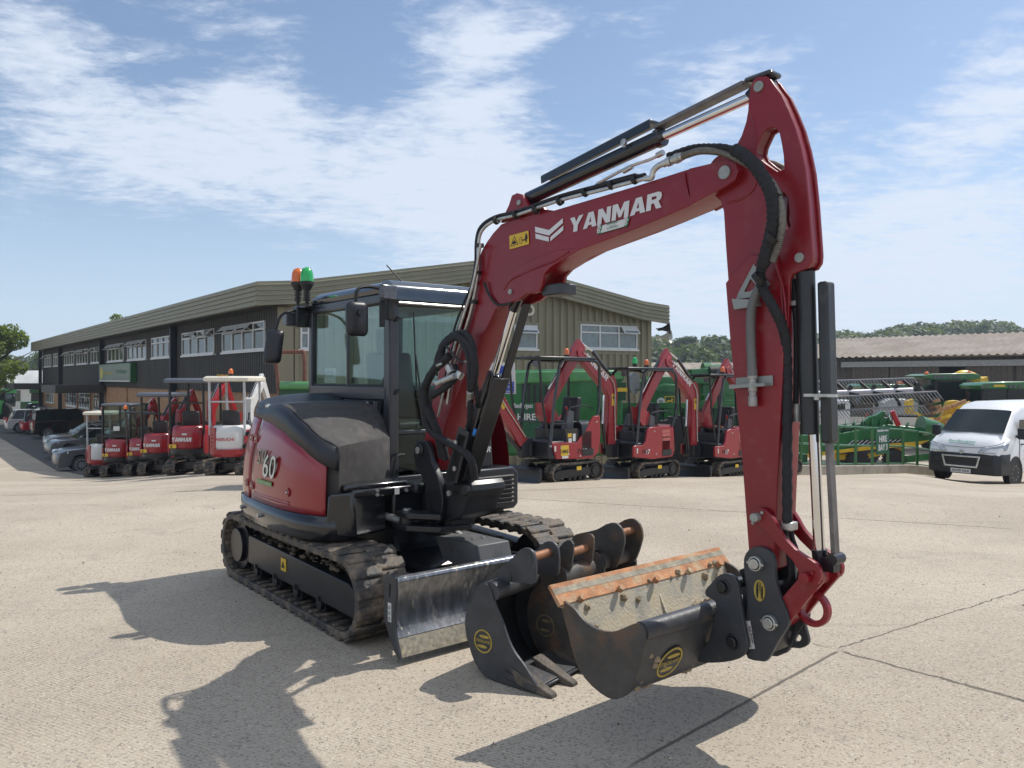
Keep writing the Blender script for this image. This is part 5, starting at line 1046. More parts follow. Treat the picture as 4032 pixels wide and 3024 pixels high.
    for (px, py, y, r) in ((765, 472, an-.055, .021), (1155, 945, an-.055, .024)):
        x, z = EX.Y(*z6(px, py), y); mb = MB(); mb.cyl((x, y+.01, z), (x, y-.035, z), r, n=24); mb.cyl((x+.028, y, z+.025), (x+.028, y-.014, z+.025), .008, n=8); mb.cyl((x-.02, y, z-.03), (x-.02, y-.014, z-.03), .008, n=8); mb.build('pin', PIN if px < 900 else RED, ex, bevel=.004)
        mb = MB(); mb.cyl((x, y, z), (x, af+.05, z), r*.8, n=16); mb.build('pin_shaft', BLK, ex)
    a = P3(3215, 2265, y4); mb = MB(); mb.cyl(a+Vector((.0, -.07, 0)), a+Vector((0, .07, 0)), .042, n=20); mb.build('rod_boss', RED, ex)
    line([(3098, 2060), (3094, 2120), (3105, 2180), (3112, 2270), (3080, 2320)], .013, yc, HOSE, 'coupler_hose'); line([(3112, 2060), (3120, 2120), (3140, 2180), (3150, 2260), (3120, 2340)], .012, yc+.04, HOSE, 'coupler_hose')
    a = P3(3108, 2070, yc-.04); mb = MB(); mb.box(a, (.055, .06, .04)); mb.build('hose_clamp', STEEL, ex, bevel=.006)
    # quick hitch
    hy0, hy1 = an-.045, af+.045
    hp = smoothpoly(PL(EX, hy0, z6, [(665, 900), (662, 800), (700, 735), (775, 712), (850, 740), (890, 810), (895, 900), (905, 1000), (940, 1110), (985, 1210), (1005, 1300), (985, 1350), (925, 1440), (870, 1540), (830, 1600), (780, 1600), (690, 1580), (680, 1500), (672, 1300), (690, 1180), (680, 1050)]), 2)
    qh = MB(); qh.plate([hp], hy0, hy0+.025, .004); qh.plate([hp], hy1-.025, hy1, .004); hitch = qh.build('quick_hitch', CLEANST, ex)
    core = PL(EX, hy0, z6, [(600, 900), (680, 870), (850, 1000), (900, 1250), (900, 1420), (860, 1540), (700, 1560), (690, 1300), (640, 1000)])
    mb = MB(); mb.plate([core], hy0+.025, hy1-.025, .004); mb.build('hitch_body', BLK, hitch)
    # rear lower jaw with hole, visible past the near plate
    J = smoothpoly(PL(EX, hy1, z6, [(900, 1440), (1000, 1330), (1060, 1290), (1145, 1240), (1155, 1330), (1180, 1420), (1170, 1470), (1110, 1495), (1040, 1490), (980, 1540), (900, 1555)]), 2)
    mb = MB(); mb.plate([J, [EX.Y(*z6(1097+34*math.cos(a), 1418+34*math.sin(a)), hy1) for a in [k*math.pi/8 for k in range(16)]]], hy1-.02, hy1+.0, .003); mb.build('hitch_jaw', DST, hitch)
    for (px, py) in ((765, 835), (875, 1298)):
        x, z = EX.Y(*z6(px, py), hy0); mb = MB(); mb.cyl((x, hy0+.005, z), (x, hy0-.035, z), .024, n=24); mb.ring((x, hy0, z), (x, hy0-.028, z), .035, .027, 24); mb.cyl((x-.045, hy0-.02, z), (x+.045, hy0-.02, z), .007, n=8); mb.build('hitch_pin', STEEL, hitch, bevel=.004)
    x, z = EX.Y(*z6(783, 1050), hy0)
    mb = MB(); mb.plate([oval(x, z, .029, .050)], hy0-.004, hy0, 0); bd = mb.build('maker_badge', GOLD, hitch)
    mb = MB(); mb.plate([oval(x-.010, z+.0, .006, .038)], hy0-.0055, hy0-.0042, 0); mb.plate([oval(x+.016, z-.004, .004, .030)], hy0-.0055, hy0-.0042, 0)
    mb.text('STRICKLAND', (x-.005, hy0-.0062, z+.040), (.2, 0, -1), (1, 0, .2), h=.012, w=.08, bold=.02); mb.build('badge_lettering', INK, bd)
    pl = PL(EX, hy0, z6, [(660, 1290), (708, 1288), (746, 1508), (696, 1512)]); mb = MB(); mb.prism(pl, hy0-.002, hy0-.0005); sk = mb.build('steel_grade_sticker', WSTK, hitch)
    for t, (px, py), h in (('400 Brinell', (693, 1330), .014), ('Hardened Steel', (668, 1302), .014)):
        a = EX.Y(*z6(px, py), hy0); b = EX.Y(*z6(px+34, py+(135 if t[0] == '4' else 190)), hy0); dd = Vector((b[0]-a[0], 0, b[1]-a[1]))
        mb = MB(); mb.text(t, (a[0], hy0-.003, a[1]), dd, (1, 0, 0), h=h, w=dd.length, bold=.01); mb.build('sticker_lettering', mat('maroon ink', (.12, .015, .02), .5), sk)
    # boom cylinder with rod and guards
    r0, r1 = P3(2030, 1195, yc), P3(1945, 1480, yc); lo = P3(1810, 1960, yc)
    mb = MB(); mb.cyl(r0, r1, .027, n=24); mb.build('boom_cylinder_rod', CHR, ex)
    mb = MB(); mb.cyl(P3(2042, 1170, yc), P3(2020, 1222, yc), .036, n=20); mb.cyl(r1+(r1-r0)*-.04, lo, .052, n=26); cy_ = mb.build('boom_cylinder', BLKG, ex, bevel=.004)
    mb = MB(); mb.beam(P3(2075, 1195, yc-.0), P3(1985, 1500, yc-.0), .015, .065, up=(0, 1, 0)); mb.build('rod_guard', BLK, cy_, bevel=.003)
    mb = MB(); mb.beam(P3(1975, 1490, yc-.075), P3(1850, 1890, yc-.075), .02, .13, up=(0, 1, 0)); mb.beam(P3(1952, 1490, yc-.08), P3(1830, 1880, yc-.08), .03, .02, up=(0, 1, 0)); mb.build('cylinder_guard', BLK, cy_, bevel=.004)
    bx = S([(1805, 1677), (1882, 1715), (1868, 1760), (1820, 1908), (1760, 1902), (1750, 1893)], -.34); mb = MB(); mb.prism([EX.Y(*p, -.34) for p in ((1808, 1677), (1848, 1702), (1800, 1905), (1750, 1893))], -.345, -.335); mb.prism([EX.Y(*p, -.25) for p in ((1848, 1702), (1882, 1715), (1828, 1908), (1795, 1905))], -.345, -.20); mb.build('hose_guard_box', BLK, ex, bevel=.004)
    for p in ((1797, 1742), (1793, 1845)): a = P3(*p, -.35); mb = MB(); mb.cyl(a, a+Vector((0, -.012, 0)), .018, n=8); mb.build('bolt', STEEL, ex)
    # hose bundle by the boom foot
    for pts, r in (([(1870, 1885, -.26), (1840, 1790, -.33), (1700, 1700, -.38), (1672, 1600, -.42), (1680, 1510, -.42), (1730, 1420, -.42), (1745, 1360, -.40), (1790, 1325, -.38), (1850, 1360, -.36), (1870, 1450, -.36), (1860, 1530, -.34)], .034),
                   ([(1740, 1800, -.3), (1720, 1700, -.36), (1690, 1630, -.40), (1665, 1560, -.42), (1700, 1470, -.43), (1770, 1400, -.40)], .036),
                   ([(1758, 1810, -.3), (1735, 1730, -.34), (1700, 1640, -.38), (1675, 1570, -.40)], .034),
                   ([(1700, 1560, -.42), (1760, 1520, -.40), (1795, 1480, -.36), (1790, 1440, -.34)], .030),
                   ([(1730, 1430, -.42), (1740, 1370, -.42), (1800, 1330, -.38), (1845, 1400, -.37), (1850, 1500, -.36), (1852, 1620, -.30), (1848, 1700, -.26)], .028),
                   ([(1776, 1320, -.36), (1830, 1310, -.36), (1866, 1370, -.35), (1865, 1470, -.33), (1880, 1560, -.3), (1885, 1600, -.24)], .024)):
        path = catmull([P3(*p) for p in pts], 8); mb = MB(); mb.tube(path, [r*.82*(1+.06*math.sin(i*2.3)) for i in range(len(path))], 10); mb.build('hose_sleeve', HOSE, ex, smooth=60)
    for pts in ([(1880, 1090, -.27), (1840, 1160, -.27), (1800, 1260, -.3), (1785, 1310, -.3)], [(1905, 1110, -.27), (1925, 1160, -.26), (1960, 1200, -.26), (2010, 1195, -.26)], [(1725, 1380, -.44), (1712, 1430, -.44), (1722, 1480, -.42)], [(1745, 1350, -.42), (1800, 1410, -.4), (1825, 1430, -.38)]):
        mb = MB(); mb.tube([P3(*p) for p in pts], .009, 6, smooth=4); mb.build('thin_cable', INK, ex)
    for a, b, r in (((1720, 1510, -.43), (1790, 1480, -.42), .022), ((1800, 1490, -.38), (1815, 1465, -.36), .03), ((1852, 1540, -.35), (1850, 1600, -.3), .026), ((1765, 1440, -.38), (1780, 1470, -.38), .03), ((1820, 1428, -.37), (1848, 1420, -.37), .008), ((1720, 1440, -.44), (1738, 1432, -.44), .01)):
        mb = MB(); mb.cyl(P3(*a), P3(*b), r, n=10); mb.build('hose_fitting', STEEL, ex, bevel=.003)
    mb = MB(); mb.cyl(P3(1872, 1690, -.3), P3(1866, 1712, -.3), .012, n=8); mb.build('cable_marker', mat('blue plastic', (.02, .2, .6), .4), ex)
    return ex
def badge(par, x, y, z, r, s=-1, fade=False, M=None):
    """round two-part maker's badge on a face whose normal is -y (or through the matrix M)"""
    mb = MB(); mb.plate([oval(x, z, r, r), oval(x, z, r*.88, r*.88)], y-.003, y-.0005, 0); mb.plate([oval(x+.15*r, z+.42*r, .55*r, .13*r)], y-.003, y-.0005, 0); mb.plate([oval(x-.1*r, z-.45*r, .55*r, .13*r)], y-.003, y-.0005, 0)
    if not fade: mb.text('STRICKLAND', (x-.82*r, y-.003, z-.12*r), (1, 0, 0), (0, 0, 1), h=.26*r, w=1.64*r, bold=.02)
    if M is not None: bmesh.ops.transform(mb.bm, matrix=M, verts=mb.bm.verts)
    return mb.build('maker_badge', GOLD if not fade else mat('faded badge', (.15, .12, .06), .6, var=.4, vs=40), par)

def ditch_bucket():
    """wide smooth-lipped bucket hanging from the hitch; profile in the boom plane, width across it"""
    fr = Frame(EX.c[0], EX.c[1], 39); an = -.215
    b = fr.thing('grading_bucket', 'wide dark bucket with orange rusty lip, held up by the large excavator', 'excavator bucket')
    W0, W1 = -.79, .56
    # traced near end plate
    side = smoothpoly(PL(fr, W0, z7, [(815, 775), (870, 800), (930, 850), (985, 920), (1060, 980), (1150, 1015), (1230, 1018), (1310, 990), (1395, 955), (1440, 960), (1475, 1010), (1470, 1130), (1430, 1290), (1380, 1440), (1330, 1510), (1250, 1545), (1180, 1530), (1060, 1440), (960, 1310), (900, 1130), (870, 1000), (830, 860)]), 2)
    global DSIDE; DSIDE = side
    for y in (W0, W1-.018):
        mb = MB(); mb.plate([side], y, y+.018, .002); mb.build('end_plate', DST2, b, smooth=30)
    lipo = fr.Y(*z7(745, 655), W0); lip2 = fr.Y(*z7(810, 775), W0); top = fr.Y(*z7(1435, 958), W0); frt = fr.Y(*z7(1475, 1010), W0)
    # shell: from the lip down round the heel to the front beam
    back = PL(fr, W0, z7, [(822, 772), (850, 900), (900, 1100), (960, 1290), (1060, 1425), (1180, 1515), (1250, 1530), (1330, 1495), (1375, 1430), (1420, 1290), (1460, 1130), (1465, 1020), (1430, 965)])
    back = [tuple(p) for p in catmull([(p[0], p[1], 0) for p in back], 3)]; back = [(p[0], p[1]) for p in back]
    inner = inset(back+[(back[0][0], back[0][1])], .0)
    nb = []
    for i, p in enumerate(back):
        a = Vector(back[max(0, i-1)]); c = Vector(back[min(len(back)-1, i+1)]); t = (c-a).normalized(); nb.append((p[0]-t.y*-.016*-1, p[1]+t.x*.016))
    cx_ = sum(p[0] for p in back)/len(back); cz_ = sum(p[1] for p in back)/len(back)+.1
    nb = [(p[0]+(cx_-p[0])*.05, p[1]+(cz_-p[1])*.05) for p in back]
    mb = MB(); mb.strip(back, W0+.01, W1-.01); mb.build('shell', DST, b, smooth=50)
    mb = MB(); mb.strip(nb, W0+.019, W1-.019); mb.build('shell_lining', WORN, b, smooth=50)
    # the lip plate projects past the end plates
    d = Vector((lipo[0]-lip2[0], lipo[1]-lip2[1])).normalized(); n = Vector((-d.y, d.x))
    l0 = Vector(lip2); l1 = Vector(lipo)
    pl = [tuple(l1), tuple(l1+n*-.02), tuple(l0+n*-.02-d*.03), tuple(l0+n*.004-d*.03)]
    mb = MB(); mb.prism(pl, W0-.03, W1+.03); mb.build('cutting_lip', RUST, b, bevel=.003)
    mb = MB(); q_ = [tuple(l1+(l0-l1)*t+n*-h) for t, h in ((.30, .019), (.30, .0215), (.66, .0215), (.66, .019))]; mb.prism(q_, W0-.028, W1+.028); mb.build('lip_wear_strip', mat('muddy lip', (.27, .24, .18), .8, var=.4, vs=14, bump=.5), b)
    for k in range(5):
        y = W0+.10+(W1-W0-.2)*k/4; c = l0-d*.03+n*-.03; mb = MB(); mb.cyl((c.x, y, c.y), (c.x-n.x*.03, y, c.y-n.y*.03), .018, n=8); mb.build('lip_bolt', RUST, b)
    # seam line, centre rib, mud
    q = nb[int(len(nb)*.22)]; mb = MB(); mb.tube([(q[0]+.005, W0+.02, q[1]+.005), (q[0]+.005, W1-.02, q[1]+.005)], .008, 6); mb.build('weld_seam', WORN, b)
    yc = (W0+W1)/2+.03; r_ = [nb[i] for i in range(int(len(nb)*.10), len(nb)-3)]
    rib = r_+[(top[0]-.10, top[1]-.05), (r_[0][0]+.12, r_[0][1]-.22)]
    mb = MB(); mb.prism(rib, yc-.008, yc+.008); mb.build('centre_rib', WORN, b)
    mb = MB(); random.seed(3)
    for k in range(60):
        i = random.randrange(2, len(nb)-8); p = nb[i]; clump(mb, p[0]+.0, random.uniform(W0+.05, W1-.05), p[1], random.uniform(.006, .026))
    for k in range(40): clump(mb, l0.x-d.x*.02+random.uniform(-.03, .02), random.uniform(W0, W1), l0.y-.02+random.uniform(-.0, .03), random.uniform(.008, .022))
    for k in range(14): clump(mb, top[0]-.03, random.uniform(-.35, -.05), top[1]-.01, random.uniform(.012, .03))
    mb.build('dried_mud', MUD, b)
    mb = MB(); mb.cyl((top[0]+.0, W0+.012, top[1]-.035), (top[0], W1-.012, top[1]-.035), .045, n=20); mb.prism([(top[0]-.045, top[1]-.01), (frt[0]+.01, top[1]-.01), (frt[0]+.01, frt[1]-.0), (top[0]-.03, top[1]-.05)], -.36, .0); mb.build('top_beam', DST, b)
    # ears
    ea = smoothpoly(PL(fr, -.30, z6, [(358, 1050), (400, 1000), (450, 945), (500, 922), (560, 935), (605, 990), (620, 1100), (640, 1250), (670, 1400), (682, 1480), (650, 1560), (560, 1600), (420, 1615), (290, 1605), (300, 1540), (380, 1450), (430, 1250), (440, 1150), (400, 1110), (362, 1090)]), 2)
    for y in (-.30, -.08): mb = MB(); mb.plate([ea], y, y+.022, .003); mb.build('ear', CLEANST, b)
    for px, py in ((495, 1020), (575, 1455)):
        x, z = fr.Y(*z6(px, py), -.30); mb = MB(); mb.cyl((x, -.325, z), (x, -.03, z), .026, n=20); mb.ring((x, -.308, z), (x, -.30, z), .038, .024, 20); mb.build('ear_pin', BLK, b, bevel=.004)
    # badge on the front shell
    pc = fr.Y(*z7(1500, 1165), W0+.17); 
    a, c = Vector(back[-8]), Vector(back[-16])
    t = (a-c).normalized(); fx = Vector((0, 1, 0)); up = Vector((t.x, 0, t.y)); o = Vector((0, 0, 0))
    mid = Vector(((a.x+c.x)/2, W0+.24, (a.y+c.y)/2)); nrm = fx.cross(up); M = frame(mid+nrm*.006, fx, up) @ Matrix.Rotation(R(90), 4, 'X').inverted()
    M = frame(mid+nrm*.01, fx, up) @ Matrix(((1, 0, 0, 0), (0, 0, 1, 0), (0, -1, 0, 0), (0, 0, 0, 1)))
    badge(b, 0, 0, 0, .085, M=M); mb = MB(); mb.plate([oval(0, 0, .092, .092)], -.0004, .004, 0); bmesh.ops.transform(mb.bm, matrix=M, verts=mb.bm.verts); mb.build('badge_plate', INK, b)
    return b
def dig_bucket(fr, prof, W, ears, label, m=DST, teeth=True, bd=None, tube=None, group='loose buckets standing by the blade', fade=False, ewid=.22, tooth=None):
    b = fr.thing('digging_bucket', label, 'excavator bucket', group)
    for y in (0, W-.018): mb = MB(); mb.plate([prof], y, y+.018, .002); mb.build('side_plate', m, b)
    n = len(prof)
    # shell follows the rear half of the outline: from the topmost point down the back to the tooth end
    it = max(range(n), key=lambda i: prof[i][1]); ie = max(range(n), key=lambda i: prof[i][0]-prof[i][1])
    A = [prof[(it+k) % n] for k in range(((ie-it) % n)+1)]; B = [prof[(it-k) % n] for k in range(((it-ie) % n)+1)]
    sh = A if min(p[0] for p in A) < min(p[0] for p in B)-1e-3 else B
    cx_ = sum(p[0] for p in prof)/n; cz_ = sum(p[1] for p in prof)/n
    mb = MB(); mb.strip(sh, .004, W-.004); s = mb.build('shell', m, b, smooth=50); sm = s.modifiers.new('s', 'SOLIDIFY'); sm.thickness = .014; sm.offset = 0
    t = tube or (prof[it][0]+.02, prof[it][1]-.07)
    mb = MB(); mb.cyl((t[0], .01, t[1]), (t[0], W-.01, t[1]), .055, n=24); mb.build('top_tube', m, b)
    yc = W/2
    for y in (yc-ewid/2-.02, yc+ewid/2): mb = MB(); mb.plate([ears[0]], y, y+.02, .003); mb.build('ear', m, b)
    for x, z in ears[1]:
        mb = MB(); mb.cyl((x, yc-ewid/2-.018, z), (x, yc+ewid/2+.018, z), .026, n=18); mb.build('ear_pin', mat('rusty pin', (.26, .12, .06), .6, .3, var=.4, vs=12), b)
        for y in (yc-ewid/2-.023, yc+ewid/2+.017): mb = MB(); mb.cyl((x, y, z), (x, y+.006, z), .045, n=22); mb.build('pin_collar', m, b)
    for y in (): mb = MB(); mb.prism([(t[0]-.0, t[1]+.04), (t[0]+.07, t[1]+.10), (t[0]-.10, t[1]+.17)], y-.10 if y < yc else y+.02, y-.02 if y < yc else y+.10); mb.build('gusset', m, b)
    tip = tooth or prof[ie]; pe = Vector(prof[(ie-2) % n])
    if teeth:
        d = Vector((tip[0]-cx_, tip[1]-cz_)).normalized()
        mb = MB(); mb.prism([(tip[0]-.25, tip[1]+.06), (tip[0]-.02, tip[1]+.012), (tip[0]-.02, tip[1]-.012), (tip[0]-.25, tip[1]+.02)], -.01, W+.01); mb.build('cutting_edge', m, b, bevel=.003)
        k = max(2, int(W/.24)+1)
        for i in range(k):
            y = .035+(W-.07)*i/(k-1); mb = MB()
            mb.hexa([(tip[0]-.15, y-.05, tip[1]+.00), (tip[0]+.085, y-.03, tip[1]-.035), (tip[0]+.085, y+.03, tip[1]-.035), (tip[0]-.15, y+.05, tip[1]+.00), (tip[0]-.20, y-.05, tip[1]+.09), (tip[0]+.08, y-.026, tip[1]-.01), (tip[0]+.08, y+.026, tip[1]-.01), (tip[0]-.20, y+.05, tip[1]+.09)])
            mb.build('tooth', mat('muddy steel', (.09, .075, .06), .7, .1, var=.4, vs=14, bump=.6, bs=60), b, bevel=.006)
    if bd: badge(b, bd[0], 0, bd[1], bd[2], fade=fade)
    return b
def loose_buckets():
    # first bucket: clean, nearest the camera
    fr = Frame(.079, 4.42, 52)
    P = smoothpoly([fr.Y(*z8(*p), 0) for p in [(800, 797), (840, 812), (865, 850), (878, 900), (905, 990), (950, 1090), (1000, 1240), (1050, 1340), (1110, 1420), (1180, 1530), (1235, 1640), (1140, 1640), (1040, 1605), (900, 1560), (800, 1500), (735, 1400), (695, 1280), (668, 1160), (670, 1050), (700, 960), (735, 890), (762, 830)]], 2)
    def ears(fr, y, z, pts, pins): return (smoothpoly([fr.Y(*z(*p), y) for p in pts], 2), [fr.Y(*z(*p), y) for p in pins])
    E = ears(fr, .12, z8, [(925, 690), (990, 640), (1050, 580), (1100, 530), (1150, 520), (1195, 550), (1213, 620), (1213, 760), (1190, 800), (1130, 790), (1000, 780), (950, 790), (920, 740)], [(1142, 605), (985, 735)])
    A = dig_bucket(fr, P, .50, E, 'clean dark toothed bucket with a bright round yellow badge, left of the loose three', tooth=fr.Y(*z8(1245, 1640), 0), bd=(*fr.Y(*z8(805, 1250), 0), .07), tube=fr.Y(*z8(865, 865), 0))
    fr = Frame(.62, 4.55, 52)
    P = smoothpoly([fr.Y(*z8(*p), 0) for p in [(1290, 690), (1330, 685), (1365, 730), (1380, 800), (1400, 900), (1450, 1050), (1520, 1250), (1580, 1450), (1600, 1540), (1500, 1500), (1400, 1455), (1290, 1380), (1210, 1270), (1165, 1140), (1150, 1000), (1170, 900), (1215, 810), (1240, 740)]], 2)
    E = ears(fr, .08, z8, [(1265, 700), (1330, 660), (1390, 560), (1440, 490), (1490, 450), (1530, 480), (1520, 620), (1500, 690), (1400, 720), (1290, 730)], [(1470, 560), (1310, 650)])
    B = dig_bucket(fr, P, .36, E, 'mud stained bucket with a faded round badge, middle one of the three loose buckets', m=DST2, tooth=fr.Y(*z8(1600, 1540), 0), bd=(*fr.Y(*z8(1295, 1125), 0), .07), fade=True, tube=fr.Y(*z8(1400, 745), 0))
    fr = Frame(.80, 5.10, 47)
    P = smoothpoly([fr.Y(*z8(*p), 0) for p in [(1600, 560), (1660, 540), (1720, 580), (1750, 650), (1760, 760), (1780, 900), (1800, 1100), (1810, 1230), (1700, 1200), (1560, 1120), (1460, 1000), (1420, 880), (1430, 770), (1480, 680), (1540, 600)]], 2)
    E = ears(fr, .06, z8, [(1485, 500), (1500, 430), (1560, 405), (1680, 380), (1760, 335), (1830, 325), (1880, 370), (1900, 450), (1890, 520), (1850, 640), (1800, 680), (1640, 660), (1510, 660), (1490, 600)], [(1818, 415), (1546, 495)])
    dig_bucket(fr, P, .40, E, 'rust stained bucket with tall open ears, farthest of the three loose buckets', m=DST2, teeth=False, tube=fr.Y(*z8(1780, 610), .1), ewid=.20)
# ================================================================ small excavators
ZR = Zm(1900, 1300, .6329); ZQ = Zm(3100, 1250, .4219)
ROOF = mat('grey canopy roof', (.10, .11, .13), .35, .2, var=.1, coat=.3); CREAM = mat('cream canopy', (.62, .58, .48), .5, var=.08); TWH = mat('off white panel', (.58, .58, .57), .4, var=.06)
def mini(cx, cy, ph, label, style='vio', k=1., group=None, lens=ORL, name='mini_excavator', text=True):
    z0 = zg(cx, cy); fr = Frame(cx, cy, ph, z0); t = fr.thing(name, label, 'mini excavator', group)
    tak = style == 'tak'; rowl = style in ('can', 'cab', 'roll', 'tak'); bodym = TWH if tak else REDM
    q = lambda *a: tuple(v*k for v in a)
    def B(mb, a, b): return mb.b2(q(*a), q(*b))
    for s in (-1, 1):
        ya, yb = sorted((s*.24*k, s*.48*k)); rubber_track(t, ya, yb, -.44*k, .52*k, .185*k, .20*k, 34, .024*k, th=.025*k, sag=.008, hero=False)
    mb = MB(); B(mb, (-.35, -.3, .16), (.4, .3, .32)); mb.cyl(q(0, 0, .3), q(0, 0, .5), .26*k, n=24); mb.build('chassis', BLK, t)
    mb = MB(); mb.prism([(v[0]*k, v[1]*k) for v in ((.98, .34), (1.04, .30), (1.03, .16), (1.09, .03), (1.05, .02), (.97, .16))], -.48*k, .48*k); mb.build('blade', BLK, t)
    mb = MB(); [mb.beam(q(.25, y, .22), q(.98, y*1.2, .18), .05*k, .09*k) for y in (-.22, .22)]; mb.build('blade_arm', BLK, t)
    if not rowl:
        mb = MB(); B(mb, (-.40, -.45, .48), (.78, .45, .56)); B(mb, (.30, -.44, .52), (.78, .44, .80)); B(mb, (-.3, -.42, .55), (.35, .42, 1.0)); mb.cyl(q(.86, 0, .5), q(.86, 0, .74), .08*k); B(mb, (.80, -.07, .50), (1.08, .07, .86)); mb.build('body', PLA, t, bevel=.02)
    else:
        mb = MB(); B(mb, (-.5, -.46, .48), (.72, .46, .60)); B(mb, (-.4, -.44, .55), (.2, .44, 1.05)); mb.cyl(q(.86, 0, .5), q(.86, 0, .74), .08*k); B(mb, (.72, -.07, .50), (1.08, .07, .86)); mb.build('body', BLK, t, bevel=.015)
    # coloured covers
    for s in (-1, 1):
        y = s*.47*k; ya, yb = sorted((y, y-s*.05*k))
        if style == 'sv': P = [(.70, .77), (.07, .74), (-.18, .99), (-.38, 1.22), (-.52, 1.22), (-.54, .90), (-.50, .55), (-.31, .44), (.60, .49)]
        elif style == 'vio': P = [(.84, .74), (.55, .74), (.46, .82), (.40, 1.06), (.30, 1.10), (-.30, 1.10), (-.42, .98), (-.46, .6), (-.38, .47), (.25, .46), (.84, .54)]
        else: P = [(.10, .60), (.10, 1.0), (-.15, 1.12), (-.45, 1.12), (-.50, .9), (-.48, .55)]
        mb = MB(); mb.plate([[(a*k, b*k) for a, b in P]], ya, yb, .012*k); mb.build('side_cover', REDM if not tak else REDM, t)
        if style == 'vio' and s > 0:
            for zz in (.84, .93, 1.01): mb = MB(); mb.b2(q(-.30, .471, zz-.033), q(-.05, .474, zz+.033)); mb.build('side_vent', mat('faded red vent', (.45, .12, .10), .6, var=.2), t)
    ring = []
    zz = ((.46, .93), (.62, 1.0), (.95, 1.0), (1.06, .98), (1.12, .88)) if not rowl else ((.66, .86), (.74, .92), (1.06, .92), (1.18, .88), (1.23, .76))
    for z, w in zz:
        r = []
        for a in range(90, 271, 15): r.append((k*(-.30+w*.42*math.cos(R(a))*1.0), k*w*.47*math.sin(R(a)), z*k))
        r += [q(-.05, -.47*w, z), q(-.05, .47*w, z)]
        ring.append(r)
    mb = MB(); mb.loft(ring); mb.build('rear_cover', PLA if style == 'sv' else bodym, t, smooth=40)
    if tak:
        mb = MB(); mb.prism([q(-.30, .30)[:2], q(-.58, .22)[:2], q(-.66, .14)[:2], q(-.28, .20)[:2]] and [(-.28*k, .445*k), (-.52*k, .40*k), (-.66*k, .22*k), (-.64*k, .20*k), (-.28*k, .38*k)], .62*k, 1.19*k, 'z'); v = mb.build('vented_side', REDM, t)
        for z in (.75, .84, .93, 1.02): mb = MB(); mb.beam((-.36*k, .440*k, z*k), (-.60*k, .318*k, z*k), .03*k, .014*k); mb.build('slot', INK, v)
    mb = MB(); rr_ = [];
    for z, w in ((.44, .9), (.50, 1.02), (.62, 1.02)) if not rowl else ((.50, .9), (.56, 1.0), (.68, 1.0)):
        rr_.append([(k*(-.30+w*.42*math.cos(R(a))), k*w*.47*math.sin(R(a)), z*k) for a in range(90, 271, 15)]+[q(-.05, -.47*w, z), q(-.05, .47*w, z)])
    mb.loft(rr_); mb.build('rear_bumper', BLK if not tak else REDM, t)
    # seat and controls
    mb = MB(); mb.box(q(.0, 0, 1.08), q(.44, .44, .12)); mb.box(q(-.22, 0, 1.34), q(.13, .42, .50), Matrix.Rotation(-.18, 3, 'Y')); mb.build('seat', SEAT, t, bevel=.04*k, seg=3)
    for s in (-1, 1):
        mb = MB(); mb.hexa([q(.05, s*.30-.05, 1.0), q(.30, s*.30-.05, 1.0), q(.30, s*.30+.05, 1.0), q(.05, s*.30+.05, 1.0), q(.02, s*.30-.04, 1.32), q(.16, s*.30-.04, 1.36), q(.16, s*.30+.04, 1.36), q(.02, s*.30+.04, 1.32)]); c = mb.build('control_console', mat('grey console', (.07, .075, .085), .6), t, bevel=.015)
        mb = MB(); mb.tube([q(.10, s*.30, 1.33), q(.12, s*.30, 1.42), q(.13, s*.30, 1.52)], [.03*k, .018*k, .024*k], 8); mb.build('joystick', INK, c)
    if not rowl:
        mb = MB(); mb.tube([q(.18, .33, 1.25), q(.22, .33, 1.38)], .012*k, 8); mb.cyl(q(.21, .33, 1.36), q(.23, .33, 1.42), .018*k, n=8); mb.build('red_lever', RDL, t)
        mb = MB(); mb.tube([q(.28, .40, .6), q(.28, .40, 1.30), q(.05, .40, 1.42), q(-.28, .40, 1.42), q(-.42, .40, 1.36)], .014*k, 6, smooth=4); mb.build('arm_rail', BLK, t)
        mb = MB(); B(mb, (.05, .425, .72), (.34, .445, 1.02)); mb.build('lower_panel', BLKG, t)
        for (a, b, c, d, m) in ((.10, .78, .17, .92, WSTK), (.20, .86, .30, .93, YEL), (.20, .76, .28, .84, WSTK)): mb = MB(); B(mb, (a, .446, b), (c, .448, d)); mb.build('sticker', m, t)
        if style == 'vio': mb = MB(); mb.beam(q(.30, .05, 1.17), q(-.05, .24, 1.14), .05*k, .012*k); mb.build('seat_belt', mat('orange belt', (.8, .16, .02), .6), t)
    # canopy or cab
    if not rowl:
        for s in (-1, 1):
            y = .43*s; mb = MB(); mb.tube([q(.72, y, .76), q(.62, y, 1.5), q(.50, y, 2.14), q(.42, y, 2.26), q(.30, y, 2.29), q(-.35, y, 2.28), q(-.50, y, 2.24), q(-.56, y, 2.10), q(-.56, y, 1.5), q(-.52, y, 1.30), q(-.42, y, 1.10)], .030*k, 10, smooth=4); mb.build('canopy_hoop', BLKG, t)
        mb = MB(); B(mb, (-.45, -.46, 2.30), (1.0, .46, 2.345)); mb.build('canopy_roof', BLK, t, bevel=.015)
        for y in (-.42, .42): mb = MB(); mb.tube([q(.98, y, 2.30), q(.92, y, 1.6), q(.78, y, .90)], .022*k, 8); mb.build('front_post', BLK, t)
        mb = MB(); [mb.cyl(q(.82, -.42, z), q(.82, .42, z), .014*k, n=8) for z in (1.15,)]; mb.cyl(q(.74, .43, 1.13), q(.28, .43, 1.10), .014*k, n=8); mb.build('cross_bar', BLK, t)
        for y in (-.36, .36): mb = MB(); B(mb, (1.0, y-.05, 2.16), (1.04, y+.05, 2.26)); mb.build('work_lamp', MATS['lamp lens'], t)
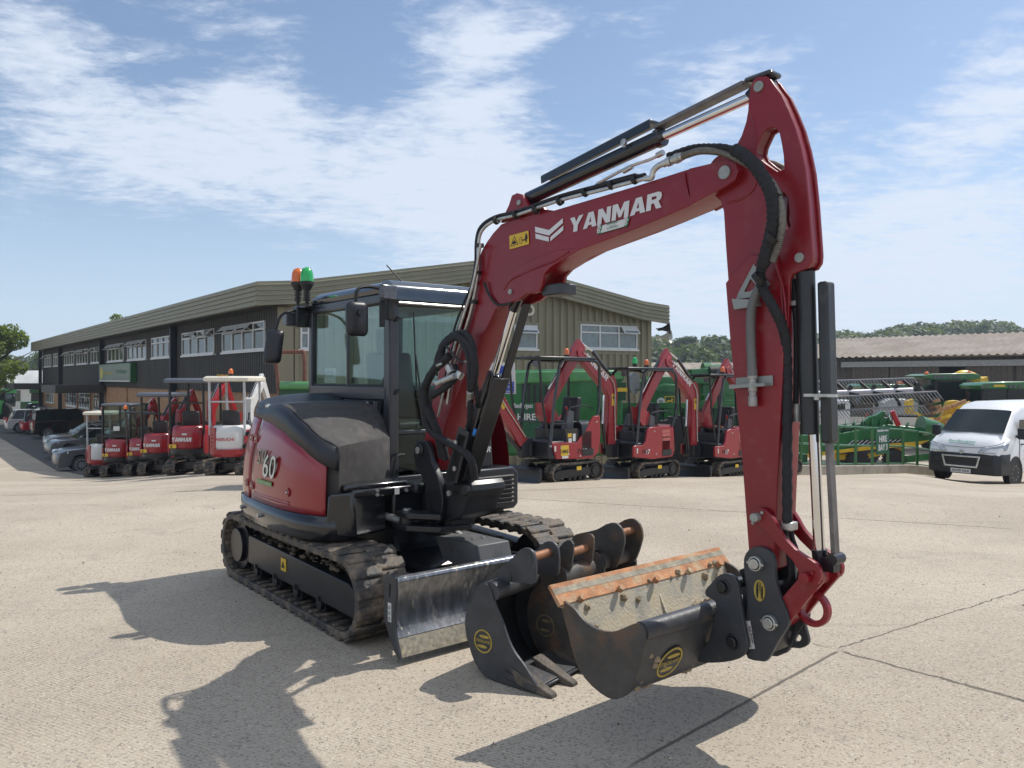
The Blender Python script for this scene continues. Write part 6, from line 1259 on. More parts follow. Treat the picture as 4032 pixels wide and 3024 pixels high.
        lx, ly, lz = (-.10, 0, 2.35)
    elif style in ('can', 'tak'):
        rm = ROOF if style == 'can' else CREAM; pm = BLK if style == 'can' else mat('pale grey post', (.42, .43, .44), .4)
        mb = MB(); mb.loft([[(k*x, k*y, k*z) for x, y in [(-.52, -.5), (.62, -.5), (.62, .5), (-.52, .5)] for _ in (0,)] for z in ()] or [[(k*x*w, k*y*w, k*z) for x, y in smoothpoly([(-.56, -.52), (.0, -.53), (.60, -.52), (.60, .52), (0, .53), (-.56, .52)], 2)] for z, w in ((2.28, .98), (2.30, 1.03), (2.37, 1.03), (2.41, .93))]); mb.build('canopy_roof', rm, t, smooth=50)
        for x0, x1, y in ((-.46, -.50, .42), (-.46, -.50, -.42), (.60, .50, .42), (.60, .50, -.42)): mb = MB(); mb.tube([q(x0, y, 1.0 if x0 < 0 else .6), q(x1, y, 2.30)], .032*k, 8); mb.build('canopy_post', pm, t)
        mb = MB(); mb.cyl(q(-.49, -.42, 1.80), q(-.49, .42, 1.80), .022*k, n=8); mb.build('cross_bar', pm, t)
        mb = MB(); mb.b2(q(-.1, .425, .9), q(.45, .44, 1.3)); mb.build('side_shield', mat('tinted side', (.16, .12, .08), .3), t)
        lx, ly, lz = (-.25, .0, 2.42)
    elif style == 'roll':
        mb = MB(); mb.tube([q(-.45, .45, .75), q(-.5, .45, 1.9), q(-.5, .38, 2.05), q(-.5, -.38, 2.05), q(-.5, -.45, 1.9), q(-.45, -.45, .75)], .032*k, 8, smooth=4); mb.build('roll_bar', BLKG, t)
        mb = MB(); mb.cyl(q(-.5, .5, 1.9), q(-.5, .5, 2.1), .012*k, n=8); mb.build('beacon_post', BLK, t); lx, ly, lz = (-.5, .5, 2.12)
    else:
        mb = MB()
        for x, y in ((-.5, .44), (-.5, -.44), (.5, .44), (.5, -.44)): B(mb, (x-.035, y-.03, .6 if x > 0 else 1.1), (x+.035, y+.03, 2.3))
        B(mb, (-.53, -.47, 1.28), (-.46, .47, 1.38)); B(mb, (-.5, .41, .62), (.5, .47, 1.05)); mb.build('cab_frame', BLK, t, bevel=.015)
        mb = MB(); B(mb, (-.55, -.49, 2.28), (.56, .49, 2.36)); mb.build('cab_roof', ROOF, t, bevel=.04)
        for a, b in (((-.50, -.41, 1.38), (-.495, .41, 2.28)), ((-.46, .445, 1.05), (.46, .45, 2.28)), ((-.46, -.45, 1.05), (.46, -.445, 2.28)), ((.495, -.41, .9), (.50, .41, 2.28))): mb = MB(); B(mb, a, b); mb.build('cab_window', GL, t)
        mb = MB(); B(mb, (-.505, -.1, 1.50), (-.502, .10, 1.64)); mb.build('window_notice', WSTK, t); lx = None
    if lx is not None and (not rowl or style in ('tak', 'roll')):
        mb = MB(); mb.cyl(q(lx, ly, lz-.02), q(lx, ly, lz+.05), .05*k, n=14); b = mb.build('beacon_base', INK, t); mb = MB(); mb.tube([q(lx, ly, lz+.05), q(lx, ly, lz+.12), q(lx, ly, lz+.16), q(lx, ly, lz+.175)], [.055*k, .053*k, .035*k, .01], 14); mb.build('beacon_lens', lens, b)
    # boom, arm, cylinders, bucket
    bm_ = TWH if tak else REDM; w = .075*k
    sc = 1 if not rowl else .86
    def P(pts): return [(a*k*(1 if not rowl else .92), b*k*sc) for a, b in pts]
    mb = MB(); mb.plate([P([(.96, .78), (1.16, .78), (1.14, 1.4), (1.12, 1.72), (1.20, 1.86), (2.02, 2.56), (2.04, 2.66), (1.93, 2.70), (1.10, 2.14), (1.02, 2.18), (.95, 2.12), (.90, 1.9), (.92, 1.3)])] if style != 'low' else [], -w, w, .006*k); bo = mb.build('boom', bm_, t)
    mb = MB(); mb.plate([P([(1.80, 2.72), (1.96, 2.88), (2.10, 2.72), (2.40, 2.30), (2.86, 1.66), (2.80, 1.56), (2.66, 1.60), (2.25, 2.16), (1.90, 2.56)])], -w*.7, w*.7, .006*k); mb.build('dipper_arm', bm_, t)
    a, b, c = P([(1.02, 2.16), (1.55, 2.66), (1.90, 2.84)]); V = lambda p, y=0: Vector((p[0], y, p[1]))
    mb = MB(); mb.cyl(V(a), V(b), .035*k, n=12); cy_ = mb.build('arm_cylinder', BLKG, t); mb = MB(); mb.cyl(V(b), V(c), .018*k, n=10); mb.build('cylinder_rod', CHR, cy_)
    a, b, c = P([(1.95, 2.80), (2.35, 2.45), (2.75, 1.92)]); mb = MB(); mb.cyl(V(a, -.03), V(b, .0), .035*k, n=12); cy_ = mb.build('bucket_cylinder', BLKG, t); mb = MB(); mb.cyl(V(b), V(c), .018*k, n=10); mb.build('cylinder_rod', CHR, cy_)
    a, b, c = P([(1.18, .70), (1.26, 1.2), (1.22, 1.78)]); mb = MB(); mb.cyl(V(a), V(b), .04*k, n=12); cy_ = mb.build('boom_cylinder', BLKG, t); mb = MB(); mb.cyl(V(b), V(c), .02*k, n=10); mb.build('cylinder_rod', CHR, cy_)
    mb = MB(); mb.tube([V(p, w+.02) for p in P([(.98, .85), (1.0, 1.5), (1.02, 2.0), (1.4, 2.32), (1.9, 2.62)])], .012*k, 6, smooth=3); mb.build('boom_hose', STEEL, t)
    mb = MB(); pb = P([(2.75, 1.62), (2.98, 1.66), (2.98, 1.42), (2.86, 1.28), (2.66, 1.28), (2.60, 1.40)]); mb.prism(pb, -.12*k, .12*k); mb.build('quick_hitch', REDM if not tak else DST, t)
    if text and not rowl:
        d = Vector((-.82, 0, -.70)) if False else Vector((-1, 0, -.76)).normalized(); o = P([(1.86, 2.54)])[0]
        mb = MB(); heavy(mb, 'YANMAR', (o[0], w+.004, o[1]), d, Vector((.6, 0, -.8))*-1, .115*k, .80*k); mb.build('maker_lettering', WHT, bo)
        mb = MB(); B(mb, (.97, .0775, 1.56), (1.07, .0785, 1.80)); s_ = mb.build('warning_sticker', YEL, bo); mb = MB(); mb.prism([q(.99, 1.70), q(1.05, 1.70), q(1.02, 1.78)], .0789*k, .0795*k); mb.build('sticker_symbol', INK, s_)
        mb = MB(); heavy(mb, 'YANMAR', q(.76, .445, .70) if style == 'sv' else q(.66, .447, .70), (-1, 0, 0), (0, 0, 1), .04*k, .17*k); mb.build('maker_lettering', WHT, t)
        mdl = ('SV', '15') if style == 'sv' else ('ViO', '17'); y = .4725
        o = (.08, .55) if style == 'sv' else (.60, .58)
        for s_, x, m, h in ((mdl[0], 0, INK, .09), (mdl[1], -.13, WHT, .10)):
            mb = MB(); mb.text(s_, q(o[0]+x, y, o[1]-(.02 if m is WHT else 0)), (-1, 0, 0), (0, 0, 1), h=h*k, shear=.2, bold=.02); mb.build('model_lettering', m, t)
        if style == 'sv': mb = MB(); mb.text('VT', q(-.19, y, .52), (-1, 0, 0), (0, 0, 1), h=.055, bold=.01); mb.build('model_lettering', WHT, t)
        mb = MB(); B(mb, (.76, .472, .60) if style != 'sv' else (.66, .472, .62), (.72, .474, .70) if style != 'sv' else (.62, .474, .72)); mb.build('sticker', WSTK, t)
        for x, z in (((.5, .68), (.3, .55), (-.44, 1.12), (.0, .5)) if style == 'sv' else ((.2, 1.02), (.15, .55), (.75, .64))): mb = MB(); mb.cyl(q(x, .470, z), q(x, .478, z), .018*k, n=10); mb.build('fastener', STEEL, t)
        mb = MB(); B(mb, (-.02, .478*1.0, .24), (.10, .482, .31)); mb.build('warning_sticker', YEL, t)
    if text and rowl:
        xr = -.30*k-.42*k-.004
        if tak:
            mb = MB(); mb.text('TAKEUCHI', (xr+.028, .25*k, .80*k+.08), (0, -1, 0), (0, 0, 1), h=.075*k, w=.5*k, bold=.02); mb.build('maker_lettering', RDL, t)
        else:
            mb = MB(); heavy(mb, 'YANMAR', (xr+.028, .28*k, .86*k), (0, -1, 0), (0, 0, 1), .10*k, .50*k); mb.build('maker_lettering', WHT, t)
            for m, y0_, y1_ in ((YEL, .16, .34),): mb = MB(); mb.b2((xr+.026, y0_*k, .70*k), (xr+.029, y1_*k, .79*k)); s_ = mb.build('warning_sticker', m, t); mb = MB(); mb.prism([((y0_+.09)*k, .72*k), ((y0_+.15)*k, .72*k), ((y0_+.12)*k, .775*k)], xr+.0235, xr+.025, 'x'); mb.build('sticker_symbol', INK, s_)
            mb = MB(); B(mb, (-.700, -.10, 1.02), (-.690, .02, 1.06)); mb.build('maker_mark', WHT, t)
    return t, fr
def background_machines():
    gh = 'hire excavators parked in a row before the green machinery'
    t, fr = mini(.97, 14.7, -50, 'red and black mini excavator with yellow HIRE sticker, left end of the hire row', 'sv', 1., gh)
    mb = MB(); mb.b2((.30, .473, .53), (.50, .475, .72)); s = mb.build('hire_sticker', YEL, t); mb = MB(); mb.text('HIRE', (.485, .477, .575), (-1, 0, 0), (0, 0, 1), h=.065, w=.17, bold=.03); mb.build('sticker_lettering', INK, s)
    mb = MB(); mb.b2((.31, .473, .48), (.47, .475, .525)); mb.build('sticker', WSTK, t)
    # its boom hangs low in front
    for o in kids(t):
        if o.name.split('.')[0] in ('boom', 'dipper_arm', 'arm_cylinder', 'bucket_cylinder', 'boom_cylinder', 'boom_hose', 'quick_hitch'):
            M = Matrix.Translation((1.05, 0, .80)) @ Matrix.Rotation(R(38), 4, 'Y') @ Matrix.Translation((-1.05, 0, -.80))
            def tr(x):
                x.data.transform(M)
                for c in kids(x): tr(c)
            tr(o)
    a, _ = mini(2.80, 16.4, -50, 'red mini excavator with one orange and one green beacon, second in the hire row', 'vio', 1., gh)
    for nm, dx, lens in (('green', .42, GRL),):
        mb = MB(); mb.cyl((.62, .3, 2.34), (.62, .3, 2.42), .045, n=14); b = mb.build('beacon_base', INK, a); mb = MB(); mb.tube([(.62, .3, 2.42), (.62, .3, 2.50), (.62, .3, 2.54), (.62, .3, 2.555)], [.052, .05, .035, .01], 14); mb.build('beacon_lens', lens, b)
    for x, y, lab in ((4.80, 17.75, 'red mini excavator half hidden behind the large dipper arm, third in the hire row'), (6.55, 19.4, 'red mini excavator mostly hidden behind the dipper, nearest the green railing')):
        c = copy_tree(a); c.location = (x, y, zg(x, y)); c['label'] = lab
        for o in kids(c):
            if o.name.startswith('beacon_base') and kids(o) and kids(o)[0].data.materials[0] is GRL:
                for g in kids(o): bpy.data.objects.remove(g)
                bpy.data.objects.remove(o)
    gl = 'small excavators parked in a row beside the car park'
    mini(-6.70, 18.6, 178, 'white and red mini excavator with cream canopy, right end of the left row', 'tak', .99, gl)
    mini(-8.48, 20.6, 178, 'red mini excavator with tall grey roofed canopy beside the white one', 'can', 1.06, gl)
    mini(-10.22, 22.6, 178, 'red mini excavator with grey roofed canopy between the roll bar machine and the tallest canopy', 'can', 1.0, gl)
    mini(-11.30, 23.9, 178, 'small red mini excavator with an open rounded roll bar instead of a canopy', 'roll', .95, gl)
    mini(-12.48, 24.8, 178, 'red mini excavator with a closed glass cab in the left row', 'cab', 1.0, gl)
    mini(-13.72, 26.0, 178, 'small white and red mini excavator with pale canopy at the left end of the row', 'tak', .92, gl, text=False)
    # roof fleet number
    c = [o for o in bpy.data.objects if o.get('label', '').startswith('white and red mini excavator with cream')][0]
    mb = MB(); mb.text('TNP110', (-.60, .20, 2.37), (0, -1, 0), (0, 0, 1), h=.06, bold=.01); mb.build('roof_number', YEL, c)

# ================================================================ road vehicles
TYRE = mat('tyre', (.020, .020, .021), .8, var=.2); RIM = mat('alloy rim', (.35, .36, .38), .35, .8, var=.15)
def wheel(par, x, y, r, s, w=.20):
    mb = MB(); mb.tube([(x, y-w/2*s, r), (x, y-w/2.3*s, r), (x, y+w/2.3*s, r), (x, y+w/2*s, r)], [r*.9, r, r, r*.9], 28); o = mb.build('wheel', TYRE, par, smooth=30)
    mb = MB(); mb.cyl((x, y+w*.40*s, r), (x, y+w*.51*s, r), r*.30, n=16)
    for k in range(10): a = k*math.pi/5; mb.beam((x, y+w*.47*s, r), (x+math.cos(a)*r*.66, y+w*.50*s, r+math.sin(a)*r*.66), .03, .05, up=(0, 1, 0))
    mb.ring((x, y+w*.40*s, r), (x, y+w*.52*s, r), r*.70, r*.60, 28); mb.build('rim', RIM, o)
def car(cx, cy, ph, label, paint, L=4.6, H=1.72, W=1.88, kind='suv', group=None, cat='car', name='parked_car'):
    z0 = zg(cx, cy)+.025; fr = Frame(cx, cy, ph, z0); t = fr.thing(name, label, cat, group); f, r_ = L/2, -L/2; rw = .36 if H > 1.6 else .33
    wf, wr = f-.88, r_+.85; g = H-.0
    box = kind == 'box'
    def arch(x): return [(x+rw*1.22*math.cos(R(a)), rw+rw*1.22*math.sin(R(a))) for a in (180, 150, 120, 90, 60, 30, 0)]
    bt = .60*H
    low = [(r_+.05, .32)]+arch(wr)+arch(wf)+[(f-.12, .26), (f-.01, .42), (f, .62), (f-.05, .56*H-.12), (f-.30, .56*H), (f-1.15, bt), (f-1.3, bt+.02), (r_+.30, bt+.02), (r_+.04, bt-.08), (r_, .70), (r_+.02, .45)]
    hw = W/2; mb = MB()
    rows = []
    for y, ins in ((-hw, .06), (-hw+.06, .0), (-hw*.5, -.05), (hw*.5, -.05), (hw-.06, .0), (hw, .06)):
        rows.append([(x*(1-.00)-(ins if x > f-.5 else 0)+(ins if x < r_+.3 else 0), y, z) for x, z in low])
    mb.loft(rows); body = mb.build('body', paint, t, smooth=40, bevel=.02)
    top = [(r_+(.12 if box else .25), bt), (r_+(.22 if box else .55), g-.05), (r_+.7, g), (f-2.3, g), (f-2.05, g-.05), (f-1.15, bt)]
    mb = MB(); rows = []
    for y, sx in ((-hw+.06, 0), (-hw+.10, .0), (-hw+.24, 1), (hw-.24, 1), (hw-.10, 0), (hw-.06, 0)):
        rows.append([(x, y*(1 if z < bt+.1 else 1), z if sx else min(z, bt+.01)) for x, z in top])
    A = [(x, -(hw-.07) if z < bt+.02 else -(hw-.22), z) for x, z in top]; Bq = [(x, hw-.07 if z < bt+.02 else hw-.22, z) for x, z in top]
    mb.loft([A, Bq]); mb.build('glasshouse', GLD, t, smooth=20)
    mb = MB(); rf = [(x, z+.012) for x, z in top[1:5]]; mb.loft([[(x, -(hw-.20), z) for x, z in rf]+[(x, -(hw-.20), z-.05) for x, z in rf[::-1]], [(x, hw-.20, z) for x, z in rf]+[(x, hw-.20, z-.05) for x, z in rf[::-1]]]); mb.build('roof', paint, t, smooth=30)
    for s in (-1, 1):
        for (x0, x1) in ((top[1][0]+.05, top[0][0]+.05), (f-2.12, f-1.2), ((r_+.7+f-2.3)/2+.1, (r_+.7+f-2.3)/2+.2), (r_+1.15, r_+1.05)):
            mb = MB(); mb.beam((x0, s*(hw-.21), g-.06), (x1, s*(hw-.055), bt), .03, .09, up=(0, 1, 0)); mb.build('pillar', paint, t)
        mb = MB(); mb.b2((f-1.45, s*(hw+.02), bt+.02), (f-1.30, s*(hw+.18), bt+.16)); mb.build('door_mirror', paint, t, bevel=.03)
        for x in (wf, wr): wheel(t, x, s*(hw-.13), rw, s)
        hp = [(f+.05, hw-.55, .465*H), (f+.01, hw-.10, .45*H), (f-.40, hw+.012, .49*H), (f-.42, hw+.012, .545*H), (f-.02, hw-.10, .525*H), (f+.03, hw-.5, .505*H)]
        mb = MB(); mb.loft([[(a, s*b_, c) for a, b_, c in hp], [(a-.12, s*(b_-.12), c) for a, b_, c in hp]]); mb.build('headlight', mat('headlamp', (.35, .37, .40), .1, .3, var=.3, coat=.8), t)
        mb = MB(); mb.b2((r_-.012, s*(hw-.22), .75), (r_+.12, s*(hw-.02)+.0, 1.12 if H > 1.6 else .9)); mb.build('tail_light', RDL, t, bevel=.02)
        mb = MB(); mb.b2((-.2, s*(hw+.001), bt-.16), (.02, s*(hw+.02), bt-.12)); mb.build('door_handle', paint, t)
    mb = MB(); mb.b2((f-.02, -hw+.35, .34), (f+.012, hw-.35, .56)); mb.build('grille', INK, t, bevel=.02)
    mb = MB(); mb.b2((f-.02, -.26, .42), (f+.022, .26, .53)); mb.build('number_plate', WSTK, t); mb = MB(); mb.b2((r_-.022, -.26, .60), (r_+.02, .26, .71)); mb.build('number_plate', YEL, t)
    return t
def vehicles():
    pg = mat('grey car paint', (.12, .125, .135), .3, .5, var=.04, coat=.8); ps = mat('silver car paint', (.45, .46, .47), .3, .6, var=.04, coat=.8); pk = mat('black car paint', (.008, .008, .009), .15, .2, var=.1, coat=1); pb = mat('blue grey paint', (.16, .20, .27), .3, .5, var=.04, coat=.8); pr = mat('red car paint', (.35, .01, .02), .25, .2, coat=.8); pw = mat('beige silver paint', (.36, .35, .32), .3, .5, var=.04, coat=.8)
    g = 'cars parked in the tarmac bays by the office'
    car(-16.75, 32.6, -54, 'dark grey off road car with its bonnet showing beside the small excavators', pg, group=g)
    car(-20.6, 38.4, -52, 'grey sporty car parked behind the dark grey off road car', mat('mid grey paint', (.20, .21, .22), .3, .5, coat=.8), 4.6, 1.62, group=g)
    car(-22.6, 41.5, -52, 'beige silver car just behind the grey sporty car', pw, 4.5, 1.60, group=g)
    car(-29.3, 51.3, 128, 'black boxy off road car reversed out, tail light and yellow plate towards the road', pk, 4.75, 1.89, 1.95, 'box', group=g)
    car(-34.3, 56.2, 128, 'silver estate car at the left edge', ps, 4.6, 1.65, group=g); car(-32.6, 54.6, 128, 'small red car glimpsed behind the black off road car', pr, 3.9, 1.45, group=g)
    car(-35.6, 61.0, 128, 'light silver car whose roof shows above the black one', ps, 4.5, 1.62, group=g); car(-38.2, 64.6, 128, 'blue grey car in the far row left of the office porch', pb, 4.5, 1.6, group=g)
    car(-41.0, 68.5, 128, 'dark blue car farthest along the office', mat('dark blue paint', (.03, .05, .10), .3, .4, coat=.8), 4.6, 1.7, group=g)
    # white panel van
    cx, cy = 13.75, 22.75; z0 = zg(14.2, 22.2); fr = Frame(cx, cy, -54, z0); t = fr.thing('panel_van', 'white panel van with black bumper and green dealer lettering, right edge', 'van')
    WV = mat('van white', (.72, .73, .74), .3, var=.03, coat=.5); st = [(.93, .42, .98, .80, .78), (.88, .34, 1.12, .94, .80), (.62, .30, 1.30, 1.0, .84), (.34, .30, 1.43, 1.02, .90), (-.52, .30, 2.10, 1.02, .80), (-.95, .30, 2.27, 1.02, .84), (-1.6, .30, 2.33, 1.02, .86), (-4.0, .30, 2.33, 1.02, .86)]
    def ring(x, z0_, zt, hw, ut, e=0):
        zs = min(1.38, zt-.12); return [(x, -hw-e, z0_), (x, -hw-e, zs), (x, -ut-e, zt-.10), (x, -ut+.16, zt+e), (x, 0, zt+.03+e), (x, ut-.16, zt+e), (x, ut+e, zt-.10), (x, hw+e, zs), (x, hw+e, z0_)]
    mb = MB(); mb.loft([ring(*s) for s in st]); mb.build('body', WV, t, bevel=.05, seg=3, smooth=50)
    mb = MB(); B0 = [(.985, .30), (1.0, .55), (.97, .86), (.93, .90)]; rows = []
    for x, z in B0: rows.append([(x-.16, -.99, z), (x-.03, -.86, z), (x, -.5, z), (x+.02, 0, z), (x, .5, z), (x-.03, .86, z), (x-.16, .99, z), (x-.62, 1.045, z-.0), (x-.62, -1.045, z)])
    mb.loft(rows); mb.build('bumper', PLA, t, bevel=.03)
    def ws(u, v): x = .34+(-.52-.34)*v; z = 1.43+(2.10-1.43)*v; w = (.86*(1-v)+.76*v); return (x+.018, u*w, z+.030+.03*(1-u*u)*.8)
    mb = MB(); n = 8; V = [[mb.bm.verts.new(ws(-1+2*i/n, j)) for i in range(n+1)] for j in (.02, .35, .65, .95)]
    for a, b in zip(V, V[1:]):
        for i in range(n): mb.bm.faces.new((a[i], a[i+1], b[i+1], b[i]))
    mb.build('windscreen', GLD, t, smooth=60)
    mb = MB(); mb.b2((-.28, 1.018, 1.42), (-1.1, 1.03, 1.85)); mb.build('side_window', GLD, t)
    for s in (-1, 1):
        hp = [(1.0, .48, .93), (.95, .86, .93), (.60, 1.05, 1.02), (.42, 1.05, 1.22), (.80, .93, 1.14), (.93, .52, 1.05)]
        mb = MB(); mb.loft([[(a, s*b_, c) for a, b_, c in hp], [(a-.10, s*(b_-.10), c) for a, b_, c in hp]]); mb.build('headlight', MATS['headlamp'], t, bevel=.01)
        mb = MB(); mb.b2((.0, s*1.06, 1.30), (-.14, s*1.30, 1.62)); mb.b2((-.02, s*1.0, 1.34), (-.10, s*1.1, 1.42)); mb.build('door_mirror', PLA, t, bevel=.04)
        wheel(t, 0, s*.90, .34, s); wheel(t, -3.0, s*.90, .34, s)
        mb = MB(); mb.ring((0, s*1.0, .36), (0, s*1.035, .36), .46, .39, 26); mb.cyl((0, s*.98, .36), (0, s*1.024, .36), .40, n=26); mb.build('wheel_arch', INK, t)
        mb = MB(); mb.tube([(.2, s*.2-.15, 1.52), (.15, s*.2+.35, 1.56)], .012, 6); mb.build('wiper', INK, t)
    mb = MB(); g = [(-.52, .82), (.52, .82), (.44, .50), (-.44, .50)]; mb.plate([g, inset(g, .045)], 1.015, 1.05, .008, 'x'); mb.build('grille_surround', mat('bright trim', (.55, .57, .6), .25, .8), t)
    mb = MB(); mb.prism([(-.48, .79), (.48, .79), (.41, .53), (-.41, .53)], 1.0, 1.025, 'x'); mb.build('grille', INK, t)
    mb = MB(); mb.b2((1.02, -.27, .33), (1.04, .27, .45)); np_ = mb.build('number_plate', WSTK, t)
    mb = MB(); mb.text('AO70 VGX', (1.043, -.24, .355), (0, 1, 0), (0, 0, 1), h=.07, w=.48, bold=.02); mb.build('plate_lettering', INK, np_)
    p0, p1 = Vector((.92, 0, 1.08)), Vector((.62, 0, 1.34)); up = (p1-p0).normalized(); mb = MB(); mb.text('BenBurgess', Vector((.875, -.40, 1.16))+Vector((.02, 0, .02)), (0, 1, 0), up, h=.12, w=.72, bold=.01); mb.build('dealer_lettering', mat('green vinyl', (.02, .25, .16), .4), t)
    mb = MB(); mb.tube([(.86, -.36, 1.16), (.885, .0, 1.165), (.89, .3, 1.15)], .006, 5, smooth=3); mb.build('dealer_flourish', MATS['green vinyl'], t)
    mb = MB(); mb.tube([(-1.0, -.1, 2.36), (-1.1, -.1, 2.62)], .008, 5); mb.build('aerial', INK, t)
    mb = MB(); mb.b2((-.55, 1.046, .93), (-2.0, 1.049, .97)); mb.build('side_stripe', YEL, t)
    for pts in ([(.36, -.86, 1.45), (.39, 0, 1.475), (.36, .86, 1.45)], [(.58, .97, 1.24), (.80, .86, 1.16), (.935, .45, 1.07), (.95, 0, 1.06), (.935, -.45, 1.07), (.80, -.86, 1.16)], [(-.28, 1.026, .45), (-.28, 1.026, 1.36)], [(-1.2, 1.026, .45), (-1.2, 1.026, 1.36), (-1.2, .93, 2.0)]):
        mb = MB(); mb.tube(pts, .007, 5); mb.build('panel_gap', INK, t)
    mb = MB(); mb.cyl((.985, 0, .93), (1.0, 0, .93), .06, n=16); mb.build('badge', MATS['bright trim'], t)
    for s in (-1, 1): mb = MB(); mb.b2((.93, s*.52, .60), (.995, s*.80, .74)); mb.build('fog_recess', INK, t, bevel=.02)
    for x in (-.35, -1.12): mb = MB(); mb.b2((x, 1.03, 1.12), (x-.16, 1.055, 1.16)); mb.build('door_handle', PLA, t)
# ================================================================ farm machinery, railing, signs
def FX(cx, cy, name, label, cat, group=None):
    z0 = zg(cx, cy); fr = Frame(cx, cy, 0, z0); return fr.thing(name, label, cat, group), fr
def G(fr, z, pts, d=0): return [fr.X(*z(*p), d) for p in pts]
def PX(par, name, m, pts, x0, x1, bevel=.02, label=None): mb = MB(); mb.plate([pts], x0, x1, bevel, 'x'); return mb.build(name, m, par)
def tractor_wheel(par, x, y, r, w, rim=FYEL, name='wheel'):
    mb = MB(); mb.tube([(x-w/2, y, r), (x-w*.4, y, r), (x+w*.4, y, r), (x+w/2, y, r)], [r*.88, r*.98, r*.98, r*.88], 30)
    for k in range(20):
        a = k*math.pi/10; mb.box((x, y+math.cos(a)*r*.99, r+math.sin(a)*r*.99), (w*.9, .06, .07), Matrix.Rotation(a, 3, 'X'))
    o = mb.build(name, TYRE, par); mb = MB(); mb.cyl((x-w*.3, y, r), (x+w*.42, y, r), r*.55, n=24); mb.build('rim', rim, o, bevel=.03)
def farm_machines():
    # combine bodies behind the hire row
    t, fr = FX(3.2, 20.2, 'combine_harvester', 'large rounded green harvester body with dark side louvres behind the first hire excavator', 'harvester')
    b = PX(t, 'body', GREEN, G(fr, ZR, [(110, 330), (130, 290), (170, 272), (700, 262), (845, 268), (850, 310), (850, 480), (850, 640), (840, 760), (110, 760)]), -2.6, 0, .10)
    PX(t, 'lid', mat('pale green lid', (.06, .22, .07), .3, coat=.5), G(fr, ZR, [(160, 285), (190, 268), (860, 262), (878, 278), (870, 300), (500, 312), (300, 318), (180, 330)]), -.6, .06, .05)
    mb = MB()
    for k in range(9): y0, z0 = fr.X(*ZR(252+k*18, 330+k*1.5), 0); y1, z1 = fr.X(*ZR(252+k*18, 452), 0); mb = MB(); mb.hexa([(-.02, y0-.045, z1), (.03, y0-.045, z1), (.03, y0+.03, z1), (-.02, y0+.03, z1), (-.02, y0-.03, z0), (.03, y0-.03, z0), (.03, y0+.045, z0), (-.02, y0+.045, z0)]); mb.build('louvre', GREEND if k % 2 else INK, t)
    a = fr.X(*ZR(860, 330), 0); mb = MB(); mb.b2((.02, a[0]-.10, a[1]-.45), (.10, a[0]+.12, a[1]+.02)); mb.build('rear_lamp_bar', GREEND, t); mb = MB(); c = fr.X(*ZR(858, 370), 0); mb.b2((.11, c[0]-.16, c[1]-.05), (.13, c[0]+.16, c[1]+.05)); mb.build('number_plate', YEL, t)
    y, z = fr.X(*ZR(805, 262), 0); mb = MB(); mb.tube([(-.3, y, z), (-.3, y, z+.10), (-.3, y, z+.14)], [.06, .055, .02], 12); mb.build('beacon_lens', ORL, t)
    tractor_wheel(t, -.1, 1.2, .75, .5)
    t, fr = FX(6.2, 21.6, 'steel_trailer', 'long dark green steel trailer side standing behind the hire excavators', 'trailer')
    PX(t, 'side_panel', GREEND, G(fr, ZR, [(850, 478), (1640, 492), (1640, 800), (850, 800)]), -.10, 0, .01)
    for (x0, x1, y0, y1) in ((820, 1650, 452, 482), (1130, 1240, 490, 545)): a, b = fr.X(*ZR(x0, y1), .05), fr.X(*ZR(x1, y0), .05); mb = MB(); mb.b2((-.06, a[0], a[1]-.02), (.09, b[0], b[1])); mb.build('top_rail', GREEN, t)
    for x in range(880, 1640, 95): y, z = fr.X(*ZR(x, 480), .05); mb = MB(); mb.b2((0, y-.05, .1), (.07, y+.05, z)); mb.build('rib', GREEND, t)
    mb = MB(); [mb.b2((-2.2, y-.1, -.2), (0, y+.1, .5)) for y in (-2, 2)]; mb.build('chassis', GREEND, t)
    PX(t, 'far_side_panel', GREEND, G(fr, ZR, [(850, 490), (1640, 500), (1640, 800), (850, 800)]), -2.3, -2.2, .01)
    t, fr = FX(7.3, 24.5, 'harvester', 'green harvester with round number disc and yellow deer emblem showing above the trailer', 'harvester')
    PX(t, 'body', GREEN, G(fr, ZR, [(1068, 470), (1075, 380), (1095, 355), (1130, 345), (1200, 350), (1215, 460), (1215, 700), (1068, 700)]), -2, 0, .08)
    PX(t, 'tank', GREEN, G(fr, ZR, [(1010, 330), (1080, 300), (1270, 300), (1280, 355), (1130, 345), (1020, 360)]), -1.6, -.1, .06)
    y, z = fr.X(*ZR(1110, 445), 0); mb = MB(); mb.cyl((.0, y, z), (.02, y, z), .13, n=24); d = mb.build('number_disc', WSTK, t); mb = MB(); mb.text('30', (.023, y-.07, z-.05), (0, 1, 0), (0, 0, 1), h=.10, bold=.02); mb.build('disc_number', INK, d)
    y, z = fr.X(*ZR(1165, 440), 0); mb = MB(); mb.plate([smoothpoly([(y-.17, z+.15), (y+.17, z+.15), (y+.16, z-.12), (y, z-.18), (y-.16, z-.12)], 1)], .0, .02, 0, 'x'); d = mb.build('emblem', FYEL, t)
    mb = MB(); mb.plate([smoothpoly([(y-.14, z+.12), (y+.14, z+.12), (y+.13, z-.10), (y, z-.15), (y-.13, z-.10)], 1)], .018, .024, 0, 'x'); mb.build('emblem_field', GREEND, d); mb = MB(); mb.prism([(y-.11, z-.02), (y-.05, z+.03), (y+.03, z+.02), (y+.05, z+.09), (y+.11, z+.06), (y+.08, z), (y+.11, z-.08), (y+.04, z-.03), (y-.06, z-.03), (y-.09, z-.09)], .024, .028, 'x'); mb.build('emblem_deer', FYEL, d)
